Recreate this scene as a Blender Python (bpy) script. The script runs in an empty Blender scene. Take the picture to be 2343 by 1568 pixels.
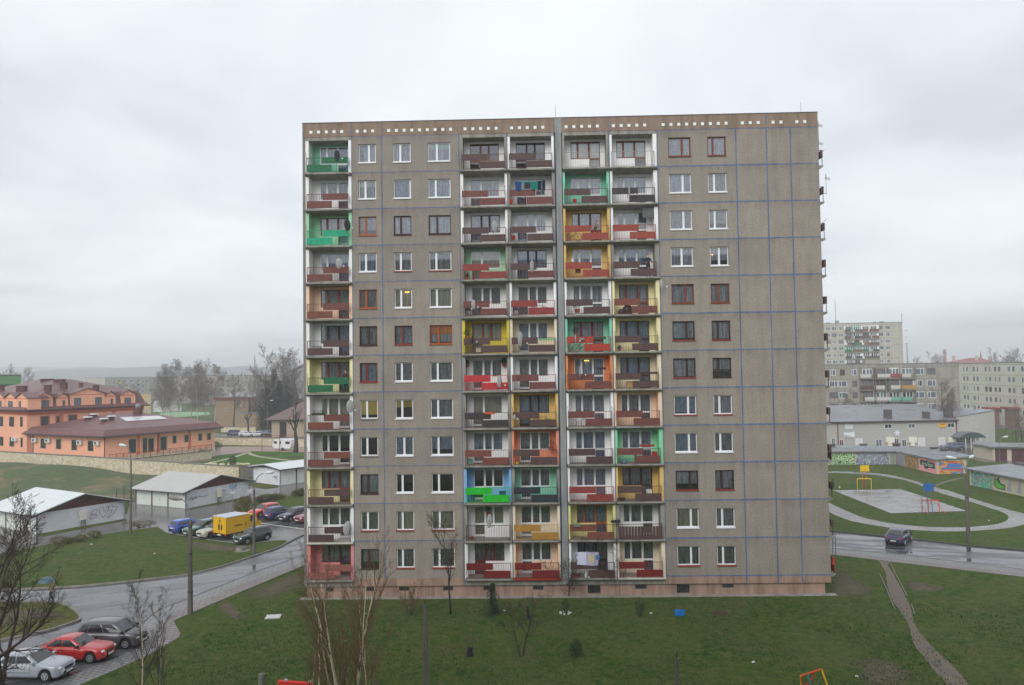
import bpy, math, random
from math import sin, cos, pi, radians as R
from mathutils import Vector, Matrix, noise
from mathutils.geometry import tessellate_polygon

# ------------------------------------------------------------------ camera, world, sun, exposure
S = bpy.context.scene
COL = S.collection
YAW, PIT, ROL = -0.0232, 0.0375, -0.0145
CAM = Vector((17.267, -59.043, 16.794))
FPX, CX, CY = 1786.15, 1171.0, 784.0          # photograph measured at 2342 x 1568
fwd = Vector((sin(YAW)*cos(PIT), cos(YAW)*cos(PIT), sin(PIT)))
r0 = fwd.cross(Vector((0, 0, 1))).normalized(); u0 = r0.cross(fwd)
rv = r0*cos(ROL) + u0*sin(ROL); uv = -r0*sin(ROL) + u0*cos(ROL)
cd = bpy.data.cameras.new('camera'); cam = bpy.data.objects.new('camera', cd); COL.objects.link(cam)
M3 = Matrix((rv, uv, -fwd)).transposed()
cam.matrix_world = Matrix.Translation(CAM) @ M3.to_4x4()
cd.sensor_width = 36; cd.lens = FPX/2342*36; cd.clip_start = 0.5; cd.clip_end = 12000
S.camera = cam
S.view_settings.view_transform = 'Standard'; S.view_settings.look = 'None'
S.view_settings.exposure = 0.42; S.view_settings.gamma = 1

SUN_EL, SUN_AZ = 33, 202
w = bpy.data.worlds.new('World'); S.world = w; w.use_nodes = True
nt = w.node_tree; nt.nodes.clear()
def nn(t, ty, **k):
    n = t.nodes.new(ty)
    for a, b in k.items(): setattr(n, a, b)
    return n
sky = nn(nt, 'ShaderNodeTexSky', sky_type='NISHITA', sun_disc=False, sun_elevation=R(SUN_EL), sun_rotation=R(SUN_AZ))
b1 = nn(nt, 'ShaderNodeBackground'); b1.inputs[1].default_value = 0.05
b2 = nn(nt, 'ShaderNodeBackground'); b2.inputs[1].default_value = 0.88
nt.links.new(sky.outputs[0], b1.inputs[0])
tc = nn(nt, 'ShaderNodeTexCoord')
sep = nn(nt, 'ShaderNodeSeparateXYZ'); nt.links.new(tc.outputs['Generated'], sep.inputs[0])
mz = nn(nt, 'ShaderNodeMath', operation='MAXIMUM'); mz.inputs[1].default_value = 0.0; nt.links.new(sep.outputs[2], mz.inputs[0])
az = nn(nt, 'ShaderNodeMath', operation='ADD'); az.inputs[1].default_value = 0.16; nt.links.new(mz.outputs[0], az.inputs[0])
dx = nn(nt, 'ShaderNodeMath', operation='DIVIDE'); dy = nn(nt, 'ShaderNodeMath', operation='DIVIDE')
for d_, i in ((dx, 0), (dy, 1)):
    nt.links.new(sep.outputs[i], d_.inputs[0]); nt.links.new(az.outputs[0], d_.inputs[1])
cmb = nn(nt, 'ShaderNodeCombineXYZ'); nt.links.new(dx.outputs[0], cmb.inputs[0]); nt.links.new(dy.outputs[0], cmb.inputs[1])
cn = nn(nt, 'ShaderNodeTexNoise'); cn.inputs['Scale'].default_value = 0.85; cn.inputs['Detail'].default_value = 5; cn.inputs['Roughness'].default_value = 0.5
cn.inputs['Distortion'].default_value = 0.4
nt.links.new(cmb.outputs[0], cn.inputs['Vector'])
cr = nn(nt, 'ShaderNodeValToRGB'); nt.links.new(cn.outputs['Fac'], cr.inputs[0])
e = cr.color_ramp.elements
e[0].position = 0.26; e[0].color = (0.54, 0.58, 0.64, 1); e[1].position = 0.62; e[1].color = (0.90, 0.93, 0.985, 1)
m_ = e.new(0.45); m_.color = (0.76, 0.795, 0.86, 1)
nt.links.new(cr.outputs[0], b2.inputs[0])
ms = nn(nt, 'ShaderNodeMixShader'); ms.inputs[0].default_value = 0.97
nt.links.new(b1.outputs[0], ms.inputs[1]); nt.links.new(b2.outputs[0], ms.inputs[2])
wo = nn(nt, 'ShaderNodeOutputWorld'); nt.links.new(ms.outputs[0], wo.inputs[0])

sl = bpy.data.lights.new('sun', 'SUN'); sl.energy = 1.5; sl.angle = R(35); sl.color = (1, 0.97, 0.92)
so = bpy.data.objects.new('sun', sl); COL.objects.link(so)
sd = Vector((sin(R(SUN_AZ))*cos(R(SUN_EL)), cos(R(SUN_AZ))*cos(R(SUN_EL)), sin(R(SUN_EL))))
so.rotation_euler = sd.to_track_quat('Z', 'Y').to_euler(); so.location = (0, -30, 90)
S.cycles.max_bounces = 6; S.cycles.diffuse_bounces = 3; S.cycles.glossy_bounces = 3
S.cycles.transmission_bounces = 4; S.cycles.transparent_max_bounces = 12; S.cycles.volume_bounces = 1

# ------------------------------------------------------------------ picture measurements -> places
def ray(px, py): return fwd + rv*((px-CX)/FPX) - uv*((py-CY)/FPX)
def P(px, py, z=0.0):
    d = ray(px, py); t = (z-CAM.z)/d.z; p = CAM + d*t
    return Vector((p.x, p.y, z))
def onY(px, py, y=0.0):
    d = ray(px, py); t = (y-CAM.y)/d.y; return CAM + d*t
def HZ(px, py, p):
    d = ray(px, py); t = math.hypot(p[0]-CAM.x, p[1]-CAM.y)/math.hypot(d.x, d.y)
    return CAM.z + d.z*t

# ------------------------------------------------------------------ materials
MATS = {}
def srgb(c): return tuple(((x/255)/12.92 if x/255 <= 0.04045 else ((x/255+0.055)/1.055)**2.4) for x in c)
def new_mat(name):
    m = bpy.data.materials.new(name); m.use_nodes = True
    return m, m.node_tree, m.node_tree.nodes['Principled BSDF']
def mat(name, col, rough=0.8, metal=0.0, var=0.12, scale=3.0, k=1.0, bump=0.0, bscale=40, spec=0.3, coat=0.0):
    """plain painted / coated surface with slight mottling; col is srgb 0-255, k multiplies"""
    if name in MATS: return MATS[name]
    m, t, p = new_mat(name); c = [min(0.9, x*k) for x in srgb(col)]
    p.inputs['Roughness'].default_value = rough; p.inputs['Metallic'].default_value = metal
    p.inputs['Specular IOR Level'].default_value = spec
    if coat: p.inputs['Coat Weight'].default_value = coat; p.inputs['Coat Roughness'].default_value = 0.06
    g = nn(t, 'ShaderNodeNewGeometry')
    n = nn(t, 'ShaderNodeTexNoise'); n.inputs['Scale'].default_value = scale; n.inputs['Detail'].default_value = 6; n.inputs['Roughness'].default_value = 0.65
    t.links.new(g.outputs['Position'], n.inputs['Vector'])
    r = nn(t, 'ShaderNodeValToRGB'); t.links.new(n.outputs['Fac'], r.inputs[0])
    r.color_ramp.elements[0].position = 0.3; r.color_ramp.elements[0].color = (*[x*(1-var) for x in c], 1)
    r.color_ramp.elements[1].position = 0.7; r.color_ramp.elements[1].color = (*[min(0.92, x*(1+var)) for x in c], 1)
    t.links.new(r.outputs[0], p.inputs['Base Color'])
    if bump:
        n2 = nn(t, 'ShaderNodeTexNoise'); n2.inputs['Scale'].default_value = bscale; n2.inputs['Detail'].default_value = 3
        t.links.new(g.outputs['Position'], n2.inputs['Vector'])
        b = nn(t, 'ShaderNodeBump'); b.inputs['Strength'].default_value = bump; b.inputs['Distance'].default_value = 0.03
        t.links.new(n2.outputs['Fac'], b.inputs['Height']); t.links.new(b.outputs[0], p.inputs['Normal'])
    MATS[name] = m
    return m
def ramp(t, src, stops):
    r = nn(t, 'ShaderNodeValToRGB'); t.links.new(src, r.inputs[0]); el = r.color_ramp.elements
    while len(el) > 1: el.remove(el[-1])
    el[0].position = stops[0][0]; el[0].color = (*stops[0][1], 1)
    for p_, c_ in stops[1:]:
        q = el.new(p_); q.color = (*c_, 1)
    return r.outputs[0]
def noisetex(t, vec, scale, detail=5, rough=0.6, dist=0.0, map_=None):
    n = nn(t, 'ShaderNodeTexNoise'); n.inputs['Scale'].default_value = scale; n.inputs['Detail'].default_value = detail
    n.inputs['Roughness'].default_value = rough; n.inputs['Distortion'].default_value = dist
    if map_:
        mp = nn(t, 'ShaderNodeMapping'); mp.inputs['Scale'].default_value = map_; t.links.new(vec, mp.inputs[0]); vec = mp.outputs[0]
    t.links.new(vec, n.inputs['Vector']); return n.outputs['Fac']
def mixc(t, fac, a, b, mode='MIX'):
    m = nn(t, 'ShaderNodeMix', data_type='RGBA', blend_type=mode)
    for s, v in ((0, fac), (6, a), (7, b)):
        if hasattr(v, 'is_linked') or hasattr(v, 'links'): t.links.new(v, m.inputs[s])
        elif s == 0: m.inputs[0].default_value = v
        else: m.inputs[s].default_value = (*v, 1)
    return m.outputs[2]
def mth(t, op, a, b=None, c=None):
    m = nn(t, 'ShaderNodeMath', operation=op)
    for i, v in enumerate((a, b, c)):
        if v is None: continue
        if isinstance(v, (int, float)): m.inputs[i].default_value = v
        else: t.links.new(v, m.inputs[i])
    return m.outputs[0]
def bumpn(t, p, h, strength, dist=0.02):
    b = nn(t, 'ShaderNodeBump'); b.inputs['Strength'].default_value = strength; b.inputs['Distance'].default_value = dist
    t.links.new(h, b.inputs['Height']); t.links.new(b.outputs[0], p.inputs['Normal'])

def m_concrete(name, base, dark, light, stain=0.5, storey=None):
    m, t, p = new_mat(name); g = nn(t, 'ShaderNodeNewGeometry').outputs['Position']
    fine = noisetex(t, g, 10, 6, 0.95)
    big = noisetex(t, g, 0.7, 4, 0.6)
    c = ramp(t, fine, [(0.3, dark), (0.5, base), (0.72, light)])
    c = mixc(t, 1.0, c, ramp(t, big, [(0.3, (0.90, 0.90, 0.90)), (0.7, (1.06, 1.05, 1.02))]), 'MULTIPLY')
    st = noisetex(t, g, 1.0, 6, 0.7, 0.0, (1.6, 1.6, 0.22))
    c = mixc(t, 1.0, c, ramp(t, st, [(0.36, (1-stain,)*3), (0.56, (1, 1, 1))]), 'MULTIPLY')
    if storey:
        sp = nn(t, 'ShaderNodeSeparateXYZ'); t.links.new(g, sp.inputs[0])
        z = mth(t, 'FRACT', mth(t, 'DIVIDE', mth(t, 'SUBTRACT', sp.outputs[2], 1.42), 2.8))
        # grime that gathers in the weathered strip beneath each panel joint
        grime = mth(t, 'MULTIPLY', ramp_f(t, z, [(0.72, 0), (1.0, 1)]), ramp_f(t, noisetex(t, g, 1.3, 5, 0.7, 0, (1.5, 1.5, 0.5)), [(0.38, 0), (0.62, 1)]))
        c = mixc(t, mth(t, 'MULTIPLY', grime, 0.45), c, tuple(x*0.42 for x in base))
        # each precast panel came out a slightly different tone
        vx = nn(t, 'ShaderNodeTexVoronoi'); vx.inputs['Scale'].default_value = 1.0
        px_ = mth(t, 'FLOOR', mth(t, 'DIVIDE', sp.outputs[0], 5.96)); pz_ = mth(t, 'FLOOR', mth(t, 'DIVIDE', mth(t, 'SUBTRACT', sp.outputs[2], 1.42), 2.8))
        cb = nn(t, 'ShaderNodeCombineXYZ'); t.links.new(px_, cb.inputs[0]); t.links.new(pz_, cb.inputs[2])
        wn = nn(t, 'ShaderNodeTexWhiteNoise'); t.links.new(cb.outputs[0], wn.inputs['Vector'])
        c = mixc(t, 1.0, c, ramp(t, wn.outputs['Value'], [(0, (0.90, 0.90, 0.905)), (1, (1.08, 1.07, 1.05))]), 'MULTIPLY')
    t.links.new(c, p.inputs['Base Color']); p.inputs['Roughness'].default_value = 0.92; p.inputs['Specular IOR Level'].default_value = 0.15
    bumpn(t, p, noisetex(t, g, 26, 3, 0.6), 0.5, 0.02)
    MATS[name] = m; return m
def ramp_f(t, src, st):
    m = nn(t, 'ShaderNodeMapRange'); t.links.new(src, m.inputs[0])
    m.inputs[1].default_value = st[0][0]; m.inputs[3].default_value = st[0][1]; m.inputs[2].default_value = st[1][0]; m.inputs[4].default_value = st[1][1]
    return m.outputs[0]

m_wall = m_concrete('pebbledash', (0.300, 0.270, 0.239), (0.15, 0.13, 0.113), (0.51, 0.455, 0.40), 0.13, True)
m_attic = m_concrete('attic_brownstone', (0.29, 0.215, 0.165), (0.16, 0.11, 0.08), (0.42, 0.33, 0.26), 0.3)
m_slab = m_concrete('slab_concrete', (0.33, 0.315, 0.285), (0.19, 0.18, 0.16), (0.45, 0.43, 0.39), 0.4)
m_pink = m_concrete('pink_plinth', (0.40, 0.265, 0.21), (0.31, 0.20, 0.16), (0.47, 0.33, 0.27), 0.4)
m_farwall = m_concrete('far_concrete', (0.33, 0.31, 0.275), (0.26, 0.245, 0.215), (0.40, 0.375, 0.33), 0.3)
m_palewall = m_concrete('pale_plaster', (0.47, 0.445, 0.39), (0.40, 0.38, 0.33), (0.54, 0.51, 0.45), 0.25)
m_joint = m_concrete('blue_joint', (0.13, 0.185, 0.32), (0.09, 0.125, 0.22), (0.20, 0.27, 0.42), 0.35)
m_post = m_concrete('lamp_concrete', (0.155, 0.14, 0.125), (0.10, 0.09, 0.08), (0.21, 0.19, 0.17), 0.4)

def m_grass(name, worn=0.5, tint=(1, 1, 1)):
    m, t, p = new_mat(name); g = nn(t, 'ShaderNodeNewGeometry').outputs['Position']
    n1 = noisetex(t, g, 0.22, 6, 0.65, 0.3); n2 = noisetex(t, g, 1.5, 6, 0.75, 0.3, (1, 0.8, 1)); n3 = noisetex(t, g, 14, 3, 0.8)
    T = lambda c: tuple(a*b for a, b in zip(c, tint))
    c = ramp(t, n2, [(0.30, T((0.015, 0.045, 0.007))), (0.43, T((0.034, 0.080, 0.012))), (0.55, T((0.070, 0.104, 0.021))), (0.68, T((0.122, 0.118, 0.04)))])
    c = mixc(t, ramp_f(t, n1, [(0.40, 0), (0.62, worn)]), c, T((0.10, 0.105, 0.034)))
    n4 = noisetex(t, g, 0.33, 5, 0.7, 0.2)
    c = mixc(t, ramp_f(t, n4, [(0.60, 0), (0.70, worn)]), c, (0.125, 0.093, 0.062))
    c = mixc(t, 1.0, c, ramp(t, n3, [(0.28, (0.55, 0.55, 0.55)), (0.72, (1.45, 1.45, 1.4))]), 'MULTIPLY')
    c = mixc(t, 1.0, c, ramp(t, noisetex(t, g, 3.6, 5, 0.8, 0.4), [(0.34, (0.62, 0.66, 0.6)), (0.5, (1, 1, 1)), (0.68, (1.4, 1.3, 1.3))]), 'MULTIPLY')
    t.links.new(c, p.inputs['Base Color']); p.inputs['Roughness'].default_value = 0.95; p.inputs['Specular IOR Level'].default_value = 0.1
    bumpn(t, p, noisetex(t, g, 9, 4, 0.8), 0.9, 0.10)
    MATS[name] = m; return m
g_lawn = m_grass('lawn_grass', 0.55); g_fresh = m_grass('tended_grass', 0.0, (0.95, 1.35, 0.8)); g_rough = m_grass('rough_grass', 1.0, (1.15, 1.0, 1.05))

def m_wet(name, dry, wet, scale=0.35, rmin=0.08, rmax=0.6, thr=(0.45, 0.6), lane=(0.25, 1, 1), bump=0.15, rot=0.0):
    m, t, p = new_mat(name); g = nn(t, 'ShaderNodeNewGeometry').outputs['Position']
    mp = nn(t, 'ShaderNodeMapping'); mp.inputs['Rotation'].default_value = (0, 0, rot); t.links.new(g, mp.inputs[0]); v = mp.outputs[0]
    n = noisetex(t, v, scale, 6, 0.6, 0.5, lane); f = noisetex(t, g, 22, 3, 0.7)
    fac = ramp_f(t, n, [(thr[0], 0), (thr[1], 1)])
    c = mixc(t, fac, dry, wet)
    c = mixc(t, 1.0, c, ramp(t, f, [(0.3, (0.8,)*3), (0.7, (1.2,)*3)]), 'MULTIPLY')
    c = mixc(t, 1.0, c, ramp(t, noisetex(t, g, 0.12, 4), [(0.35, (0.86,)*3), (0.65, (1.1,)*3)]), 'MULTIPLY')
    t.links.new(c, p.inputs['Base Color'])
    t.links.new(ramp_f(t, fac, [(0, rmax), (1, rmin)]), p.inputs['Roughness']); p.inputs['Specular IOR Level'].default_value = 0.5
    bumpn(t, p, f, bump, 0.01)
    MATS[name] = m; return m
m_asph = m_wet('wet_asphalt', (0.12, 0.12, 0.124), (0.06, 0.062, 0.068), 0.6, 0.03, 0.42, (0.46, 0.55), (0.22, 1, 1), 0.08, R(-22))
m_asphR = m_wet('wet_asphalt_east', (0.09, 0.09, 0.095), (0.06, 0.061, 0.066), 0.6, 0.02, 0.40, (0.47, 0.54), (0.22, 1, 1), 0.06, R(14))
m_court = m_wet('court_concrete', (0.30, 0.295, 0.285), (0.23, 0.23, 0.23), 0.4, 0.12, 0.4, (0.4, 0.6), (1, 1, 1))
m_path = m_wet('path_concrete', (0.23, 0.225, 0.215), (0.18, 0.178, 0.175), 0.8, 0.15, 0.45, (0.42, 0.6), (1, 1, 1))
m_dirt = m_wet('trodden_earth', (0.165, 0.13, 0.095), (0.09, 0.072, 0.055), 1.2, 0.6, 0.95, (0.4, 0.6), (1, 1, 1), 0.4)

def m_brick(name, c1, c2, mortar, scale, w=0.5, h=0.25, ms=0.02, rough=0.5, rot=0, vert=False, offset=0.5):
    m, t, p = new_mat(name)
    src = nn(t, 'ShaderNodeTexCoord').outputs['Object'] if vert else nn(t, 'ShaderNodeNewGeometry').outputs['Position']
    mp = nn(t, 'ShaderNodeMapping'); mp.inputs['Rotation'].default_value = (R(-90) if vert else 0, 0, rot); t.links.new(src, mp.inputs[0])
    b = nn(t, 'ShaderNodeTexBrick'); b.offset = offset
    b.inputs['Scale'].default_value = scale; b.inputs['Brick Width'].default_value = w; b.inputs['Row Height'].default_value = h
    b.inputs['Mortar Size'].default_value = ms; b.inputs['Color1'].default_value = (*c1, 1); b.inputs['Color2'].default_value = (*c2, 1); b.inputs['Mortar'].default_value = (*mortar, 1)
    t.links.new(mp.outputs[0], b.inputs['Vector'])
    c = mixc(t, 1.0, b.outputs['Color'], ramp(t, noisetex(t, src, 0.6, 5, 0.7), [(0.3, (0.72,)*3), (0.7, (1.2,)*3)]), 'MULTIPLY')
    t.links.new(c, p.inputs['Base Color']); p.inputs['Roughness'].default_value = rough
    MATS[name] = m; return m
m_pave = m_brick('wet_block_paving', (0.15, 0.135, 0.128), (0.11, 0.10, 0.097), (0.05, 0.048, 0.045), 1.0, 0.4, 0.2, 0.02, 0.22, R(25))
m_setts = m_brick('grey_sett_paving', (0.24, 0.24, 0.235), (0.19, 0.19, 0.19), (0.07, 0.07, 0.065), 1.0, 0.42, 0.3, 0.035, 0.4, R(22))
m_red_setts = m_brick('reddish_sett_paving', (0.20, 0.145, 0.135), (0.22, 0.205, 0.195), (0.07, 0.06, 0.05), 1.0, 0.5, 0.36, 0.04, 0.45, R(18))
m_terr = m_brick('terracotta_paving', (0.34, 0.215, 0.17), (0.29, 0.18, 0.145), (0.22, 0.15, 0.12), 1.0, 0.4, 0.2, 0.02, 0.4, R(10))

def m_stone(name):
    m, t, p = new_mat(name); g = nn(t, 'ShaderNodeNewGeometry').outputs['Position']
    v = nn(t, 'ShaderNodeTexVoronoi'); v.inputs['Scale'].default_value = 2.6; t.links.new(g, v.inputs['Vector'])
    v2 = nn(t, 'ShaderNodeTexVoronoi', feature='DISTANCE_TO_EDGE'); v2.inputs['Scale'].default_value = 2.6; t.links.new(g, v2.inputs['Vector'])
    sp = nn(t, 'ShaderNodeSeparateColor'); t.links.new(v.outputs['Color'], sp.inputs[0])
    c = ramp(t, sp.outputs[0], [(0, (0.52, 0.44, 0.29)), (0.5, (0.62, 0.55, 0.39)), (0.8, (0.66, 0.60, 0.48)), (1, (0.46, 0.34, 0.21))])
    c = mixc(t, ramp_f(t, v2.outputs['Distance'], [(0.0, 0.75), (0.07, 0)]), c, (0.22, 0.19, 0.14))
    t.links.new(c, p.inputs['Base Color']); p.inputs['Roughness'].default_value = 0.9
    MATS[name] = m; return m
m_rubble = m_stone('yellow_rubble_stone')

def m_roofing(name, c, rough=0.45, seam=0.5, var=0.15):
    m, t, p = new_mat(name); tc_ = nn(t, 'ShaderNodeTexCoord').outputs['Object']
    g = nn(t, 'ShaderNodeNewGeometry').outputs['Position']
    wv = nn(t, 'ShaderNodeTexWave', wave_type='BANDS', bands_direction='X'); wv.inputs['Scale'].default_value = 1.0/seam; t.links.new(tc_, wv.inputs['Vector'])
    n = noisetex(t, g, 0.6, 6, 0.65)
    cc = ramp(t, n, [(0.3, tuple(x*(1-var) for x in c)), (0.7, tuple(x*(1+var) for x in c))])
    cc = mixc(t, ramp_f(t, wv.outputs['Fac'], [(0.0, 0.18), (0.12, 0)]), cc, tuple(x*0.6 for x in c))
    t.links.new(cc, p.inputs['Base Color']); p.inputs['Roughness'].default_value = rough
    MATS[name] = m; return m
m_redroof = m_roofing('dark_red_roofing', (0.135, 0.052, 0.05), 0.42, 1.1)
m_whiteroof = m_roofing('white_sheet_roof', (0.62, 0.66, 0.66), 0.4, 3.2, 0.06)
m_greyroof = m_roofing('light_grey_sheet_roof', (0.43, 0.42, 0.40), 0.45, 3.2, 0.06)
m_felt = m_wet('wet_bitumen_felt', (0.20, 0.21, 0.225), (0.15, 0.16, 0.175), 0.5, 0.25, 0.5, (0.42, 0.6), (0.4, 1, 1), 0.1)

def m_glass(name, tint=(0.85, 0.9, 0.92), refl=0.16, rough=0.03):
    m = bpy.data.materials.new(name); m.use_nodes = True; t = m.node_tree; t.nodes.clear()
    o = nn(t, 'ShaderNodeOutputMaterial'); tr = nn(t, 'ShaderNodeBsdfTransparent'); gl = nn(t, 'ShaderNodeBsdfGlossy'); mx = nn(t, 'ShaderNodeMixShader')
    tr.inputs[0].default_value = (*tint, 1); gl.inputs['Roughness'].default_value = rough; gl.inputs[0].default_value = (0.95, 0.97, 1, 1)
    fr = nn(t, 'ShaderNodeFresnel'); fr.inputs[0].default_value = 1.5
    t.links.new(mth(t, 'ADD', fr.outputs[0], refl), mx.inputs[0]); t.links.new(tr.outputs[0], mx.inputs[1]); t.links.new(gl.outputs[0], mx.inputs[2]); t.links.new(mx.outputs[0], o.inputs[0])
    MATS[name] = m; return m
m_pane = m_glass('window_glass'); m_vis = m_glass('greenhouse_glass', (0.7, 0.8, 0.8), 0.1)
def m_carglass():
    m, t, p = new_mat('car_glass'); p.inputs['Base Color'].default_value = (0.012, 0.014, 0.016, 1); p.inputs['Roughness'].default_value = 0.04; p.inputs['Specular IOR Level'].default_value = 0.9
    MATS['car_glass'] = m; return m
m_cg = m_carglass()
def m_curtain(name, c, scale, lace):
    m = bpy.data.materials.new(name); m.use_nodes = True; t = m.node_tree; t.nodes.clear()
    o = nn(t, 'ShaderNodeOutputMaterial'); g = nn(t, 'ShaderNodeNewGeometry').outputs['Position']
    d = nn(t, 'ShaderNodeBsdfDiffuse'); tr = nn(t, 'ShaderNodeBsdfTransparent'); mx = nn(t, 'ShaderNodeMixShader')
    fold = noisetex(t, g, scale, 3, 0.6, 0.2, (1, 1, 0.07))
    t.links.new(ramp(t, fold, [(0.3, tuple(x*0.5 for x in c)), (0.65, c)]), d.inputs[0])
    t.links.new(d.outputs[0], mx.inputs[2]); t.links.new(tr.outputs[0], mx.inputs[1])
    if lace:
        n = noisetex(t, g, 6, 3, 0.6); t.links.new(mth(t, 'MULTIPLY', ramp_f(t, n, [(0.36, 0.62), (0.58, 0.88)]), ramp_f(t, fold, [(0.25, 0.6), (0.6, 1)])), mx.inputs[0])
    else: mx.inputs[0].default_value = 1
    t.links.new(mx.outputs[0], o.inputs[0]); MATS[name] = m; return m
CUR = [m_curtain('white_net_curtain', (0.62, 0.65, 0.72), 9, True), m_curtain('bluish_net_curtain', (0.42, 0.52, 0.66), 12, True),
       m_curtain('grey_net_curtain', (0.40, 0.43, 0.44), 14, True), m_curtain('heavy_cream_drape', (0.52, 0.49, 0.38), 10, False),
       m_curtain('lilac_net_curtain', (0.60, 0.58, 0.70), 10, True)]
m_yellowblind = m_curtain('yellow_blind', (0.75, 0.56, 0.10), 0.5, False); m_orangeblind = m_curtain('orange_blind', (0.78, 0.27, 0.05), 3, False)
m_paleblind = m_curtain('pale_roller_blind', (0.58, 0.66, 0.58), 0.5, False); m_greenblind = m_curtain('green_curtain', (0.30, 0.5, 0.08), 9, False)
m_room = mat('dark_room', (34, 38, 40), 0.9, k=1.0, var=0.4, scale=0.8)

# ------------------------------------------------------------------ mesh builder and scene tree
class MB:
    def __init__(s, xf=None): s.v = []; s.f = []; s.m = []; s.sm = []; s.cur = 0; s.xf = xf; s.smooth = False
    def addv(s, pts):
        n = len(s.v)
        for p in pts:
            p = Vector(p)
            if s.xf is not None: p = s.xf @ p
            s.v.append((p.x, p.y, p.z))
        return n
    def face(s, idx): s.f.append(tuple(idx)); s.m.append(s.cur); s.sm.append(s.smooth)
    def poly(s, pts):
        n = s.addv(pts); s.face(range(n, n+len(pts))); return s
    def box(s, x0, x1, y0, y1, z0, z1):
        if x0 > x1: x0, x1 = x1, x0
        if y0 > y1: y0, y1 = y1, y0
        n = s.addv([(x0, y0, z0), (x1, y0, z0), (x1, y1, z0), (x0, y1, z0), (x0, y0, z1), (x1, y0, z1), (x1, y1, z1), (x0, y1, z1)])
        for q in ((3, 2, 1, 0), (4, 5, 6, 7), (0, 1, 5, 4), (1, 2, 6, 5), (2, 3, 7, 6), (3, 0, 4, 7)): s.face([n+i for i in q])
        return s
    def tube(s, pts, rad, n=6, cap=True):
        pts = [Vector(p) for p in pts]; k = len(pts)
        if not isinstance(rad, (list, tuple)): rad = [rad]*k
        rings = []; prev = None
        for i, p in enumerate(pts):
            d = (pts[min(i+1, k-1)]-pts[max(i-1, 0)])
            if d.length < 1e-9: d = Vector((0, 0, 1))
            d.normalize()
            if prev is None:
                a = d.cross(Vector((0, 0, 1)) if abs(d.z) < 0.9 else Vector((1, 0, 0))).normalized()
            else:
                a = (prev - d*prev.dot(d)); a = a.normalized() if a.length > 1e-6 else d.orthogonal().normalized()
            prev = a; b = d.cross(a)
            rings.append(s.addv([p + (a*cos(2*pi*j/n) + b*sin(2*pi*j/n))*rad[i] for j in range(n)]))
        for i in range(k-1):
            for j in range(n): s.face([rings[i]+j, rings[i]+(j+1) % n, rings[i+1]+(j+1) % n, rings[i+1]+j])
        if cap and n > 2: s.face([rings[0]+j for j in range(n)][::-1]); s.face([rings[-1]+j for j in range(n)])
        return s
    def cyl(s, c, r, h, n=12, r2=None): c = Vector(c); return s.tube([c, c+Vector((0, 0, h))], [r, r if r2 is None else r2], n)
    def prism(s, outline, a, b):
        """outline: 2-D (u,w) list; a,b: functions mapping (u,w)->3-D front and back"""
        n = len(outline); i0 = s.addv([a(*q) for q in outline]); i1 = s.addv([b(*q) for q in outline])
        s.face(range(i0, i0+n)); s.face(list(range(i1, i1+n))[::-1])
        for j in range(n): s.face([i0+j, i1+j, i1+(j+1) % n, i0+(j+1) % n])
        return s
    def blob(s, c, rx, ry, rz, n=8, k=5, rnd=0, seed=0):
        rr = random.Random(seed); rings = []
        for i in range(k+1):
            th = pi*i/k; rings.append([Vector((c[0]+rx*sin(th)*cos(2*pi*j/n)*(1+rr.uniform(-rnd, rnd)), c[1]+ry*sin(th)*sin(2*pi*j/n)*(1+rr.uniform(-rnd, rnd)), c[2]+rz*cos(th))) for j in range(n)])
        ix = [s.addv(r_) for r_ in rings]
        for i in range(k):
            for j in range(n): s.face([ix[i]+j, ix[i+1]+j, ix[i+1]+(j+1) % n, ix[i]+(j+1) % n])
        return s
    def mesh(s, name, mats):
        me = bpy.data.meshes.new(name); me.from_pydata(s.v, [], s.f); me.update()
        if not isinstance(mats, (list, tuple)): mats = [mats]
        for m in mats: me.materials.append(m)
        me.polygons.foreach_set('material_index', s.m); me.polygons.foreach_set('use_smooth', s.sm)
        return me
    def build(s, name, mats, parent=None, label=None):
        o = bpy.data.objects.new(name, s.mesh(name, mats)); COL.objects.link(o)
        if parent is not None: o.parent = parent
        if label: o['label'] = label
        return o
def tag(o, label, cat, group=None):
    o['label'] = label; o['category'] = cat
    if group: o['group'] = group
    return o
def thing(name, label, cat, loc=(0, 0, 0), rz=0.0, group=None):
    o = bpy.data.objects.new(name, None); COL.objects.link(o); o.empty_display_size = 0.3
    o.location = loc; o.rotation_euler = (0, 0, rz)
    return tag(o, label, cat, group)
def structure(o): o['kind'] = 'structure'; return o
def dup(root, loc, rz=0.0, label=None, scale=1.0):
    def cp(o, par):
        c = o.copy(); COL.objects.link(c); c.parent = par
        for ch in o.children: cp(ch, c)
        return c
    r = cp(root, None); r.location = loc; r.rotation_euler = (0, 0, rz); r.scale = (scale,)*3
    if label: r['label'] = label
    return r
def sheet(name, pts, z, m, kind='structure', px=True):
    q = [P(a, b, z) for a, b in pts] if px else [Vector((a, b, z)) for a, b in pts]
    mb = MB(); n = mb.addv(q)
    for tri in tessellate_polygon([q]):
        a, b, c = (q[i] for i in tri)
        if (b-a).cross(c-a).z < 0: tri = tri[::-1]
        mb.face([n+i for i in tri])
    o = mb.build(name, m); o['kind'] = kind; return o
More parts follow.
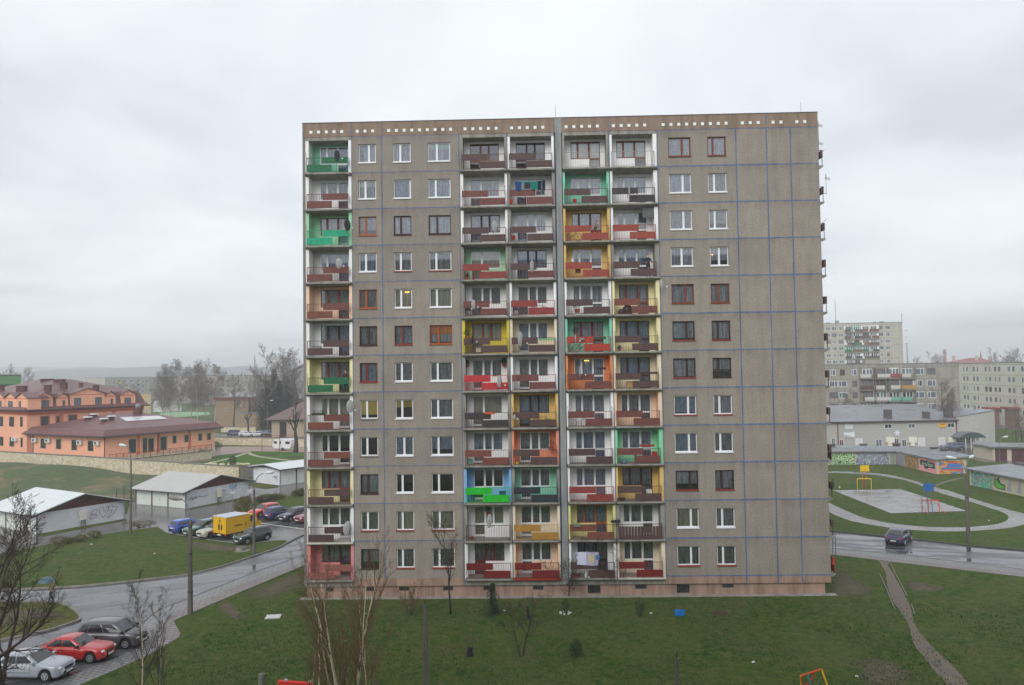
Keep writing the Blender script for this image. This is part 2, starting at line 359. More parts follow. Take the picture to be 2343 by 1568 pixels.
def strip(name, pts, wid, h, m, z0=0.0, px=True, kind='structure'):
    """kerb: a solid band that follows a polyline on the ground"""
    q = [P(a, b, z0) for a, b in pts] if px else [Vector((a, b, z0)) for a, b in pts]
    mb = MB(); L = []
    for i, p in enumerate(q):
        d = (q[min(i+1, len(q)-1)]-q[max(i-1, 0)]).normalized(); s_ = Vector((-d.y, d.x, 0))*wid/2
        L.append(mb.addv([p-s_, p+s_, p+s_+Vector((0, 0, h)), p-s_+Vector((0, 0, h))]))
    for a, b in zip(L, L[1:]):
        for i, j in ((0, 3), (3, 2), (2, 1)): mb.face([a+i, b+i, b+j, a+j])
    mb.face([L[0]+i for i in range(4)]); mb.face([L[-1]+i for i in (3, 2, 1, 0)])
    o = mb.build(name, m); o['kind'] = kind; return o
def smooth_line(pts, n=6):
    out = []
    for i in range(len(pts)-1):
        p0 = pts[max(i-1, 0)]; p1 = pts[i]; p2 = pts[i+1]; p3 = pts[min(i+2, len(pts)-1)]
        for k in range(n):
            t = k/n
            out.append(tuple(0.5*((2*b)+(-a+c)*t+(2*a-5*b+4*c-d)*t*t+(-a+3*b-3*c+d)*t**3) for a, b, c, d in zip(p0, p1, p2, p3)))
    out.append(tuple(pts[-1])); return out

# ------------------------------------------------------------------ the grey apartment block
RND = random.Random(7)
W = dict(  # loggia wall paints, srgb albedo
    W=(236, 235, 232), G=(186, 184, 178), GR=(104, 184, 150), LG=(150, 212, 165), MT=(118, 206, 172), PE=(240, 196, 160), LY=(236, 224, 160), YB=(222, 196, 34),
    OR=(240, 132, 66), OC=(226, 184, 92), SB=(110, 172, 226), BE=(226, 208, 172), PK=(222, 122, 122), SA=(244, 136, 92), CR=(226, 208, 176), MG=(120, 220, 160), PY=(222, 214, 130))
def paint(key):
    g0 = sum(W[key])/3; wc = tuple(c*.74+g0*.26 for c in W[key])
    return mat('wall_paint_'+dict(W='white', G='weathered', GR='sea_green', LG='pale_green', MT='mint', PE='peach', LY='pale_yellow', YB='bright_yellow', OR='orange', OC='ochre',
        SB='sky_blue', BE='beige', PK='pink', SA='salmon', CR='cream', MG='fresh_green', PY='lemon')[key], wc, 0.85, var=0.1, scale=1.6, k=1.1)
PN = dict(db=(88, 64, 62), mr=(116, 64, 58), rb=(124, 68, 54), rd=(146, 56, 50), br=(196, 44, 50), gd=(28, 108, 70), tq=(18, 168, 124), bk=(62, 54, 56), nv=(40, 52, 58),
          gn=(22, 196, 36), oc=(178, 128, 44), rs=(156, 66, 52), dr=(122, 26, 22), pu=(84, 58, 60), pkr=(150, 84, 74), bd=(180, 56, 42))
def panel_m(key):
    g0 = sum(PN[key])/3; pc = tuple(c*.86+g0*.14 for c in PN[key])
    return mat('panel_'+dict(db='dark_brown', mr='maroon', rb='red_brown', rd='brick_red', br='bright_red', gd='dark_green', tq='turquoise', bk='near_black', nv='navy', gn='bright_green',
        oc='ochre', rs='rust', dr='dark_red', pu='purple_brown', pkr='dusty_red', bd='vermilion')[key], pc, 0.6, var=0.24, scale=3.5, k=0.95)
F_W = mat('white_plastic_frame', (226, 228, 230), 0.4, var=0.04); F_B = mat('brown_wood_frame', (120, 60, 38), 0.5); F_D = mat('dark_brown_frame', (58, 36, 34), 0.5)
F_R = mat('red_brown_frame', (112, 38, 34), 0.5); F_O = mat('orange_brown_frame', (158, 82, 40), 0.5); F_K = mat('black_frame', (34, 32, 34), 0.5); F_G = mat('white_and_grey_frame', (196, 196, 194), 0.6)
FR = dict(W=F_W, B=F_B, D=F_D, R=F_R, O=F_O, K=F_K, G=F_G)
S_R = mat('red_brown_sill', (140, 58, 50), 0.6); S_W = mat('white_sill', (224, 226, 228), 0.5, var=0.05); S_G = mat('grey_metal_sill', (120, 116, 112), 0.5)
m_lampglow = bpy.data.materials.new('lit_bulb'); m_lampglow.use_nodes = True
_p = m_lampglow.node_tree.nodes['Principled BSDF']; _p.inputs['Emission Color'].default_value = (1, 0.55, 0.12, 1); _p.inputs['Emission Strength'].default_value = 5

block = thing('apartment_block', 'twelve storey grey panel apartment block with coloured balconies filling the middle of the picture', 'apartment building')
ZK = lambda k: 1.42 + 2.8*k
XR = 39.3
WX = [(4.30, 5.66), (6.98, 8.34), (9.66, 11.37), (28.0, 29.68), (30.95, 32.35)]
LOG = dict(A=(0.0, 0.24, 0.47, 3.54, 3.77, 3.77), B=(12.07, 12.13, 12.34, 15.51, 15.70, 15.73), C=(15.73, 15.77, 15.95, 19.11, 19.30, 19.36),
           D=(19.93, 19.93, 20.10, 23.27, 23.46, 23.5), E=(23.5, 23.54, 23.71, 26.82, 27.10, 27.16))
WZ = (0.76, 2.20)
fw_ = MB()
def gap(x0, x1, z0, z1, y=0.0): fw_.poly([(x0, y, z0), (x1, y, z0), (x1, y, z1), (x0, y, z1)])
for k in range(12):
    z0, z1 = ZK(k), ZK(k+1)
    for a, b, ws in ((3.77, 12.07, WX[:3]), (27.16, XR, WX[3:])):
        gap(a, b, z0, z0+WZ[0]); gap(a, b, z0+WZ[1], z1)
        x = a
        for w0, w1 in ws:
            gap(x, w0, z0+WZ[0], z0+WZ[1]); x = w1
            for pts in ([(w0, 0, z0+WZ[0]), (w0, 0, z0+WZ[1]), (w0, .3, z0+WZ[1]), (w0, .3, z0+WZ[0])], [(w1, 0, z0+WZ[0]), (w1, .3, z0+WZ[0]), (w1, .3, z0+WZ[1]), (w1, 0, z0+WZ[1])],
                        [(w0, 0, z0+WZ[1]), (w1, 0, z0+WZ[1]), (w1, .3, z0+WZ[1]), (w0, .3, z0+WZ[1])], [(w0, 0, z0+WZ[0]), (w0, .3, z0+WZ[0]), (w1, .3, z0+WZ[0]), (w1, 0, z0+WZ[0])]): fw_.poly(pts)
        gap(x, b, z0+WZ[0], z0+WZ[1])
# end walls and back, pier strips beside the loggias
for x in (0.0, XR): fw_.poly([(x, 0, 0.85), (x, 11.6, 0.85), (x, 11.6, 35.02), (x, 0, 35.02)])
fw_.poly([(0, 11.6, 0), (XR, 11.6, 0), (XR, 11.6, 36.1), (0, 11.6, 36.1)])
for L in LOG.values():
    for a, b in ((L[0], L[1]), (L[4], L[5])):
        if b-a > 0.01: fw_.box(a, b, 0, 1.2, 1.42, 35.02)
fw_.build('wall', m_wall, block)
# the blank end bay has smoother, slightly taller-looking panels: part of the same skin; the attic above is brown stone chip
at = MB(); at.box(0, 19.36, -0.01, 0.25, 35.03, 36.12); at.box(19.93, XR, -0.01, 0.25, 35.03, 36.12)
at.box(0, 0.25, 0.25, 11.35, 35.03, 36.1); at.box(XR-0.25, XR, 0.25, 11.35, 35.03, 36.1); at.box(0, XR, 11.35, 11.61, 35.03, 36.1)
at.cur = 1
def tiles(a, n, st=0.60):
    for i in range(n): at.box(a+st*i, a+st*i+0.22, -0.035, -0.0105, 35.31, 35.53)
for a, n in ((0.56, 5), (4.14, 3), (6.56, 9), (12.43, 5), (16.0, 5), (20.15, 5), (23.75, 5), (27.53, 9), (33.52, 3), (35.83, 2), (37.62, 2)): tiles(a, n, 0.595)
m_tile = mat('white_glazed_tile', (232, 236, 236), 0.4, var=0.05)
at.cur = 2; at.box(-0.04, XR+0.04, -0.05, 0.3, 36.125, 36.155)
at.build('attic', [m_attic, m_tile, mat('dark_flashing', (62, 60, 62), 0.5)], block)
rf = MB(); rf.box(0.26, XR-0.26, 0.26, 11.34, 35.6, 35.66); rf.build('roof', m_felt, block)
for q_ in ((3.77, 12.07, 0, 0.2), (27.16, XR, 0, 0.2), (0.0, 0.12, 0.2, 11.6), (XR-0.12, XR-0.001, 0.2, 11.6)): MB().box(*q_, 0.85, 1.42).build('base_band', m_pink, block)
for a, b in ((0, 3.77), (12.07, 27.16)): MB().box(a, b, 0.003, 1.2, 0.85, 1.418).build('base_concrete', m_slab, block)
pl = MB(); pl.box(0.17, 38.9, 0.16, 11.4, -0.3, 0.849); pl.build('plinth', m_pink, block)
ap = MB(); ap.box(-0.25, 39.6, -0.45, 0.159, -0.3, 0.03); ap.build('apron', m_slab, block)
rj = random.Random(3)
def hj(x0, x1, z, t):
    js = MB(); x = x0
    while x < x1-0.01:
        xe = min(x1, x+rj.uniform(0.9, 2.2)); tt = t*rj.uniform(0.75, 1.2); zz = z+rj.uniform(-0.008, 0.008)
        js.box(x, xe, -0.004-rj.random()*0.003, 0.02, zz-tt/2, zz+tt/2); x = xe
    js.build('joint_line', m_joint, block)
def vj(x, z0, z1, t):
    js = MB(); z = z0
    while z < z1-0.01:
        ze = min(z1, z+rj.uniform(1.2, 2.6)); tt = t*rj.uniform(0.8, 1.15); xx = x+rj.uniform(-0.006, 0.006)
        js.box(xx-tt/2, xx+tt/2, -0.0085-rj.random()*0.003, 0.02, z, ze); z = ze
    js.build('joint_line', m_joint, block)
for k in range(0, 13):
    if k: hj(3.77, 12.07, ZK(k), 0.065)
    hj(27.16, 33.1, ZK(k), 0.095); hj(33.1, XR, ZK(k), 0.105)
for x, t, z0 in ((0.0+0.1, 0.03, 0.9), (3.79, 0.07, 1.4), (6.11, 0.08, 1.4), (12.05, 0.06, 0.9), (15.73, 0.05, 1.4), (19.33, 0.05, 1.4), (23.5, 0.05, 1.4), (27.17, 0.06, 1.4), (33.1, 0.10, 0.86), (35.41, 0.10, 0.86), (37.21, 0.10, 0.86)):
    vj(x, z0, 36.1, t)
ej = MB(); ej.box(19.42, 19.88, -0.03, 0.2, 0.9, 34.98); ej.box(19.37, 19.92, -0.02, 0.2, 34.99, 36.12)
for x in (19.43, 19.63, 19.84): ej.box(x, x+0.03, -0.055, -0.031, 0.9, 34.97)
ej.build('expansion_joint_cover', m_concrete('joint_cover_metal', (0.33, 0.35, 0.36), (0.26, 0.28, 0.29), (0.40, 0.42, 0.43), 0.3), block)
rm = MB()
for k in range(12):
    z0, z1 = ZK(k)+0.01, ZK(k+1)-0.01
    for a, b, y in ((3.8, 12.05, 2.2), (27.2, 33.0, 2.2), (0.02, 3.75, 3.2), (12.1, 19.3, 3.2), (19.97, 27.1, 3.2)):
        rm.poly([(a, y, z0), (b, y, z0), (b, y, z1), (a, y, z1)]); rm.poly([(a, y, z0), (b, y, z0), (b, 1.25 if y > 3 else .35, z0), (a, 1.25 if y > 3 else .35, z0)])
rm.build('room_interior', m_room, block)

def glazing(x0, x1, z0, z1, y, mull, fm, parent, name='window', curtain=None, cur_lo=0.0, sill=None, blind=None, blind_h=0.5, lamp=False, door=None, t=0.065, transom=None, label=None):
    """a glazed unit; mull = inner mullion centres as fractions. Frame is the part (or sub-part), pane/curtain/sill its pieces"""
    f = MB(); xs = [x0+(x1-x0)*q for q in mull]; mw = 0.075
    f.box(x0, x0+t, y, y+0.09, z0, z1); f.box(x1-t, x1, y, y+0.09, z0, z1); f.box(x0+t, x1-t, y, y+0.09, z1-t, z1); f.box(x0+t, x1-t, y, y+0.09, z0, z0+t*1.2)
    for x in xs: f.box(x-mw, x+mw, y+0.004, y+0.088, z0+t*1.2, z1-t)
    if transom: f.box(x0+t, x1-t, y+0.006, y+0.08, transom-0.03, transom+0.03)
    if door:                     # (x0, x1, floor z): leaf that runs down to the floor below the window
        a, b, zf = door
        f.box(a, a+t, y, y+0.09, zf, z0); f.box(b-t, b, y, y+0.09, zf, z0); f.box(a+t, b-t, y, y+0.09, zf, zf+0.16); f.box(a+t, b-t, y+0.002, y+0.088, z0-0.07, z0-0.001)
    fo = f.build(name, fm, parent, label)
    tgt = fo if parent is block else parent
    g = MB(); g.poly([(x0+t, y+0.045, z0+t), (x1-t, y+0.045, z0+t), (x1-t, y+0.045, z1-t), (x0+t, y+0.045, z1-t)])
    if door: g.poly([(door[0]+t, y+0.045, door[2]+0.16), (door[1]-t, y+0.045, door[2]+0.16), (door[1]-t, y+0.045, z0-0.07), (door[0]+t, y+0.045, z0-0.07)])
    g.build('pane', m_pane, tgt)
    if curtain is not None:
        c = MB(); n = 14; zb = z0+(z1-z0)*cur_lo
        if door: zb0 = door[2]+0.1
        pr = [(x0+t+(x1-x0-2*t)*i/n, y+0.17+0.02*sin(i*2.1)) for i in range(n+1)]
        for (a, ya), (b, yb) in zip(pr, pr[1:]):
            lo = zb
            if door and (a+b)/2 > door[0] and (a+b)/2 < door[1]: lo = door[2]+0.12
            c.poly([(a, ya, lo), (b, yb, lo), (b, yb, z1-0.02), (a, ya, z1-0.02)])
        c.build('curtain', curtain, tgt)
    if blind is not None:
        c = MB(); c.poly([(x0+t, y+0.12, z1-(z1-z0)*blind_h), (x1-t, y+0.12, z1-(z1-z0)*blind_h), (x1-t, y+0.12, z1), (x0+t, y+0.12, z1)]); c.build('blind', blind, tgt)
    if sill is not None: MB().box(x0-0.03, x1+0.03, -0.07, y, z0-0.085, z0-0.002).build('sill', sill, tgt)
    if lamp:
        l = MB(); xc = x0+(x1-x0)*lamp[0]; zc = z0+(z1-z0)*lamp[1]
        for i in range(lamp[2]): l.blob((xc+0.13*(i-(lamp[2]-1)/2), y+0.10, zc), 0.035, 0.03, 0.035, 8, 4)
        l.build('lamp', m_lampglow, tgt)
    return fo

# flat windows: (frame, sill, mullion, curtain index or None, blind)
_w = '''W.W.60.0 W.W.40.4 W.W.40.4.P B.B.62.4 B.B.30.0|W.W.38.2.P W.W.97.1 W.W.33.1 W.W.62.1 W.W.33.2|O.O.38.0 D.D.40.0 D.D.38.0 W.W.62.2 W.W.32.0|W.W.38.1 W.R.38.2 W.R.32.2 W.W.50.4 W.W.50.0.L|O.O.38.2 W.W.38.3.L W.W.33.3 B.B.62.0 B.B.40.0|D.D.48.2 R.R.42.1 O.O.38.0.O D.R.64.0 D.R.34.0|R.R.38.1 W.W.38.2 W.W.33.2 D.R.62.0 D.D.33.0.T|W.G.38.N.Y W.W.38.0.H W.W.33.2 W.R.64.1 W.R.33.4|W.G.38.N W.W.48.1 W.W.33.1 W.W.64.1 W.W.33.2|D.D.40.0 W.W.36.N W.W.33.N D.R.64.0 D.R.35.0|W.R.38.N.G W.R.35.3 W.R.35.3 W.W.65.3 W.W.33.4|D.D.40.0 W.R.34.2 W.R.32.2 W.R.62.2 W.R.33.2'''
SI = dict(W=S_W, R=S_R, G=S_G, D=F_D, B=F_B, O=F_O)
for row, line in enumerate(_w.split('|')):
    k = 11-row
    for ci, spec in enumerate(line.split()):
        q = spec.split('.'); (x0, x1) = WX[ci]; cu = None if q[3] == 'N' else CUR[int(q[3])]; ex = q[4] if len(q) > 4 else ''
        kw = {}
        if ex == 'P': kw = dict(blind=m_paleblind, blind_h=0.33)
        if ex == 'Y': kw = dict(blind=m_yellowblind, blind_h=0.78)
        if ex == 'H': kw = dict(blind=m_yellowblind, blind_h=0.42, ); cu = None
        if ex == 'O': kw = dict(blind=m_orangeblind, blind_h=0.45)
        if ex == 'L': kw = dict(lamp=(0.15 if ci == 4 else 0.7, 0.6 if ci == 4 else 0.85, 1 if ci == 4 else 3))
        if ex == 'T': kw = dict(transom=ZK(k)+WZ[0]+0.55)
        if ex == 'G': kw = dict(blind=None); cu = CUR[2]
        glazing(x0+0.01, x1-0.01, ZK(k)+WZ[0]+0.012, ZK(k)+WZ[1]-0.012, 0.12, [int(q[2])/100], FR[q[0]], block, curtain=cu, sill=SI[q[1]], cur_lo=RND.choice([0, 0, 0, 0.12, 0.3]) if cu in (CUR[0], CUR[1]) else 0, **kw)

# loggias, top row first: wall paint, panel colour, frame, curtain
_b = dict(
 A='GR.gd.W.1 W.mr.W.2 LG.tq.B.0 G.mr.W.1 PE.mr.B.2 W.db.D.1 LY.gd.R.2 W.mr.W.3 G.rb.W.N LY.db.B.0 W.pu.W.2 PK.pkr.D.2',
 B='W.db.B.N W.mr.W.4 W.db.D.4 LG.rd.W.3 W.mr.W.2 YB.db.B.3 W.br.W.2 W.bk.W.3 W.rb.W.1 SB.gn.W.N W.x.W.3 W.dr.R.2',
 C='W.db.D.N W.mr.W.1 W.db.W.4 W.db.K.1 W.rd.W.2 BE.db.W.1 W.mr.W.2 OC.db.D.1 SA.db.W.2 MT.nv.W.2 CR.oc.W.2 PE.dr.W.2',
 D='W.x.B.3 MT.db.W.4 OC.rs.D.0 OC.rs.W.0 W.db.W.0 MT.bd.R.0 OR.mr.W.1 W.mr.W.4 W.pu.W.1 W.rd.W.4 PY.rb.O.1 W.db.K.2',
 E='W.x.B.N W.bk.W.1 W.rs.W.2 W.db.W.1 LY.rb.B.0 LY.db.D.1 BE.db.D.1 PE.mr.W.2 MG.mr.W.1 OC.db.D.2 W.full.W.2 CR.dr.W.2')
WORD = dict(db='dark brown', mr='maroon', rb='red brown', rd='brick red', br='bright red', gd='dark green', tq='turquoise', bk='near black', nv='navy', gn='bright green', oc='ochre', rs='rust', dr='dark red', pu='purple brown', pkr='dusty red', bd='vermilion', x='no', full='full width brown')
m_rail_w = mat('pale_grey_rail', (150, 152, 150), 0.5)
for cn_, L in LOG.items():
    xa, xb = L[2], L[3]
    for row, spec in enumerate(_b[cn_].split()):
        k = 11-row; z = ZK(k)-0.02; wk, pk, fk, ck = spec.split('.'); zc = ZK(k+1)-0.27
        wm = paint(wk); cu = None if ck == 'N' else CUR[int(ck)]
        pm = panel_m(pk) if pk not in ('x', 'full') else (panel_m('db') if pk == 'full' else m_rail_w)
        # slab with a bevelled nose, carried by the pier brackets
        sb = MB(); xo, xp = L[1]+0.02, L[4]-0.02
        prof = [(-0.34, z), (-0.34, z-0.12), (-0.05, z-0.24), (1.2, z-0.24), (1.2, z)]
        sb.prism(prof, lambda u, w_: (xo, u, w_), lambda u, w_: (xp, u, w_))
        bm_ = MB().box(xo, xp, -0.02, 1.2, ZK(12)-0.28, ZK(12)-0.02) if row == 0 else None
        low = (k == 0)
        slm = m_slab
        if (cn_, row) in (('A', 10), ('E', 11)): slm = mat('white_slab_edge', (196, 194, 186), 0.8, var=0.2)
        if (cn_, row) == ('C', 11): slm = mat('red_slab_edge', (150, 44, 30), 0.7, var=0.2)
        b = sb.build('balcony', slm, block, f'balcony with {WORD[pk]} panels and {dict(W="white",G="weathered grey",GR="sea green",LG="pale green",MT="mint",PE="peach",LY="pale yellow",YB="bright yellow",OR="orange",OC="ochre",SB="sky blue",BE="beige",PK="pink",SA="salmon",CR="cream",MG="fresh green",PY="lemon")[wk]} walls')
        if bm_: bm_.build('lintel', m_slab, b)
        sm_ = paint(wk) if wk not in ('W', 'G', 'GR') and RND.random() < 0.9 else (paint('W') if RND.random() < 0.6 else m_slab)
        for a, c_, s in ((L[1], xa, 0), (xb, L[4], 1)):
            MB().box(a+0.002, c_, -0.015, 1.19, z+0.002, zc-0.0).build('side_wall', sm_, b)
        # back wall round the glazing
        wl = {'A': 1.07, 'B': 12.80, 'C': 16.38, 'D': 20.64, 'E': 24.16}[cn_]; wr = wl+(2.2 if cn_ == 'A' else 2.26)
        zl, zh = z+1.0, z+2.36; dw = 0.82
        if cn_ in 'BC': dr = (wl, wl+dw, z+0.05); mu = [0.37, 0.65]; mx = [(dr[1], wr)]
        else: dr = (wr-dw, wr, z+0.05); mu = [0.24, 0.625]; mx = [(wl, dr[0])]
        if cn_ == 'B' and row in (1, 3, 7): mu = [0.37]
        bw = MB(); y = 1.08
        bw.box(xa, wl, y, 1.19, z+0.001, zc); bw.box(wr, xb, y, 1.19, z+0.001, zc); bw.box(wl, wr, y+.001, 1.19, zh, zc); bw.box(mx[0][0], mx[0][1], y+.001, 1.19, z+0.001, zl)
        bw.build('back_wall', wm, b)
        lamp = (0.42, 0.86, 3) if (cn_, row) == ('D', 6) else ((0.88, 0.5, 1) if (cn_, row) == ('A', 2) else False)
        kw = {}
        if (cn_, row) in (('B', 3), ('B', 7)): kw = dict(blind=m_curtain('beige_blind', (0.52, 0.47, 0.36), 1, False) if 'beige_blind' not in MATS else MATS['beige_blind'], blind_h=0.5)
        if (cn_, row) in (('D', 0), ('E', 0)): kw = dict(blind=m_paleblind if cn_ == 'E' else MATS.get('cream_blind') or m_curtain('cream_blind', (0.62, 0.60, 0.54), 1, False), blind_h=0.9)
        glazing(wl, wr, zl, zh, y+0.02, mu, FR[fk], b, name='window_frame', curtain=cu, lamp=lamp, door=dr, t=0.055, **kw)
        # railing
        yr = -0.30; rl = MB(); zt = z+1.16
        xr0, xr1 = xa-0.06, xb+0.02
        for x in (xr0, xr1): rl.box(x-0.022, x+0.022, yr-0.02, yr+0.02, z, zt)
        rl.box(xr0, xr1, yr-0.021, yr+0.021, zt-0.035, zt); rl.box(xr0, xr1, yr-0.012, yr+0.012, z+0.07, z+0.10)
        for x in (xr0, xr1):
            rl.box(x-0.012, x+0.012, yr, 0.02, zt-0.03, zt-0.002); rl.box(x-0.012, x+0.012, yr, 0.02, z+0.07, z+0.09)
        nb = 26
        for i in range(1, nb): x = xr0+(xr1-xr0)*i/nb; rl.box(x-0.008, x+0.008, yr-0.008, yr+0.008, z+0.1, zt-0.036)
        if pk not in ('x', 'full') and RND.random() < 0.5:
            for x in (xr0+0.03, xr1-0.03): rl.tube([(x, yr, zt-0.3), (x-0.06 if x < (xr0+xr1)/2 else x+0.04, yr-0.10, zt+0.38)], 0.014, 4)
        rl.build('railing', pm if pk != 'x' else (F_D if cn_ == 'B' else m_rail_w), b)
        wd = xr1-xr0
        j = lambda: RND.uniform(-0.012, 0.012)
        if pk == 'full':
            pf = MB(); n = 14
            for i in range(n): pf.box(xr0+wd*i/n+0.012, xr0+wd*(i+1)/n-0.012, yr-0.05, yr-0.024, z+0.03, z+0.98)
            pf.build('panel', pm, b)
        elif pk != 'x':
            if cn_ == 'A': up = (xr0+wd*0.385, xr1); lo = (xr0+0.02, xr0+wd*0.61)
            else: up = (xr0+0.01, xr0+wd*0.605); lo = (xr0+wd*0.395, xr1)
            MB().box(up[0], up[1], yr-0.052+j(), yr-0.024, z+0.67+j(), z+1.17).build('panel', pm, b)
            pm2 = pm if RND.random() < 0.88 else panel_m({'db': 'mr', 'mr': 'rb', 'rb': 'mr'}.get(pk, pk))
            MB().box(lo[0], lo[1], yr-0.052+j(), yr-0.024, z+0.08+j(), z+0.60+j()).build('panel', pm2, b)
# basement windows
for px0, px1, z0 in ((1130+660/2.614, 1130+755/2.614, .45), (1130+990/2.614, 1130+1095/2.614, .45), (1130+1425/2.614, 1130+1525/2.614, .45), (1130+265/2.614, 1130+345/2.614, .45), (1730+255/2.614, 1730+365/2.614, .45),
                     (1730+745/2.614, 1730+850/2.614, .45), (1730+1285/2.614, 1730+1415/2.614, .15), (1730+1755/2.614, 1730+1870/2.614, .45), (2450+280/2.614, 2450+412/2.614, .12), (2450+730/2.614, 2450+848/2.614, .5)):
    xa = onY(px0/1.65329, 1345, 0.16).x; xb = onY(px1/1.65329, 1345, 0.16).x
    m_ = MB(); m_.box(xa, xb, 0.13, 0.158, z0, z0+0.03); m_.box(xa, xb, 0.13, 0.158, 0.75, 0.78); m_.box(xa, xa+0.03, 0.13, 0.158, z0+.03, .75); m_.box(xb-0.03, xb, 0.13, 0.158, z0+.03, .75)
    for i in range(1, 7): x = xa+(xb-xa)*i/7; m_.box(x-0.006, x+0.006, 0.135, 0.152, z0+.03, .75)
    wb = m_.build('basement_window', S_G, block)
    MB().box(xa+0.03, xb-0.03, 0.156, 0.159, z0+0.03, 0.75).build('pane', m_cg, wb)
# balconies on the far right end wall
for k in range(12):
    z = ZK(k)-0.02; m_ = MB(); y0, y1 = 0.5, 3.6
    m_.prism([(0, z), (0.52, z), (0.52, z-0.12), (0.30, z-0.24), (0, z-0.24)], lambda u, w_: (XR+0.001+u, y0, w_), lambda u, w_: (XR+0.001+u, y1, w_))
    b = m_.build('balcony', m_slab, block)
    pmx = panel_m('br') if k == 0 else panel_m('db')
    r_ = MB(); 
    for y in (y0+0.03, y1-0.03): r_.box(XR+0.42, XR+0.46, y-0.02, y+0.02, z, z+1.16)
    r_.box(XR+0.42, XR+0.46, y0+.05, y1-.05, z+1.12, z+1.16); r_.box(XR, XR+0.42, y0+0.01, y0+0.05, z+1.12, z+1.16)
    r_.build('railing', F_D, b)
    MB().box(XR+0.47, XR+0.50, y0, y0+1.9, z+0.62, z+1.16).build('panel', pmx, b); MB().box(XR+0.47, XR+0.50, y0+(0 if k in (0, 3) else 1.2), y1, z+0.06, z+0.58).build('panel', pmx, b)
    MB().box(XR+0.3, XR+0.465, y0-0.02, y0+0.006, z+0.62, z+1.16).build('panel', pmx, b)

# ------------------------------------------------------------------ ground, roads, paths
N = 4200
gm = MB(); nx = 56
def warp(t): return math.copysign(abs(t)**2.2, t)*N
for i in range(nx+1): gm.addv([(warp(-1+2*j/nx)+10, warp(-1+2*i/nx)+40, 0.0) for j in range(nx+1)])
for i in range(nx):
    for j in range(nx): a = i*(nx+1)+j; gm.face((a, a+1, a+nx+2, a+nx+1))
g_ = gm.build('ground', g_lawn); g_['kind'] = 'structure'
c1 = lambda x, y: ((x/3.137)/1.65329, (1300+y/3.137)/1.65329)
c2 = lambda x, y: ((560+x/3.135)/1.65329, (1300+y/3.135)/1.65329)
c3 = lambda x, y: ((x/3.137)/1.65329, (1680+y/3.137)/1.65329)
c4 = lambda x, y: ((560+x/3.266)/1.65329, (1700+y/3.266)/1.65329)
c5 = lambda x, y: ((x/3.187)/1.65329, (2100+y/3.187)/1.65329)
c6 = lambda x, y: ((560+x/3.187)/1.65329, (2100+y/3.187)/1.65329)
cR = lambda x, y: ((3080+x/2.958)/1.65329, (1640+y/2.958)/1.65329)
cQ = lambda x, y: ((3080+x/2.893)/1.65329, (2050+y/2.893)/1.65329)
cT = lambda x, y: ((3080+x/2.703)/1.65329, (1180+y/2.703)/1.65329)
E4 = 0.004
def m_patchmat():
    m, t, p = new_mat('bare_earth_patch'); g = nn(t, 'ShaderNodeNewGeometry').outputs['Position']
    c = ramp(t, noisetex(t, g, 2.5, 5, .75), [(.35, (0.075, 0.07, 0.035)), (.6, (0.15, 0.115, 0.075))]); t.links.new(c, p.inputs['Base Color']); p.inputs['Roughness'].default_value = .95
    at_ = nn(t, 'ShaderNodeAttribute', attribute_name='fade'); o_ = [n for n in t.nodes if n.type == 'OUTPUT_MATERIAL'][0]; tr = nn(t, 'ShaderNodeBsdfTransparent'); mx = nn(t, 'ShaderNodeMixShader')
    a = mth(t, 'ADD', at_.outputs['Fac'], mth(t, 'MULTIPLY', mth(t, 'SUBTRACT', noisetex(t, g, 1.4, 6, .8), .5), 1.7))
    t.links.new(ramp_f(t, a, [(.30, 0), (.95, .75)]), mx.inputs[0]); t.links.new(tr.outputs[0], mx.inputs[1]); t.links.new(p.outputs[0], mx.inputs[2]); t.links.new(mx.outputs[0], o_.inputs[0]); return m
m_patch = m_patchmat()
def patch(pts, z):
    q = [P(a, b, z) for a, b in smooth_line(pts+[pts[0]], 4)[:-1]]; c_ = sum(q, Vector())/len(q); mb = MB(); n = len(q); mb.addv([c_]+[c_.lerp(v, .6) for v in q]+q)
    for i in range(n): j = (i+1) % n; mb.face((0, 1+i, 1+j)); mb.face((1+i, 1+n+i, 1+n+j, 1+j))
    o = mb.build('worn_patch', m_patch); o['kind'] = 'structure'; at_ = o.data.attributes.new('fade', 'FLOAT', 'POINT'); at_.data.foreach_set('value', [1.0]+[.75]*n+[0.0]*n); return o
def ragged(pts, amp=1.5, seed=1, n=5):
    rr = random.Random(seed); q = smooth_line(pts+[pts[0]], n)[:-1]
    return [(x+rr.uniform(-amp, amp), y+rr.uniform(-amp, amp)*.6) for x, y in q]
m_wornp = m_wet('worn_grass_and_earth', (0.15, 0.118, 0.08), (0.065, 0.085, 0.03), 2.2, 0.9, 0.95, (0.40, 0.58), (1, 1, 1), 0.4)
kerb_m = m_concrete('kerb_concrete', (0.26, 0.25, 0.23), (0.17, 0.16, 0.15), (0.33, 0.32, 0.30), 0.3)
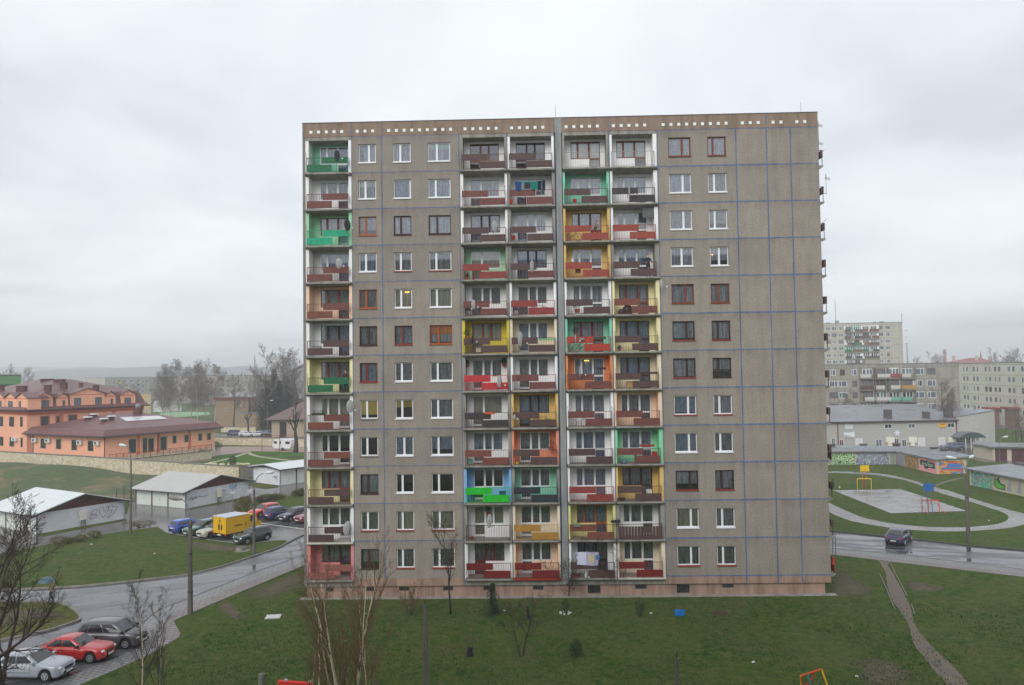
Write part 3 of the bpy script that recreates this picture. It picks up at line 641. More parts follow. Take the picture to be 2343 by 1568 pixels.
# block-paved lane and car park round the white garages
sheet('paved_lane', [(-420, 1330), (0, 1267), (116, 1244), (231, 1223), (300, 1213), (362, 1206), (381, 1219), (487, 1237), (561, 1245), (617, 1238), (653, 1236), (661, 1241), (760, 1205), (900, 1180), (900, 1085), (690, 1088), (575, 1110), (330, 1138), (298, 1150), (290, 1176), (180, 1204), (82, 1214), (-30, 1196), (-420, 1150)], E4, m_pave)
sheet('parking_bay', [(384, 1221), (487, 1237.5), (561, 1245.5), (622, 1239), (640, 1232), (600, 1215), (520, 1205), (430, 1196)], 2*E4, m_asph)
sheet('parking_bay', [(568, 1179), (640, 1173), (760, 1160), (760, 1222), (692, 1212), (588, 1197)], 2*E4, m_asph)
lawn1_top = [(-420, 1330), (0, 1267), (116, 1244), (231, 1223), (300, 1213), (362, 1206), (381, 1219), (487, 1237), (561, 1245), (617, 1238), (653, 1236), (661, 1241)]
lawn1_bot = [(661, 1241), (635, 1255), (579, 1274), (547, 1285), (491, 1302), (424, 1317), (339, 1327), (182, 1343), (0, 1352), (-250, 1366)]
# asphalt street west of the block
sheet('road', [(-420, 1374)]+lawn1_bot[::-1]+[(700, 1222), (900, 1180), (900, 1206), (695, 1270), (582, 1310), (363, 1396), (318, 1422), (324, 1479), (252, 1511), (150, 1550), (-10, 1616), (-150, 1660), (-420, 1560)], 2*E4, m_asph)
sheet('verge', [(-420, 1390), (-100, 1378), (0, 1379), (70, 1378), (131, 1380), (167, 1394), (184, 1416), (161, 1428), (106, 1445), (38, 1460), (0, 1468), (-100, 1490), (-420, 1520)], 3*E4, g_rough)
sheet('pavement', [(900, 1206), (695, 1270), (582, 1310), (363, 1396), (318, 1422), (324, 1479), (252, 1511), (150, 1550), (-10, 1616), (60, 1625), (178, 1568), (285, 1523), (339, 1498), (363, 1485), (409, 1458), (413, 1450), (397, 1420), (491, 1379), (694, 1294), (900, 1228)], 3*E4, m_setts)
sheet('pavement', [(900, 1218), (700, 1282), (600, 1319), (500, 1357), (397, 1400), (350, 1440), (330, 1480), (363, 1484), (409, 1458), (413, 1450), (397, 1420), (491, 1379), (694, 1294), (900, 1228)], 4*E4, m_red_setts)
strip('kerb', smooth_line([(700, 1222)]+lawn1_bot, 4), 0.16, 0.13, kerb_m)
strip('kerb', lawn1_top[1:-1], 0.12, 0.05, kerb_m)
strip('kerb', smooth_line([(-100, 1378), (0, 1379), (70, 1378), (131, 1380), (167, 1394), (184, 1416), (161, 1428), (106, 1445), (38, 1460), (0, 1468), (-100, 1490)], 5), 0.16, 0.13, kerb_m)
strip('kerb', [(900, 1206), (695, 1270), (582, 1310), (363, 1396), (325, 1425)], 0.1, 0.03, mat('wet_dark_kerb', (70, 70, 72), 0.4))
strip('kerb', [(900, 1229), (694, 1295), (491, 1380), (397, 1421)], 0.08, 0.05, kerb_m)
sheet('verge', [(524, 1173), (540, 1162), (560, 1150), (620, 1140), (700, 1128), (900, 1105), (900, 1145), (760, 1160), (700, 1168), (640, 1172), (568, 1178)], 3*E4, g_lawn)
strip('kerb', [(524, 1173.5), (568, 1178.5), (640, 1172.5), (700, 1168.5), (900, 1145.5)], 0.12, 0.08, kerb_m)
strip('road_marking', [(588, 1196.5), (640, 1203.5), (692, 1210.5), (760, 1221)], 0.16, 0.015, mat('worn_white_line', (205, 205, 200), 0.6))
for pts in ([c3(440, 1075), c3(900, 985), c3(1480, 890), c3(1515, 905), c3(1300, 945), c3(900, 1020), c3(520, 1095)], [c4(470, 735), c4(800, 670), c4(1240, 580), c4(1245, 600), c4(900, 672), c4(520, 745)], [c4(1245, 420), c4(1310, 400), c4(1640, 440), c4(1600, 470), c4(1450, 490), c4(1300, 470)]):
    sheet('verge', pts, 5*E4, g_rough)
patch([(495, 1366), (530, 1376), (555, 1396), (575, 1420), (535, 1422), (510, 1404), (488, 1386)], 2*E4)
patch([(540, 1358), (640, 1322), (700, 1302), (705, 1340), (650, 1362), (580, 1378)], 2*E4)
patch([(400, 1232), (500, 1244), (610, 1250), (560, 1266), (450, 1262)], 6*E4)
patch([(40, 1388), (110, 1390), (160, 1402), (165, 1414), (100, 1416), (20, 1430), (-60, 1436), (-20, 1402)], 6*E4)
patch([(2060, 1325), (2140, 1335), (2180, 1350), (2120, 1360), (2070, 1350)], E4)
patch([(1960, 1500), (2040, 1500), (2110, 1550), (2040, 1590), (1950, 1560)], E4)
# mound of rough grass by the stone wall
def mound_h(x, y):
    h = 3.0*math.exp(-(((x+84)/24)**2+((y-70)/13.5)**2)) + 1.6*math.exp(-(((x+58)/11)**2+((y-66)/8)**2))
    h += 0.5*(noise.noise(Vector((x*0.09, y*0.09, 0))))
    ed = min(1, max(0, (x+130)/12))*min(1, max(0, (-31-x)/8))*min(1, max(0, (y-43)/9))*min(1, max(0, (92-y)/3))
    return max(0, h)*ed - 0.06*(1-min(1, ed*3))
mm = MB(); mm.smooth = True; ni, nj = 70, 40
for i in range(ni+1): mm.addv([(-132+104*i/ni, 41+52*j/nj, mound_h(-132+104*i/ni, 41+52*j/nj)) for j in range(nj+1)])
for i in range(ni):
    for j in range(nj): a = i*(nj+1)+j; mm.face((a, a+nj+1, a+nj+2, a+1))
def m_moundmat():
    m, t, p = new_mat('mound_grass'); g = nn(t, 'ShaderNodeNewGeometry').outputs['Position']
    c = ramp(t, noisetex(t, g, 1.2, 6, 0.75), [(0.3, (0.035, 0.065, 0.02)), (0.5, (0.06, 0.09, 0.03)), (0.72, (0.11, 0.115, 0.05))])
    c = mixc(t, ramp_f(t, noisetex(t, g, 0.13, 5, 0.65, 0.4), [(0.53, 0), (0.62, 0.7)]), c, (0.21, 0.145, 0.08))
    c = mixc(t, 1.0, c, ramp(t, noisetex(t, g, 7, 3, .8), [(0.3, (.7,)*3), (0.7, (1.3,)*3)]), 'MULTIPLY')
    t.links.new(c, p.inputs['Base Color']); p.inputs['Roughness'].default_value = 0.95; return m
structure(mm.build('mound', m_moundmat()))

# plateau of the hotel grounds behind the stone wall
WL = Vector((-104, 92, 0)); W0 = P(0, 1034, 3.9).to_2d(); W1 = P(362, 1056, 2.8).to_2d(); W2 = P(547, 1069, 2).to_2d(); W3 = P(573, 1066, 2).to_2d()
# world plateau outline follows the wall
pts = [(-160, 100), (W0.x-20, W0.y+7), (W0.x, W0.y+.2), (W1.x, W1.y+.2), (W2.x, W2.y+.2), (W3.x, W3.y+.2), (6, 80), (60, 130), (60, 330), (-300, 330), (-300, 140)]
sheet('plateau', pts, 1.0, g_lawn, px=False)
PZ = 1.0
def sh2(name, pts, z, m): return sheet(name, pts, z, m)
sh2('garden_lawn', [c2(480, 1425), c2(680, 1362), c2(880, 1325), c2(1100, 1288), c2(1250, 1278), c2(1900, 1292), c2(2300, 1310), c2(2300, 1420), c2(1840, 1440), c2(1215, 1485), c2(800, 1450)], PZ+.01, g_fresh)
sh2('paved_yard', [c2(700, 1250), c2(900, 1222), c2(2300, 1215), c2(2300, 1300), c2(1900, 1290), c2(1250, 1276), c2(1160, 1286), c2(1000, 1308), c2(860, 1322), c2(700, 1345)], PZ+.014, m_terr)
g_pathm = m_concrete('pale_garden_path', (0.42, 0.39, 0.32), (0.34, 0.31, 0.25), (0.5, 0.47, 0.4), 0.2)
strip('garden_path', [c2(640, 1432), c2(850, 1390), c2(1010, 1352), c2(1180, 1292)], 0.9, 0.02, g_pathm, PZ+.012)
strip('garden_path', [c2(1180, 1290), c2(1230, 1318), c2(1300, 1338), c2(1450, 1360), c2(1680, 1388), c2(1900, 1410)], 0.8, 0.024, g_pathm, PZ+.012)
sh2('flower_bed', [c2(370, 1410), c2(500, 1375), c2(680, 1370), c2(780, 1378), c2(700, 1395), c2(520, 1410)], PZ+.018, m_dirt)
for a in ((1440, 1318, 110, 10), (1760, 1350, 140, 14)):
    sh2('flower_bed', [c2(a[0]+a[2]*cos(q*pi/6), a[1]+a[3]*sin(q*pi/6)) for q in range(12)], PZ+.018, mat('dug_soil', (70, 78, 45), 0.95, k=.6))
sh2('car_park', [c2(780, 1110), c2(2300, 1115), c2(2300, 1060), c2(1560, 1055), c2(1280, 1050), c2(950, 1080), c2(790, 1060)], PZ+.01, m_asph)
sh2('road', [c2(1280, 1050), c2(1560, 1040), c2(2300, 1030), c2(2300, 1075), c2(1560, 1100)], PZ+.014, m_path)
sh2('sports_pitch', [c2(120, 865), c2(150, 820), c2(420, 810), c2(720, 815), c2(740, 840), c2(500, 862), c2(300, 875)], PZ+.012, mat('green_sports_surface', (120, 160, 116), 0.7))

# east side: street, ring path, court
sheet('road', [(1500, 1195), (1800, 1209), (1902, 1217), (2031, 1229), (2083, 1235), (2219, 1250), (2342, 1260), (2700, 1292), (2700, 1336), (2342, 1303), (2072, 1271), (1896, 1254), (1700, 1238), (1500, 1222)], 2*E4, m_asphR)
sheet('pavement', [(1500, 1222), (1700, 1238), (1896, 1254), (2072, 1271), (2342, 1303), (2700, 1345), (2700, 1362), (2342, 1320), (2072, 1289), (1896, 1268), (1700, 1249), (1500, 1232)], 3*E4, m_setts)
sheet('pavement', [(1500, 1228), (1700, 1245), (1896, 1262), (2072, 1281), (2342, 1312), (2700, 1354), (2700, 1362), (2342, 1320), (2072, 1289), (1896, 1268), (1700, 1249), (1500, 1232)], 4*E4, m_red_setts)
strip('kerb', [(1500, 1195), (1800, 1209), (1902, 1217), (2031, 1229), (2083, 1235), (2219, 1250), (2342, 1260), (2700, 1292)], 0.15, 0.12, mat('wet_dark_kerb', (70, 70, 72), 0.4))
strip('kerb', [(1500, 1222), (1700, 1238), (1896, 1254), (2072, 1271), (2342, 1303)], 0.1, 0.04, kerb_m)
po = smooth_line([cR(-500, 440), cR(150, 425), cR(400, 428), cR(700, 447), cR(900, 475), cR(1150, 540), cR(1300, 590), cR(1500, 640), cR(1700, 705), cR(1900, 770), cR(2200, 860), cR(2340, 895), cR(2420, 945), cR(2380, 1000), cR(2250, 1042), cR(2100, 1065), cR(1750, 1090), cR(1500, 1095), cR(1200, 1085), cR(900, 1060), cR(600, 1015), cR(400, 975), cR(250, 920), cR(155, 870), cR(-200, 640)], 4)
pi_ = smooth_line([cR(-120, 610), cR(155, 770), cR(300, 840), cR(450, 905), cR(600, 955), cR(900, 1010), cR(1200, 1040), cR(1500, 1050), cR(1750, 1045), cR(2000, 1020), cR(2130, 985), cR(2170, 930), cR(2100, 880), cR(1950, 830), cR(1700, 750), cR(1450, 680), cR(1250, 610), cR(1100, 550), cR(900, 500), cR(600, 460), cR(150, 440), cR(-450, 455)], 4)
sheet('path', po+pi_, E4, m_path)
sheet('court', [cR(195, 637), cR(960, 620), cR(1720, 872), cR(850, 897)], 2*E4, m_court)
strip('kerb', [cR(195, 637), cR(850, 897), cR(1720, 872)], 0.08, 0.05, mat('wet_dark_kerb', (70, 70, 72), 0.4))
lf = [(700, 205), (735, 260), (775, 340), (800, 500), (860, 650), (950, 780), (1030, 900), (1065, 1060), (1130, 1180), (1250, 1330), (1460, 1568), (1700, 1800)]
rt = [(1950, 1800), (1700, 1568), (1550, 1400), (1400, 1250), (1270, 1130), (1150, 990), (1085, 870), (1060, 760), (1000, 600), (930, 470), (850, 330), (800, 260), (825, 215)]
rz_ = random.Random(4)
sheet('footpath', [(a+rz_.uniform(-1.3, 1.3), b+rz_.uniform(-.6, .6)) for a, b in smooth_line([cQ(*a) for a in lf], 6)+smooth_line([cQ(*a) for a in rt], 6)], 2*E4, m_dirt)
strip('path_edging', [cQ(710, 350), cQ(790, 520), cQ(830, 630), cQ(880, 740)], 0.05, 0.06, kerb_m)
strip('path_edging', [cQ(830, 235), cQ(870, 320), cQ(940, 455), cQ(1010, 590)], 0.05, 0.06, kerb_m)
strip('path_edging', [cQ(1060, 690), cQ(1095, 790)], 0.05, 0.06, kerb_m)
strip('path', [cR(1350, 588), cR(1450, 545), cR(1600, 505), cR(1700, 492)], 0.5, 0.006, m_dirt)
patch([cQ(120, 500), cQ(200, 330), cQ(330, 270), cQ(480, 400), cQ(720, 520), cQ(640, 620), cQ(380, 640), cQ(170, 620)], 2*E4)
sheet('paved_yard', [cT(100, 1330), cT(1480, 1330), cT(1900, 1440), cT(2400, 1500), cT(2400, 1580), cT(1700, 1530), cT(1500, 1470), cT(100, 1420)], E4, m_pave)
sheet('road', [cT(1850, 1110), cT(2600, 1190), cT(2600, 1260), cT(1850, 1190)], E4, m_asphR)

# far hills with woods on them
def hill(name, y0, x0, x1, hmax, seed, base):
    m_ = MB(); m_.smooth = True; n = 260
    rows = []
    for r_, (dy, f) in enumerate(((0, 0), (120, 0.45), (260, 0.82), (420, 1.0), (800, 0.9))):
        row = []
        for i in range(n+1):
            x = x0+(x1-x0)*i/n; h = hmax*(0.74+0.50*noise.noise(Vector((x*0.0016, seed, 0)))+0.14*noise.noise(Vector((x*0.009, seed, 2)))+0.10*noise.noise(Vector((x*0.05, seed, 5))))
            e_ = min(1, (x-x0)/400, (x1-x)/400)
            row.append((x, y0+dy, h*f*e_-0.5))
        rows.append(m_.addv(row))
    for a, b in zip(rows, rows[1:]):
        for i in range(n): m_.face((a+i, a+i+1, b+i+1, b+i))
    structure(m_.build(name, mat('far_woodland', (34, 46, 58), 0.95, var=0.6, scale=0.02)))
hill('hills', 1500, -2300, 500, 44, 3.3, 0)
hill('hills', 2300, -3200, 1500, 74, 7.7, 0)
hill('hills', 2200, 600, 3600, 22, 1.2, 0)
# ------------------------------------------------------------------ trees and shrubs
m_bark = mat('dark_wet_bark', (58, 50, 46), 0.85, var=0.3, scale=6, k=1.0)
m_birch = mat('birch_bark', (196, 180, 158), 0.8, var=0.4, scale=9, k=1.0)
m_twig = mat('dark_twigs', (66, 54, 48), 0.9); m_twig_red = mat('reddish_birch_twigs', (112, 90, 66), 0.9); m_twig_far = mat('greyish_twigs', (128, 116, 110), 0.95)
m_bud = mat('reddish_buds', (110, 78, 60), 0.9); m_twig_green = mat('budding_twigs', (92, 82, 42), 0.9)
m_needle = mat('spruce_needles', (38, 58, 34), 0.9, var=0.5, scale=2.5); m_hedge = mat('hedge_twigs_and_buds', (92, 88, 42), 0.9, var=0.45, scale=6)
m_ever = mat('evergreen_leaves', (44, 70, 30), 0.85, var=0.4, scale=5)
def grow(seed, H, r0, nch, ratio, ang, start=(0.3, 0.15, 0.1, 0.05), up=0.1, wob=0.12, sides=(7, 5, 3, 3), rmin=0.008, stems=1, lean=0.0, droop=0.0, fork=None, buds=0, taper=0.12):
    rr = random.Random(seed); tk, cr_ = MB(), MB(); tk.smooth = cr_.smooth = True; last = len(nch)
    def br(p, d, L, r, lv):
        n = (9, 6, 4, 3, 2)[min(lv, 4)]; pts = [p.copy()]; q = p.copy(); dd = d.copy()
        for i in range(n):
            dd = dd + Vector((rr.uniform(-1, 1), rr.uniform(-1, 1), rr.uniform(-1, 1)))*wob + Vector((0, 0, up if lv else up*0.6)) - Vector((0, 0, droop if lv >= 2 else 0))
            dd.normalize(); q = q+dd*L/n; pts.append(q.copy())
        rad = [max(rmin, r*(1-(1-taper)*i/n)) for i in range(n+1)]
        (tk if lv == 0 else cr_).tube(pts, rad, sides[min(lv, 3)], cap=lv < 2)
        if lv < last:
            for i in range(nch[lv]):
                t = start[min(lv, 3)]+(1-start[min(lv, 3)])*((i+rr.random())/nch[lv]); f = min(n-0.001, t*n); a = int(f); b_ = pts[a].lerp(pts[a+1], f-a)
                dl = (pts[a+1]-pts[a]).normalized(); pe = dl.orthogonal().normalized(); pe.rotate(Matrix.Rotation(rr.uniform(0, 2*pi)+2.4*i, 3, dl))
                th = R(ang[lv]*rr.uniform(0.75, 1.25)); nd = dl*cos(th)+pe*sin(th)
                br(b_, nd, L*ratio[lv]*(1-0.55*t)*rr.uniform(0.8, 1.2), max(rmin, rad[a]*0.62), lv+1)
        if buds and lv >= last-1:
            for i in range(buds):
                b_ = pts[rr.randrange(1, len(pts))]+Vector((rr.uniform(-.05, .05),)*3); s_ = 0.03; n0 = cr_.addv([b_, b_+Vector((s_, 0, s_)), b_+Vector((0, s_, -s_))]); cr_.face((n0, n0+1, n0+2))
    for i in range(stems):
        az_ = 2*pi*i/stems+rr.random(); d = Vector((lean*cos(az_), lean*sin(az_), 1)).normalized()
        br(Vector((0.12*cos(az_) if stems > 1 else 0, 0.12*sin(az_) if stems > 1 else 0, -0.05)), d, H*(1 if i == 0 else rr.uniform(0.75, 1)), r0*(1 if i == 0 else rr.uniform(0.6, 0.9)), 0)
    return tk, cr_
def tree(name, label, cat, loc, tkcr, mt, mc, rz=0.0, group=None):
    t = thing(name, label, cat, loc, rz, group); tkcr[0].build('trunk', mt, t); tkcr[1].build('crown', mc, t); return t
def conifer(seed, H, rad, n=26, per=11, tw=7):
    rr = random.Random(seed); tk, c = MB(), MB(); tk.tube([(0, 0, -0.05), (0, 0, H*0.97)], [rad*0.07, 0.02], 6)
    for i in range(n):
        f = (i+0.4)/n; z = H*(0.08+0.92*f); rl = rad*(1-f)**0.8*rr.uniform(0.8, 1.15)
        for j in range(per):
            a = 2*pi*j/per+i*1.7+rr.uniform(-.2, .2); L = rl*rr.uniform(0.7, 1.15)+0.05; drop = L*0.25
            for q in range(tw):
                t = (q+rr.random())/tw; p = Vector((cos(a)*L*t, sin(a)*L*t, z-drop*t)); s_ = (0.10+0.16*(1-t))*rad*(0.5 if rad > 2 else 0.62)+0.02; b = a+rr.uniform(-1.2, 1.2)
                e1 = Vector((cos(b), sin(b), rr.uniform(-.6, .1)))*s_*1.4; e2 = Vector((-sin(b), cos(b), rr.uniform(-.3, .3)))*s_*0.45
                n0 = c.addv([p-e2, p+e1*0.5-e2*.6, p+e1, p+e2]); c.face((n0, n0+1, n0+2, n0+3))
    return tk, c
def bushy(seed, rx, ry, rz, nl=500, s=0.07, stems=10):
    rr = random.Random(seed); tk, c = MB(), MB()
    for i in range(stems): a = rr.uniform(0, 2*pi); tk.tube([(0.1*rx*cos(a), 0.1*ry*sin(a), -0.05), (rx*.5*cos(a), ry*.5*sin(a), rz*0.8), (rx*.75*cos(a), ry*.75*sin(a), rz*1.5)], [0.02, 0.012, 0.006], 3)
    for i in range(nl):
        u_ = rr.uniform(-0.9, 1); a = rr.uniform(0, 2*pi); q = math.sqrt(max(0, 1-u_*u_)); k_ = rr.uniform(0.55, 1.06)*(1+0.12*sin(3*a+seed))
        p = Vector((rx*q*cos(a)*k_, ry*q*sin(a)*k_, rz+rz*u_*k_*0.98)); e1 = Vector((rr.uniform(-1, 1), rr.uniform(-1, 1), rr.uniform(-1, 1)))*s; e2 = Vector((rr.uniform(-1, 1), rr.uniform(-1, 1), rr.uniform(-1, 1)))*s
        n0 = c.addv([p, p+e1, p+e1+e2, p+e2]); c.face((n0, n0+1, n0+2, n0+3))
    return tk, c
# near trees
birch1 = grow(11, 7.9, 0.115, (10, 7, 6, 4), (0.52, 0.50, 0.42, 0.45), (24, 28, 34, 40), (0.12, 0.15, 0.1, 0.1), up=0.05, wob=0.07, rmin=0.0036, stems=5, lean=0.26)
tree('birch_tree', 'tall multi stemmed pale birch with bare reddish twigs in front of the block', 'tree', P(790, 1690), birch1, m_birch, m_twig_red, 0.4)
tree('birch_tree', 'smaller birch with thin reddish twigs between the red seesaw beam and the big birch', 'tree', P(725, 1670), grow(12, 5.4, 0.06, (9, 6, 6), (0.5, 0.5, 0.45), (28, 32, 40), (0.15, .1, .1, .1), up=0.08, rmin=0.004, stems=2, lean=.2), m_birch, m_twig_red, 1.0)
tree('birch_tree', 'slim birch with fine brown twigs close right of the big birch', 'tree', P(852, 1700), grow(13, 6.2, 0.07, (9, 6, 6), (0.45, 0.5, 0.45), (22, 32, 40), (0.15, .1, .1, .1), up=0.09, rmin=0.004, stems=2, lean=.2), m_birch, m_twig_red, 2.0)
tree('birch_tree', 'thin young birch standing before the grey parked minivan', 'tree', P(325, 1640), grow(14, 6.3, 0.055, (17, 7, 5), (0.36, 0.5, 0.5), (26, 34, 40), (0.15, .1, .1, .1), up=0.07, rmin=0.0042, wob=.06, buds=2), m_birch, m_twig, 0.3)
tree('birch_tree', 'second thin young birch right of the grey minivan', 'tree', P(368, 1655), grow(15, 5.8, 0.05, (16, 7, 5), (0.36, 0.5, 0.5), (26, 34, 40), (0.15, .1, .1, .1), up=0.07, rmin=0.0042, wob=.06, buds=2), m_birch, m_twig, 1.3)
tree('bare_tree', 'large dark bare tree at the left edge above the silver car', 'tree', P(8, 1665), grow(21, 8.9, 0.20, (16, 10, 8, 5), (0.80, 0.54, 0.45, 0.45), (46, 36, 36, 38), (0.18, 0.15, 0.1, 0.1), up=0.05, wob=0.13, rmin=0.007), m_bark, m_twig, 2.2)
tree('bare_tree', 'small bare forked tree on the lawn before the cream and peach balconies', 'tree', P(1193, 1501), grow(31, 3.5, 0.06, (8, 6, 4), (0.7, 0.5, 0.5), (46, 38, 38), (0.22, .15, .1, .1), up=0.02, rmin=0.007, stems=2, lean=.3), m_bark, m_twig, 0.7)
tree('bare_tree', 'taller bare tree close to the wall below the ground floor windows', 'tree', P(1031, 1405), grow(32, 6.0, 0.085, (10, 7, 5), (0.55, 0.5, 0.5), (30, 36, 38), (0.3, .15, .1, .1), up=0.08, rmin=0.009), m_bark, m_twig, 0.2)
tree('spruce_tree', 'small dark spruce on the lawn near the plinth', 'tree', P(1127, 1406), conifer(41, 2.2, 0.95, 16, 9, 6), m_bark, m_needle, 0)
tree('pine_tree', 'little round crowned pine alone in the middle of the lawn', 'tree', P(1318, 1504), bushy(42, 0.45, 0.45, 0.52, 900, 0.055, 6), m_bark, m_ever, 0)
tree('evergreen_shrub', 'tiny evergreen with white stones round its foot', 'shrub', P(1293, 1402), bushy(43, 0.33, 0.33, 0.5, 500, 0.05, 6), m_bark, m_ever, 0)
tree('evergreen_shrub', 'slender dark evergreen on the lawn right of the white stones', 'shrub', P(1463, 1412), bushy(44, 0.35, 0.35, 0.66, 500, 0.045, 6), m_bark, m_needle, 0)
tree('leafless_shrub', 'brown leafless shrub left of the taller bare tree by the wall', 'shrub', P(938, 1408), grow(45, 2.2, 0.02, (8, 5), (0.5, 0.5), (26, 30), (0.15, .1, .1, .1), rmin=0.007, stems=9, lean=0.3, up=0.03), m_bark, m_twig_red, 0)
tree('climbing_plant', 'leafless creeper clinging round the dark grey joint between the ground floor balconies', 'plant', (19.8, -0.1, 0.0), grow(46, 3.2, 0.02, (9, 6, 4), (0.6, 0.5, 0.5), (45, 45, 45), (0.1, .1, .1, .1), rmin=0.006, stems=5, lean=0.25, up=0.05, wob=.25), m_twig, m_twig, 0)
tree('climbing_plant', 'leafless creeper trailing up between the laundry balcony and its neighbour', 'plant', (23.5, -0.25, 0.1), grow(47, 4.8, 0.015, (9, 6, 4), (0.3, 0.5, 0.5), (45, 45, 45), (0.1, .1, .1, .1), rmin=0.006, stems=3, lean=0.08, up=0.08, wob=.22), m_twig, m_twig, 0)
tree('leafless_shrub', 'short twiggy shrub in a dark pot sleeve left of the small forked tree', 'shrub', P(1073, 1499), grow(48, 1.3, 0.015, (5, 4), (0.5, 0.5), (30, 30), (0.4, .1, .1, .1), rmin=0.006, stems=5, lean=0.3), m_twig, m_twig_red, 0)
tree('leafless_shrub', 'thin leafless shrub on the lawn right of the small forked tree', 'shrub', P(1213, 1425), grow(49, 1.6, 0.015, (5, 4), (0.5, 0.5), (30, 30), (0.4, .1, .1, .1), rmin=0.006, stems=4, lean=0.3), m_twig, m_twig_red, 0)
for (a, b), lb, sd_, sz in ((c3(700, 1200), 'widest clipped bush on the lawn edge before the nearest garage', 51, 1.0), (c3(815, 1175), 'small clipped bush touching the widest bush before the nearest garage', 52, .6), (c3(950, 1155), 'clipped bush second from the lamp before the nearest garage', 53, .75), (c3(1130, 1115), 'clipped bush nearest the tall lamp before the nearest garage', 54, .8)):
    tree('clipped_bush', lb, 'bush', P(a, b), bushy(sd_, 0.95*sz, 0.75*sz, 0.5*sz, int(700*sz), 0.07, 14), m_bark, m_hedge, group='clipped bushes on the lawn edge')
for (a, b), lb, sd_ in ((c3(1670, 990), 'low budding hedge beside the tall lamp at the paved lane', 55),):
    tree('low_hedge', lb, 'hedge', P(a, b), bushy(sd_, 1.9, 0.5, 0.45, 900, 0.08, 24), m_bark, m_hedge, rz=0.2)
for (a, b), lb, sd_, s1 in ((c4(1150, 775), 'round green brown bush behind the yellow truck', 56, 1.0), (c4(1200, 705), 'round bush behind the first one by the hedge start', 57, .8)):
    tree('round_bush', lb, 'bush', P(a, b), bushy(sd_, 1.1*s1, 1.1*s1, 0.85*s1, 1100, 0.09, 12), m_bark, m_hedge)
for (a, b), (c_, d), lb, sd_ in ((c4(1280, 670), c4(1690, 620), 'long clipped hedge behind the red and blue parked cars', 58), (c4(1760, 590), c4(2050, 555), 'clipped hedge piece beside the corner of the block', 59)):
    p, q = P(a, b), P(c_, d); v = q-p
    tree('clipped_hedge', lb, 'hedge', (p+q)/2, bushy(sd_, v.length/2, 0.5, 0.5, 2600, 0.09, 60), m_bark, m_hedge, rz=math.atan2(v.y, v.x))

# middle-distance and far trees
fb = [grow(60+i, 19, 0.22, (26, 12, 9), (0.40, 0.5, 0.6), (40, 48, 52), (0.22, .1, .05, .1), up=0.02, wob=.07, sides=(6, 3, 3, 3), rmin=0.024, droop=0.22) for i in range(2)]
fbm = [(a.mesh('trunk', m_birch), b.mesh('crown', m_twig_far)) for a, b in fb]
def mtree(name, label, cat, loc, ms, rz, sc=1.0, group=None):
    t = thing(name, label, cat, loc, rz, group); t.scale = (sc, sc, sc)
    for nme, me in zip(('trunk', 'crown'), ms): o = bpy.data.objects.new(nme, me); COL.objects.link(o); o.parent = t
    return t
order = ['leftmost', 'second from the left', 'third from the left', 'fourth from the left', 'fifth from the left', 'sixth from the left', 'rightmost']
for i, (x, h) in enumerate(((372, 0.95), (391, 0.9), (408, 1.02), (437, 0.92), (452, 0.96), (470, 1.02), (491, 0.94))):
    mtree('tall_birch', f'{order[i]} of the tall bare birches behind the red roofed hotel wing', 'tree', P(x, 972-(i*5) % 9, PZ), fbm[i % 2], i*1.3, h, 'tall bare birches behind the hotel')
fr = [grow(70+i, 15, 0.28, (15, 10, 9), (0.5, 0.5, 0.5), (42, 40, 40), (0.28, .15, .1, .1), up=0.05, wob=.12, sides=(6, 3, 3, 3), rmin=0.02) for i in range(2)]
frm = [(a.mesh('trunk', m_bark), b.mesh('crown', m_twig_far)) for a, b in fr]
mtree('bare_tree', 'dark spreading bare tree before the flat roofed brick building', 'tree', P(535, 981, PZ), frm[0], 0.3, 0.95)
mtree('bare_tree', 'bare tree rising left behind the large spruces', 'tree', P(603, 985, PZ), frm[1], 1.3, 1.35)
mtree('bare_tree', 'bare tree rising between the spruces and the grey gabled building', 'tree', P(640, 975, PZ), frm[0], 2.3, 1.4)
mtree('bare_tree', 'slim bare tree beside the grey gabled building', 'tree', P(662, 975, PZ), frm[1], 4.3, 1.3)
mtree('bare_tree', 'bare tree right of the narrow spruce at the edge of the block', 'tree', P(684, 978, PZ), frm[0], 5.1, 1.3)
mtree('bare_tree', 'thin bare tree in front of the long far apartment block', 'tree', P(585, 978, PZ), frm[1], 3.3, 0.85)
pk_ = grow(75, 4.6, 0.3, (6, 5, 4), (0.6, 0.5, 0.4), (40, 34, 36), (0.45, .2, .1, .1), up=0.1, rmin=0.03, sides=(7, 4, 3, 3))
pkm = (pk_[0].mesh('trunk', m_bark), pk_[1].mesh('crown', m_twig))
mtree('pollarded_tree', 'dark pollarded tree between the white and silver cars behind the stone wall', 'tree', P(*c2(1185, 1105), PZ), pkm, 0.4, 1.25)
mtree('pollarded_tree', 'pollarded tree at the right end of the white caravan', 'tree', P(*c2(1750, 1292), PZ), pkm, 2.0, 1.75)
cf = [conifer(80+i, 16, 4.6, 34, 15, 9) for i in range(2)]; cfm = [(a.mesh('trunk', m_bark), b.mesh('crown', m_needle)) for a, b in cf]
for x, y, s_, lb, i in ((640, 984, .9, 'dark spruce between the largest spruce and the narrow one', 0), (600, 984, .75, 'shorter dark spruce at the left of the spruce clump', 0), (627, 982, 1.12, 'largest dark spruce left of the grey gabled building', 0), (611, 978, .92, 'dark spruce on the left of the largest spruce', 1), (655, 976, .98, 'narrow dark spruce nearest the grey gabled building', 1), (668, 972, .9, 'dark spruce hidden half behind the grey gabled building', 0)):
    mtree('spruce_tree', lb, 'tree', P(x, y, PZ), cfm[i], i+x, s_)
for i, (x, y, s_, lb) in enumerate(((2100, 990, .0, ''), )): pass
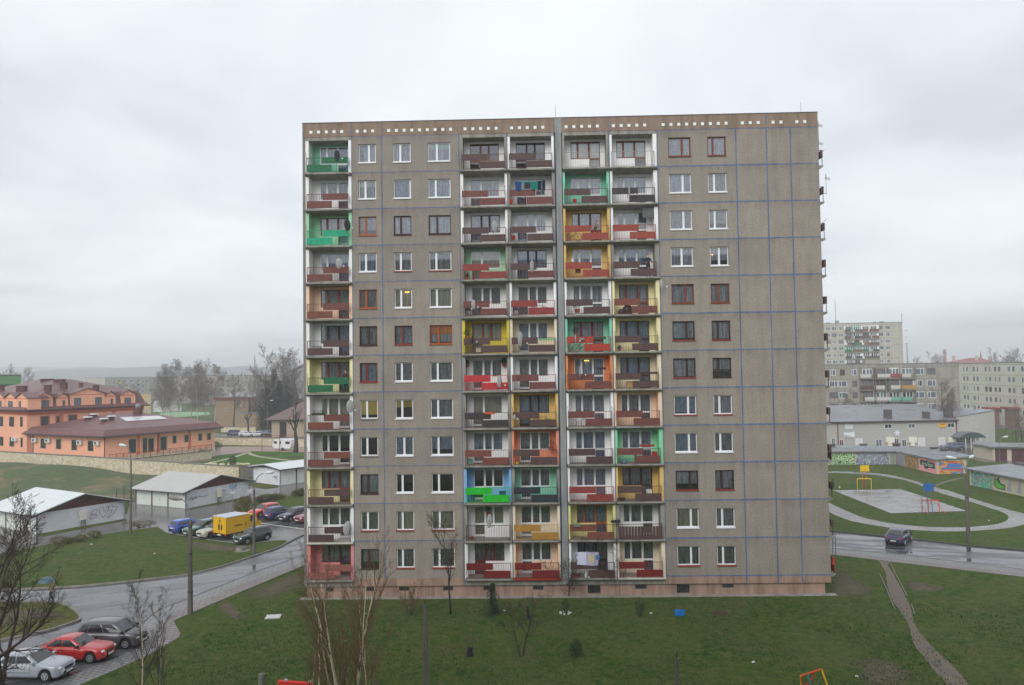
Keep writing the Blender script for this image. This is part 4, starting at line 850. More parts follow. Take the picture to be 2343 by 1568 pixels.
rt_ = [('bare_tree', 'bare tree in front of the right part of the grey balcony block', cT(1275, 975), 0, 1.0, 196), ('bare_tree', 'second bare tree before the balcony block, right of the first', cT(1345, 975), 1, 0.9, 196)]
for n_, lb, (a, b), i, s_, dd in rt_:
    d = ray(a, b); t_ = dd/math.hypot(d.x, d.y); p = CAM+d*t_; p.z = 0
    mtree(n_, lb, 'tree', p, frm[i], i*2.0, s_*.8)
for i, (x, dd, s_, lb) in enumerate(((1110, 200, .45, ''),)): pass
fv = {}
for n_, (cx_, dd, s_, lb) in enumerate(((1560, 190, .42, 'leftmost of the low dark trees before the pale right hand block'), (1640, 192, .45, 'second of the low dark trees before the pale right hand block'), (1730, 195, .40, 'rightmost of the low dark trees before the pale right hand block'), (2060, 185, .5, 'bare tree by the reddish porches of the pale block'), (2110, 185, .5, 'bare tree at the right edge before the pale block'),
                                        (370, 196, .65, 'thin birch before the left windows of the grey balcony block'))):
    a, b = cT(cx_, 1000); d = ray(a, b); t_ = dd/math.hypot(d.x, d.y); p = CAM+d*t_; p.z = 0
    mtree('bare_tree', lb, 'tree', p, frm[n_ % 2], n_*1.1, s_)
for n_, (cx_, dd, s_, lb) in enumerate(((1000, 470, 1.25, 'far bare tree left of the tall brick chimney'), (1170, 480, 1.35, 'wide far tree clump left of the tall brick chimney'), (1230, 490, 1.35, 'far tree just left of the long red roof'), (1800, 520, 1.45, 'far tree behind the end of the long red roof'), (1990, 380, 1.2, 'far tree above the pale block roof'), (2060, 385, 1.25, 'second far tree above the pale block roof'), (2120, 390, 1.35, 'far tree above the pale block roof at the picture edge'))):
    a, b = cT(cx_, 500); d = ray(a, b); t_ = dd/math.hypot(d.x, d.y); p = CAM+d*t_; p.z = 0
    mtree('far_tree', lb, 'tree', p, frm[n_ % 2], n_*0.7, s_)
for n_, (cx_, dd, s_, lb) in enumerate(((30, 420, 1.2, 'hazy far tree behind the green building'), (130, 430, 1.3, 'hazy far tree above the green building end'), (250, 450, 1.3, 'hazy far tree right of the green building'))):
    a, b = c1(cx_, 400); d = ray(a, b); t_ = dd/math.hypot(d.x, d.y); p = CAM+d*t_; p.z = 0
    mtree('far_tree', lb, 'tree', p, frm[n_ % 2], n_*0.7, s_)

# ------------------------------------------------------------------ face tool: read a facade off its base line
class Face:
    """vertical wall plane through base points A (left) and B (right); local u along, w up, v outwards"""
    def __init__(s, A, B):
        s.A = Vector((A[0], A[1], 0)); d = Vector((B[0]-A[0], B[1]-A[1], 0)); s.L = d.length; s.e = d/s.L; s.n = Vector((s.e.y, -s.e.x, 0))
        s.xf = Matrix(((s.e.x, s.n.x, 0, s.A.x), (s.e.y, s.n.y, 0, s.A.y), (0, 0, 1, 0), (0, 0, 0, 1)))
    def uv(s, px, py):
        d = ray(px, py); t = (s.A-CAM).dot(s.n)/d.dot(s.n); p = CAM+d*t; return (p-s.A).dot(s.e), p.z
    def mb(s): return MB(s.xf)
def rectwin(F, parent, u0, u1, z0, z1, fm, pm=None, mull=(0.5,), t=0.08, sill=None, surround=None, name='window', curtain=None):
    if u0 > u1: u0, u1 = u1, u0
    if z0 > z1: z0, z1 = z1, z0
    m = F.mb(); o = 0.03
    m.box(u0, u0+t, 0.003, o, z0, z1); m.box(u1-t, u1, 0.003, o, z0, z1); m.box(u0+t, u1-t, 0.003, o, z1-t, z1); m.box(u0+t, u1-t, 0.003, o, z0, z0+t)
    for q in mull: x = u0+(u1-u0)*q; m.box(x-t/2, x+t/2, 0.003, o+.002, z0+t, z1-t)
    fo = m.build(name, fm, parent)
    g = F.mb(); g.box(u0+t*.9, u1-t*.9, 0.002, 0.012, z0+t*.9, z1-t*.9); g.build('pane', pm or m_farglass, fo)
    if surround:
        s_ = F.mb(); k = 0.18; s_.box(u0-k, u0-0.002, 0.002, 0.05, z0-k*.6, z1+k); s_.box(u1+.002, u1+k, 0.002, 0.05, z0-k*.6, z1+k); s_.box(u0, u1, 0.002, 0.05, z1+.002, z1+k); s_.build('surround', surround, fo)
    return fo
m_farglass = mat('distant_window_glass', (92, 102, 112), 0.12, var=0.35, scale=0.9, spec=0.8)
m_darkglass = mat('dark_window_glass', (44, 48, 52), 0.08, var=0.3, scale=0.9, spec=0.8)

# ------------------------------------------------------------------ white row garages
m_gwall = mat('whitewashed_block_wall', (196, 199, 205), 0.85, var=0.1, scale=1.2, k=1.15, bump=0.15)
m_gdoor = mat('white_metal_door', (214, 220, 214), 0.5, var=0.05, scale=1.5); m_gable = mat('dark_red_gable_board', (84, 40, 38), 0.7, var=0.2)
m_gut = mat('dark_gutter', (92, 84, 92), 0.5); m_brownpost = mat('brown_post', (98, 74, 66), 0.7); m_spray = mat('violet_spray_paint', (138, 112, 138), 0.8)
m_black_spray = mat('dark_spray_paint', (74, 72, 84), 0.8); m_boxw = mat('cream_meter_box', (222, 218, 204), 0.6, var=0.1)
m_conduit = mat('grey_pipe', (112, 116, 116), 0.5)
def garage(label, c, e, wt, zr_px, ndoors, roofm, spray, eave_px, sy=1, boxes=True, dw=2.75):
    C0, E0 = P(*c), P(*e); L = (E0-C0).length; ang = math.atan2((E0-C0).y, (E0-C0).x)
    t = thing('row_garage', label, 'garage', C0, ang, 'white garage rows west of the block')
    ze = HZ(eave_px[0], eave_px[1], C0); mid = (C0+E0)/2; zr = HZ(zr_px[0], zr_px[1], mid)
    if ze < 1.9: ze = 1.9
    Y = lambda v: v*sy; run = ndoors*dw
    xw = L
    w_ = MB(); w_.prism([(0, -0.2), (xw, -0.2), (xw, ze), (0, ze)], lambda u, q: (u, Y(0), q), lambda u, q: (u, Y(0.2), q))
    w_.box(0.0, xw, Y(run), Y(run-0.2), -.2, ze); w_.box(xw-0.15, xw, Y(0.2), Y(run-0.2), -.2, ze); w_.box(0.35, 0.45, Y(0.2), Y(run-0.2), ze-0.3, ze)
    w_.build('wall', m_gwall, t)
    g = MB(); g.prism([(0.0, ze+0.002), (xw, ze+0.002), (xw/2, zr)], lambda u, q: (u, Y(-0.02), q), lambda u, q: (u, Y(0.1), q)); g.build('gable', m_gable, t)
    o = 0.75; dz = (zr-ze)/(xw/2)
    for s_, a, b in ((0, -o, xw/2), (1, xw/2, xw+o)):
        r_ = MB(); za = ze-dz*o+0.16; zz = (za, zr+0.16) if s_ == 0 else (zr+0.16, za)
        r_.prism([(a, zz[0]), (b, zz[1]), (b, zz[1]-0.09), (a, zz[0]-0.09)], lambda u, q: (u, Y(-0.55), q), lambda u, q: (u, Y(run+0.5), q)); r_.build('roof', roofm, t)
        gt = MB(); xg = a-0.05 if s_ == 0 else b+0.05; gt.tube([(xg, Y(-0.6), za-0.06), (xg, Y(run+.5), za-0.06)], 0.07, 6); gt.build('gutter', m_gut, t)
    fb_ = MB(); fb_.prism([(-o, ze-dz*o+0.065), (xw/2, zr+0.065), (xw+o, ze-dz*o+0.065), (xw+o, ze-dz*o-0.1), (xw/2, zr-0.1), (-o, ze-dz*o-0.1)], lambda u, q: (u, Y(-0.553), q), lambda u, q: (u, Y(-0.50), q)); fb_.build('fascia', mat('dark_fascia', (58, 46, 50), 0.6), t)
    dp = MB(); dp.tube([(0.05, Y(-0.12), ze), (0.05, Y(-0.12), 0.0)], 0.06, 6); dp.build('downpipe', m_gut, t)
    dp = MB(); dp.tube([(xw+.65, Y(-0.2), ze-0.1), (xw, Y(-0.1), ze-.35), (xw, Y(-0.1), 0.0)], 0.06, 6); dp.build('downpipe', mat('grey_green_pipe', (110, 130, 130), 0.5), t)
    for i in range(ndoors):
        y0, y1 = 0.22+i*dw, 0.22+(i+1)*dw-0.25
        d_ = MB(); d_.box(0.02, 0.06, Y(y0), Y(y1), 0.03, ze-0.25)
        for j in range(1, 12): yy = y0+(y1-y0)*j/12; d_.box(0.008, 0.019, Y(yy-0.02), Y(yy+0.02), 0.05, ze-0.28)
        do = d_.build('garage_door', m_gdoor, t)
        MB().box(-0.02, 0.007, Y((y0+y1)/2-0.05), Y((y0+y1)/2+0.05), 0.85, 0.93).build('handle', mat('black_handle', (40, 40, 40), 0.5), do)
        MB().box(-0.03, 0.07, Y(y1+0.001), Y(y1+0.2), 0, ze-0.2).build('door_post', m_brownpost, t)
    if boxes:
        u0 = xw*0.46; b_ = MB(); b_.box(u0, u0+0.85, Y(-0.30), Y(-0.021), 1.25, 1.75); b_.box(u0+0.12, u0+0.8, Y(-0.28), Y(-0.022), 0.72, 1.248)
        bo = b_.build('meter_box', m_boxw, t)
        l_ = MB(); l_.box(u0+0.2, u0+0.3, Y(-0.2), Y(-0.1), 0, 0.718); l_.box(u0+0.6, u0+0.7, Y(-0.2), Y(-0.1), 0, 0.718); l_.build('bracket', m_conduit, bo)
    for line, mm_, th in spray:
        if line[0] == 'f': line = sc(line[1], line[2]*xw, line[3], line[4]*xw, line[5])
        g2 = MB()
        for stroke in line:
            for (a, b), (c_, d) in zip(stroke, stroke[1:]):
                dd = Vector((c_-a, d-b)); dd = dd.normalized()*th if dd.length else Vector((th, 0)); nx_, ny_ = -dd.y, dd.x
                g2.poly([(a-nx_, Y(-0.024), b-ny_), (c_-nx_, Y(-0.024), d-ny_), (c_+nx_, Y(-0.024), d+ny_), (a+nx_, Y(-0.024), b+ny_)])
        g2.build('graffiti', mm_, t)
    return t, L
def sc(strokes, u0, v0, k, kv): return [[(u0+a*k, v0+b*kv) for a, b in s] for s in strokes]
ZNS = [[(0.0, 0.75), (0.55, 1.05), (0.75, 0.85), (0.35, 0.35), (0.7, 0.42), (0.6, 0.12), (0.0, 0.0), (-0.05, 0.2), (0.3, 0.6), (0.0, 0.55), (0.0, 0.75)], [(0.3, 1.15), (0.36, 1.2)],
       [(0.9, 0.5), (1.0, 1.15), (1.35, 1.2), (1.4, 0.6), (1.55, 0.5), (1.7, 1.15), (1.95, 1.1), (1.75, 0.3), (1.45, 0.1), (1.35, -.1), (1.15, 0.3), (0.9, 0.5)],
       [(1.9, 0.9), (2.1, 1.2), (2.4, 1.25), (2.35, 1.0), (2.95, 0.95), (2.6, 0.45), (2.2, 0.0), (1.75, -0.15), (2.1, 0.35), (2.35, 0.62), (1.95, 0.7), (1.9, 0.9)]]
SCR = [[(0, 0.1), (0.4, 0.35), (0.35, 0.1), (0.8, 0.4), (0.75, 0.15), (1.1, 0.3), (1.5, 0.22), (2.0, 0.2)], [(0.2, 0), (0.9, 0.2)]]
TAG = [[(0, 1.0), (0.08, 0.5), (0.3, 0.3), (0.38, 0.9), (0.15, 0.65), (0.4, 0.6)], [(0.3, 0.3), (0.32, 0)]]
g1, L1 = garage('nearest white garage row with bright white roof and large outlined graffiti letters', (82, 1222.5), (284.4, 1187), None, (190, 1131), 3, m_whiteroof, [(('f', ZNS, .595, 0.62, .325/2.95, 1.0), m_spray, 0.03)], (83, 1176), dw=3.2)
g2, L2 = garage('middle white garage row with grey roof and dark scribbled tags', (423, 1164.4), (569.3, 1135.6), None, (500, 1088), 3, m_greyroof, [(('f', SCR, .05, 0.95, .14, 1.0), m_black_spray, 0.035), (('f', TAG, .74, 1.35, .13, 0.75), m_black_spray, 0.03)], (423, 1125), dw=3.05)
g3, L3 = garage('farthest white garage row with white roof, partly hidden by the block', (642.5, 1111.6), (579.5, 1103.3), None, (613, 1064), 5, m_whiteroof, [(sc(SCR, 1.2, 0.9, 0.5, 1.4), m_black_spray, 0.02), (sc(TAG, 0.8, .6, 1, 1), m_black_spray, 0.02)], (642.5, 1074), sy=-1, boxes=False)
# red fire sign on the nearest garage
sg = g1; MB().box(0.75, 0.95, -0.03, -0.001, 1.55, 1.75).build('sign_plate', mat('red_sign', (206, 40, 36), 0.5), g1)
# electrical cabinet and round sign by the middle garage
pc = P(*c4(910, 648)); t = thing('utility_cabinet', 'grey street cabinet standing against the middle garage wall', 'cabinet', pc, 0.5)
MB().box(-0.45, 0.45, -0.2, 0.2, 0.0, 1.5).build('body', mat('grey_cabinet', (160, 164, 158), 0.6), t); MB().box(-0.5, 0.5, -0.25, 0.25, 1.501, 1.58).build('lid', mat('grey_lid', (140, 144, 140), 0.6), t)
MB().box(-0.3, -0.24, -0.23, -0.201, 0.7, 0.85).build('handle', m_gut, t)
ps = P(*c4(1040, 745)); t = thing('road_sign', 'round pale blue road sign on a thin pole facing away by the middle garage', 'sign', ps, 0.3)
MB().tube([(0, 0, 0), (0, 0, 3.4)], 0.035, 6).build('pole', m_conduit, t)
sgn = MB(); sgn.tube([(0, -0.05, 2.9), (0, -0.03, 2.9)], 0.36, 24); sgn.build('sign_plate', mat('grey_blue_sign_back', (110, 130, 152), 0.5), t)
MB().box(-0.28, 0.28, -0.05, -0.03, 1.98, 2.28).build('supplementary_plate', mat('grey_white_plate', (180, 184, 186), 0.5), t)
ps = P(*c4(1262, 690)); t = thing('road_sign', 'small white sign plate on a short pole beside the hedge start', 'sign', ps, 0.3)
MB().tube([(0, 0, 0), (0, 0, 2.1)], 0.03, 6).build('pole', m_conduit, t); MB().box(-0.35, 0.35, -0.05, -0.03, 1.5, 2.1).build('sign_plate', mat('grey_white_plate', (180, 184, 186), 0.5), t)

# ------------------------------------------------------------------ lamp posts
def lamp(label, base, htop, arm, headlen=0.85, rz=0.0, bands=(3.0,), head_m=None, heads=1, r=0.16, group='concrete street lamps'):
    t = thing('street_lamp', label, 'street lamp', base, rz, group)
    zc = htop-1.9
    MB().tube([(0, 0, -0.1), (0, 0, zc)], [r, r*0.62], 10).build('pole', m_post, t)
    b = MB()
    for z in bands: b.tube([(0, 0, z), (0, 0, z+0.10)], r*(1-.38*z/zc)+0.012, 10)
    b.build('band', mat('black_band', (46, 44, 44), 0.6), t)
    for h in range(heads):
        ax, ay = arm if h == 0 else (-arm[0]*1.0, arm[1]*0.4+0.6)
        m_ = MB(); n = 8; pts_ = []
        for i in range(n+1): q = i/n*pi/2; pts_.append((ax*0.85*(1-cos(q)), ay*0.85*(1-cos(q)), zc+(htop-0.35-zc)*sin(q)))
        m_.tube(pts_, 0.035, 6); m_.build('arm', m_conduit, t)
        ang = math.atan2(ay, ax); e = Vector((cos(ang), sin(ang), 0.12)).normalized(); p0 = Vector(pts_[-1])
        hd = MB(); hd.smooth = True; hd.tube([p0-e*0.1, p0+e*0.12, p0+e*headlen*0.55, p0+e*headlen*0.95, p0+e*headlen], [0.06, 0.10, 0.17, 0.14, 0.05], 10); hd.build('lamp_head', head_m or mat('grey_lamp_head', (132, 122, 118), 0.5), t)
    return t
m_lh = mat('pale_lamp_glass', (206, 216, 218), 0.3)
lamp('near concrete street lamp with black band on the verge, brown head turned left', P(435, 1405), HZ(410, 1134, P(435, 1405)), (-0.9, 0.25), 1.0, bands=(1.5, 4.2, 6.1), r=0.19)
bnd = COL.objects[-1]
lamp('street lamp between the dark green hatchback and the yellow truck, head turned right', P(581, 1268), HZ(588, 1074, P(581, 1268)), (1.25, 0.0), 0.9, bands=(2.2, 4.6), head_m=m_lh, r=0.15)
lamp('tall slender street lamp standing right of the nearest garage', P(299, 1222), HZ(297, 1013, P(299, 1222)), (-0.8, 0.2), 0.8, bands=(3,), r=0.13, head_m=m_lh)
lamp('two headed street lamp beside the puddled road on the right', P(2215, 1242), HZ(2212, 1041, P(2215, 1242)), (-0.9, 0.4), 0.8, bands=(4.2,), heads=2, head_m=m_lh, r=0.2)
lamp('street lamp beside the dark red garage doors at the right', P(*cT(1893, 1540)), HZ(*cT(1925, 1262), P(*cT(1893, 1540))), (0.9, 0), .8, bands=(4.2,), head_m=m_lh, r=0.14)
lamp('far street lamp behind the cars on the hotel road', P(*c2(1418, 1040), PZ), PZ*0+9, (0.9, 0), .8, bands=(4.2,), head_m=m_lh, r=0.13)
lamp('far street lamp at the right by the parked cars under the pale block', P(*cT(1935, 1155)), 9.5, (0.9, 0), .8, bands=(4.2,), head_m=m_lh, r=0.13)
for lb, b, tp in (('tall leaning concrete post without a lamp on the centre lawn', (975, 1640), (975, 1384)), ('concrete post cut by the lower picture edge, right of centre', (1552, 1700), (1551, 1506))):
    p = P(*b); h = HZ(tp[0], tp[1], p); t = thing('concrete_post', lb, 'post', p)
    MB().tube([(0, 0, -.1), (0, 0, h)], [0.15, 0.085], 8).build('pole', m_post, t); MB().tube([(0, 0, h), (0, 0, h+0.25)], 0.03, 6).build('spike', m_bark, t)
p = P(598, 1600); t = thing('concrete_post', 'short rough mottled post stump at the lower edge left of the red beam', 'post', p)
MB().tube([(0, 0, -.1), (0, 0, HZ(598, 1544, p)*.5), (0, 0, HZ(598, 1542, p))], [0.19, 0.17, 0.18], 9).build('pole', m_concrete('mottled_post', (0.2, 0.2, 0.17), (0.04, 0.04, 0.03), (0.42, 0.42, 0.38), 0.5), t)

# ------------------------------------------------------------------ the salmon hotel and its stone walls
m_salmon = mat('salmon_plaster', (227, 166, 138), 0.85, var=0.05, scale=0.5, k=1.1); m_orange = mat('orange_trim', (196, 106, 76), 0.8, var=0.06, k=1.0)
m_darkf = mat('dark_window_frame', (62, 58, 56), 0.5); m_eave = mat('dark_eave', (78, 56, 60), 0.5); m_chim = mat('dark_chimney_brick', (92, 56, 56), 0.8, var=0.2, scale=3)
m_sand = mat('sandstone_surround', (190, 168, 130), 0.8)
K0 = Vector((-76.6, 84.6)); R0 = Vector((-64.3, 102.0)); eR = (R0-K0).normalized(); eL = Vector((-eR.y, eR.x))
hotel = thing('hotel', 'salmon pink two storey hotel with dark red mansard roof and gabled dormers', 'hotel')
FM = Face(K0, R0); FLt = Face(K0+eL*30, K0)
zE = 11.0; LR = (R0-K0).length+1.0; LLn = 30.0
def loc3(u, v, z): q = K0+eR*u+eL*v; return Vector((q.x, q.y, z))
h_ = MB()
cn4 = [(0, 0), (LR, 0), (LR, LLn), (0, LLn)]
for (a, b), (c_, d) in zip(cn4, cn4[1:]+cn4[:1]): h_.poly([loc3(a, b, 0.5), loc3(c_, d, 0.5), loc3(c_, d, zE), loc3(a, b, zE)])
h_.build('wall', m_salmon, hotel)
rr_ = MB(); rings = [(-0.9, zE-0.15), (-0.9, zE+0.05), (-0.25, zE+0.5), (0.75, zE+2.9), (10.2, zE+5.6)]
for (i0, za), (i1, zb) in zip(rings, rings[1:]):
    A4 = [loc3(i0, i0, za), loc3(LR-i0, i0, za), loc3(LR-i0, LLn-i0, za), loc3(i0, LLn-i0, za)]; B4 = [loc3(i1, i1, zb), loc3(LR-i1, i1, zb), loc3(LR-i1, LLn-i1, zb), loc3(i1, LLn-i1, zb)]
    for i in range(4): rr_.poly([A4[i], A4[(i+1) % 4], B4[(i+1) % 4], B4[i]])
rr_.poly([loc3(-.9, -.9, zE-.15), loc3(LR+.9, -.9, zE-.15), loc3(LR+.9, LLn+.9, zE-.15), loc3(-.9, LLn+.9, zE-.15)])
rr_.build('roof', m_redroof, hotel)
eb = FM.mb(); eb.box(-0.9, FM.L+1.9, 0.9, 1.02, zE-0.2, zE+0.02); eb.box(0, FM.L+1, 0.003, 0.06, zE-1.0, zE-0.2); eb.build('gutter', m_eave, hotel)
ob = FLt.mb(); ob.box(0, 30.0, 0.9, 1.02, zE-0.2, zE+0.02); ob.build('gutter', m_eave, hotel)
tb = FM.mb(); tb.box(0, FM.L+1, 0.061, 0.08, zE-1.05, zE-0.35); tb.build('frieze', m_orange, hotel); tb = FLt.mb(); tb.box(0, 30, 0.004, 0.02, zE-1.05, zE-0.3); tb.build('frieze', m_orange, hotel)
def fwin(F, parent, cv, x0, y0, x1, y1, **k):
    u0, za = F.uv(*cv(x0, (y0+y1)/2)); u1, zb = F.uv(*cv(x1, (y0+y1)/2)); _, z1 = F.uv(*cv((x0+x1)/2, y0)); _, z0 = F.uv(*cv((x0+x1)/2, y1))
    return rectwin(F, parent, u0, u1, z0, z1, **k)
for r_ in ((485, 865, 578, 985), (668, 860, 708, 960), (815, 850, 905, 935), (1060, 838, 1145, 900)): fwin(FM, hotel, c1, *r_, fm=m_darkf, surround=m_orange, pm=m_darkglass)
for r_ in ((0, 865, 38, 980), (110, 868, 168, 985), (240, 868, 270, 988), (0, 1105, 40, 1212), (115, 1110, 168, 1222), (245, 1115, 270, 1228)): fwin(FLt, hotel, c1, *r_, fm=m_darkf, pm=m_darkglass)
for x in (727, 1345):
    u, _ = FM.uv(*c1(x, 850)); q = FM.mb(); q.box(u-0.35, u+0.35, 0.004, 0.055, 3, zE-1.06); q.build('pilaster', m_orange, hotel)
def dormer(F, x0, x1, ytop, ybase, wins, cv=c1, off=0.25):
    """gabled dormer whose front stands on the wall line; read from the photo"""
    ua, _ = F.uv(*cv(x0, 700)); ub, _ = F.uv(*cv(x1, 700)); um = (ua+ub)/2; _, zp = F.uv(*cv((x0+x1)/2, ytop)); zb = zE+0.06; ze = zb+(zp-zb)*0.72
    m_ = F.mb(); m_.prism([(ua, zb), (ub, zb), (ub, ze), (um, zp), (ua, ze)], lambda u, w_: (u, off, w_), lambda u, w_: (u, off-2.3, w_)); d = m_.build('dormer', m_salmon, hotel)
    ro = F.mb()
    for a, b, za_, zb_ in ((ua-0.25, um, ze-0.06, zp+0.06), (um, ub+0.25, zp+0.06, ze-0.06)): ro.prism([(a, za_), (b, zb_), (b, zb_+0.12), (a, za_+0.12)], lambda u, w_: (u, off+0.25, w_), lambda u, w_: (u, off-3.6, w_))
    ro.build('dormer_roof', m_redroof, d)
    tr = F.mb(); tr.box(ua, ub, off+0.003, off+0.03, ze-0.22, ze-0.08); tr.build('trim', m_orange, d)
    for x_0, x_1 in wins:
        w0, _ = F.uv(*cv(x_0, 700)); w1, _ = F.uv(*cv(x_1, 700)); m2 = F.mb(); z0, z1 = zb+0.08, zb+(ze-zb)*0.72
        m2.box(w0, w1, off+0.003, off+0.03, z0, z1); fo = m2.build('window', m_darkf, d)
        m3 = F.mb(); k_ = 0.09; mw = (w0+w1)/2; m3.box(w0+k_, mw-k_/2, off+0.031, off+0.036, z0+k_, z1-k_); m3.box(mw+k_/2, w1-k_, off+0.031, off+0.036, z0+k_, z1-k_); m3.build('pane', m_farglass, fo)
for a in ((440, 618, 582, 0, [(488, 578)]), (665, 800, 588, 0, [(735, 765)]), (830, 1240, 535, 0, [(872, 955), (1122, 1200)]), (1245, 1365, 570, 0, [(1305, 1332)]), (1430, 1598, 555, 0, [(1470, 1545)])): dormer(FM, *a)
for a in ((-30, 72, 590, 0, [(0, 38)]), (80, 208, 590, 0, [(112, 168)]), (212, 345, 592, 0, [(240, 268)])): dormer(FLt, *a)
def chimney(parent, p, w_, d_, z0, z1, m=None, cap=True):
    o = MB(); o.box(p.x-w_/2, p.x+w_/2, p.y-d_/2, p.y+d_/2, z0, z1); c = o.build('chimney', m or m_chim, parent)
    if cap: MB().box(p.x-w_/2-.12, p.x+w_/2+.12, p.y-d_/2-.12, p.y+d_/2+.12, z1+.001, z1+.12).build('cap', m_eave, c)
from mathutils.bvhtree import BVHTree
def on_mesh(mb_, px, py):
    hit = BVHTree.FromPolygons([Vector(v) for v in mb_.v], mb_.f).ray_cast(CAM, ray(px, py).normalized()); return hit[0]
def at_dist(px, py, dist): d = ray(px, py); t_ = dist/math.hypot(d.x, d.y); return CAM+d*t_
for x0, x1, y0, y1, dd in ((-30, 45, 505, 570, 158), (205, 312, 510, 575, 158), (528, 605, 500, 572, 158), (720, 795, 470, 530, 163), (1105, 1170, 500, 560, 164), (495, 620, 425, 445, 178), (645, 765, 430, 460, 178), (940, 982, 475, 510, 170)):
    b = on_mesh(rr_, *c1((x0+x1)/2, y1-4))
    if b is None: b = at_dist(*c1((x0+x1)/2, y1), dd+16)
    zt_ = HZ(*c1((x0+x1)/2, y0), b); w_ = (x1-x0)/3.137/1.653*math.hypot(b.x-CAM.x, b.y-CAM.y)/FPX*.8
    chimney(hotel, b, w_, w_*.6, b.z-.8, zt_)
# low wing with hipped roof
A0, B0, C0_ = Vector((-76.0, 85.2)), Vector((-56.6, 75.2)), Vector((-45.2, 94.1)); D0_ = A0+(C0_-B0)
wing = thing('hotel_wing', 'single storey salmon hotel wing with low dark red hipped roof and white wall units', 'building')
FA = Face(A0, B0); FB = Face(B0, C0_)
zW = HZ(*c1(1250, 1100), B0)
zWe = zW
h_ = MB(); q4 = [A0, B0, C0_, D0_]
for a, b in zip(q4, q4[1:]+q4[:1]): h_.poly([(a.x, a.y, 1.0), (b.x, b.y, 1.0), (b.x, b.y, zW), (a.x, a.y, zW)])
h_.build('wall', m_salmon, wing)
cen = (A0+B0+C0_+D0_)/4; zA = HZ(*c1(1460, 822), cen)
def inset(p, k): return p+(cen-p).normalized()*k
rw = MB(); zz = [(-1.6, zW-0.12), (-1.6, zW+0.1), (-0.2, zW+1.1)]
for (k0, za), (k1, zb) in zip(zz, zz[1:]):
    for i in range(4): a, b = inset(q4[i], k0), inset(q4[(i+1) % 4], k0); c_, d = inset(q4[(i+1) % 4], k1), inset(q4[i], k1); rw.poly([(a.x, a.y, za), (b.x, b.y, za), (c_.x, c_.y, zb), (d.x, d.y, zb)])
ap_ = [cen-eR*2.5, cen+eR*2.5]
for i in range(4):
    a, b = inset(q4[i], -0.2), inset(q4[(i+1) % 4], -0.2)
    if i == 0: pp = [ap_[0]]
    elif i == 1: pp = [ap_[1], ap_[0]]
    elif i == 2: pp = [ap_[1]]
    else: pp = [ap_[0], ap_[1]]
    rw.poly([(a.x, a.y, zW+1.1), (b.x, b.y, zW+1.1)]+[(q.x, q.y, zA) for q in pp])
a4 = [inset(q, -1.6) for q in q4]; rw.poly([(q.x, q.y, zW-0.12) for q in a4])
rw.build('roof', m_redroof, wing)
gu = MB()
for i in (0, 1): a, b = inset(q4[i], -1.65), inset(q4[(i+1) % 4], -1.65); gu.tube([(a.x, a.y, zW-0.08), (b.x, b.y, zW-0.08)], 0.11, 6)
gu.build('gutter', m_eave, wing)
for r_ in ((485, 1130, 543, 1243), (668, 1135, 725, 1252), (852, 1145, 913, 1265), (1045, 1155, 1108, 1275)): fwin(FA, wing, c1, *r_, fm=m_darkf, pm=m_darkglass, surround=m_sand)
for r_ in ((1528, 1135, 1612, 1300), (1692, 1120, 1822, 1290)): fwin(FB, wing, c1, *r_, fm=m_darkf, pm=m_darkglass, surround=m_sand, mull=(0.33, 0.66))
for r_ in ((0, 1125, 65, 1285), (145, 1105, 218, 1265), (290, 1095, 332, 1182), (432, 1085, 475, 1168), (597, 1070, 636, 1150), (700, 1062, 740, 1142)): fwin(FB, wing, c2, *r_, fm=m_darkf, pm=m_darkglass, surround=m_sand)
for cv, x in ((c1, 1643), (c1, 1875), (c2, 120), (c2, 492)):
    u, _ = FB.uv(*cv(x, 1150)); q = FB.mb(); q.box(u-0.25, u+0.25, 0.004, 0.05, 2.5, zW); q.build('pilaster', m_orange, wing)
for x in (1250, 318, 400):
    u, _ = FA.uv(*c1(x, 1200)); q = FA.mb(); q.tube([(u-.1, 0.1, 2), (u-.1, 0.1, zW)], 0.08, 5); q.build('downpipe', m_eave, wing)
sp_ = FB.mb(); sp_.box(0.0, FB.L, 0.002, 0.15, 1.0, 2.9); sp_.build('stone_plinth', m_rubble, wing)
u, _ = FB.uv(*c2(725, 1265)); rectwin(FB, wing, u-0.9, u+0.6, 1.6, 2.5, m_darkf, m_darkglass)
for (x0, x1, y0, y1) in ((397, 455, 1120, 1172), (553, 615, 1125, 1178), (930, 992, 1145, 1200), (1133, 1196, 1152, 1208)):
    u0, z1 = FA.uv(*c1(x0, y0)); u1, z0 = FA.uv(*c1(x1, y1)); t = FA.mb(); t.box(u0, u1-0.1, 0.02, 0.42, z0, z1); ac = t.build('air_conditioner', mat('white_metal_unit', (208, 208, 204), 0.5), None)
    tag(ac, {397: 'leftmost white air conditioning unit on the low salmon wing', 553: 'white air conditioner beside the leftmost window of the low wing', 930: 'white air conditioner right of the third window of the low wing', 1133: 'white air conditioner nearest the drainpipe corner of the low wing'}[x0], 'air conditioner', 'air conditioners on the hotel walls')
    f = FA.mb(); um = u0+(u1-u0)*0.35; zm = (z0+z1)/2; f.tube([(um, 0.421, zm), (um, 0.43, zm)], 0.27, 14); f.build('fan_grille', m_darkf, ac)
u0, z1 = FLt.uv(*c1(160, 1110)); u1, z0 = FLt.uv(*c1(215, 1160)); t = FLt.mb(); t.box(u0, u1, 0.02, 0.42, z0, z1); ac = tag(t.build('air_conditioner', mat('white_metal_unit', (208, 208, 204), 0.5)), 'white air conditioner on the tall hotel part left of the low wing', 'air conditioner', 'air conditioners on the hotel walls')
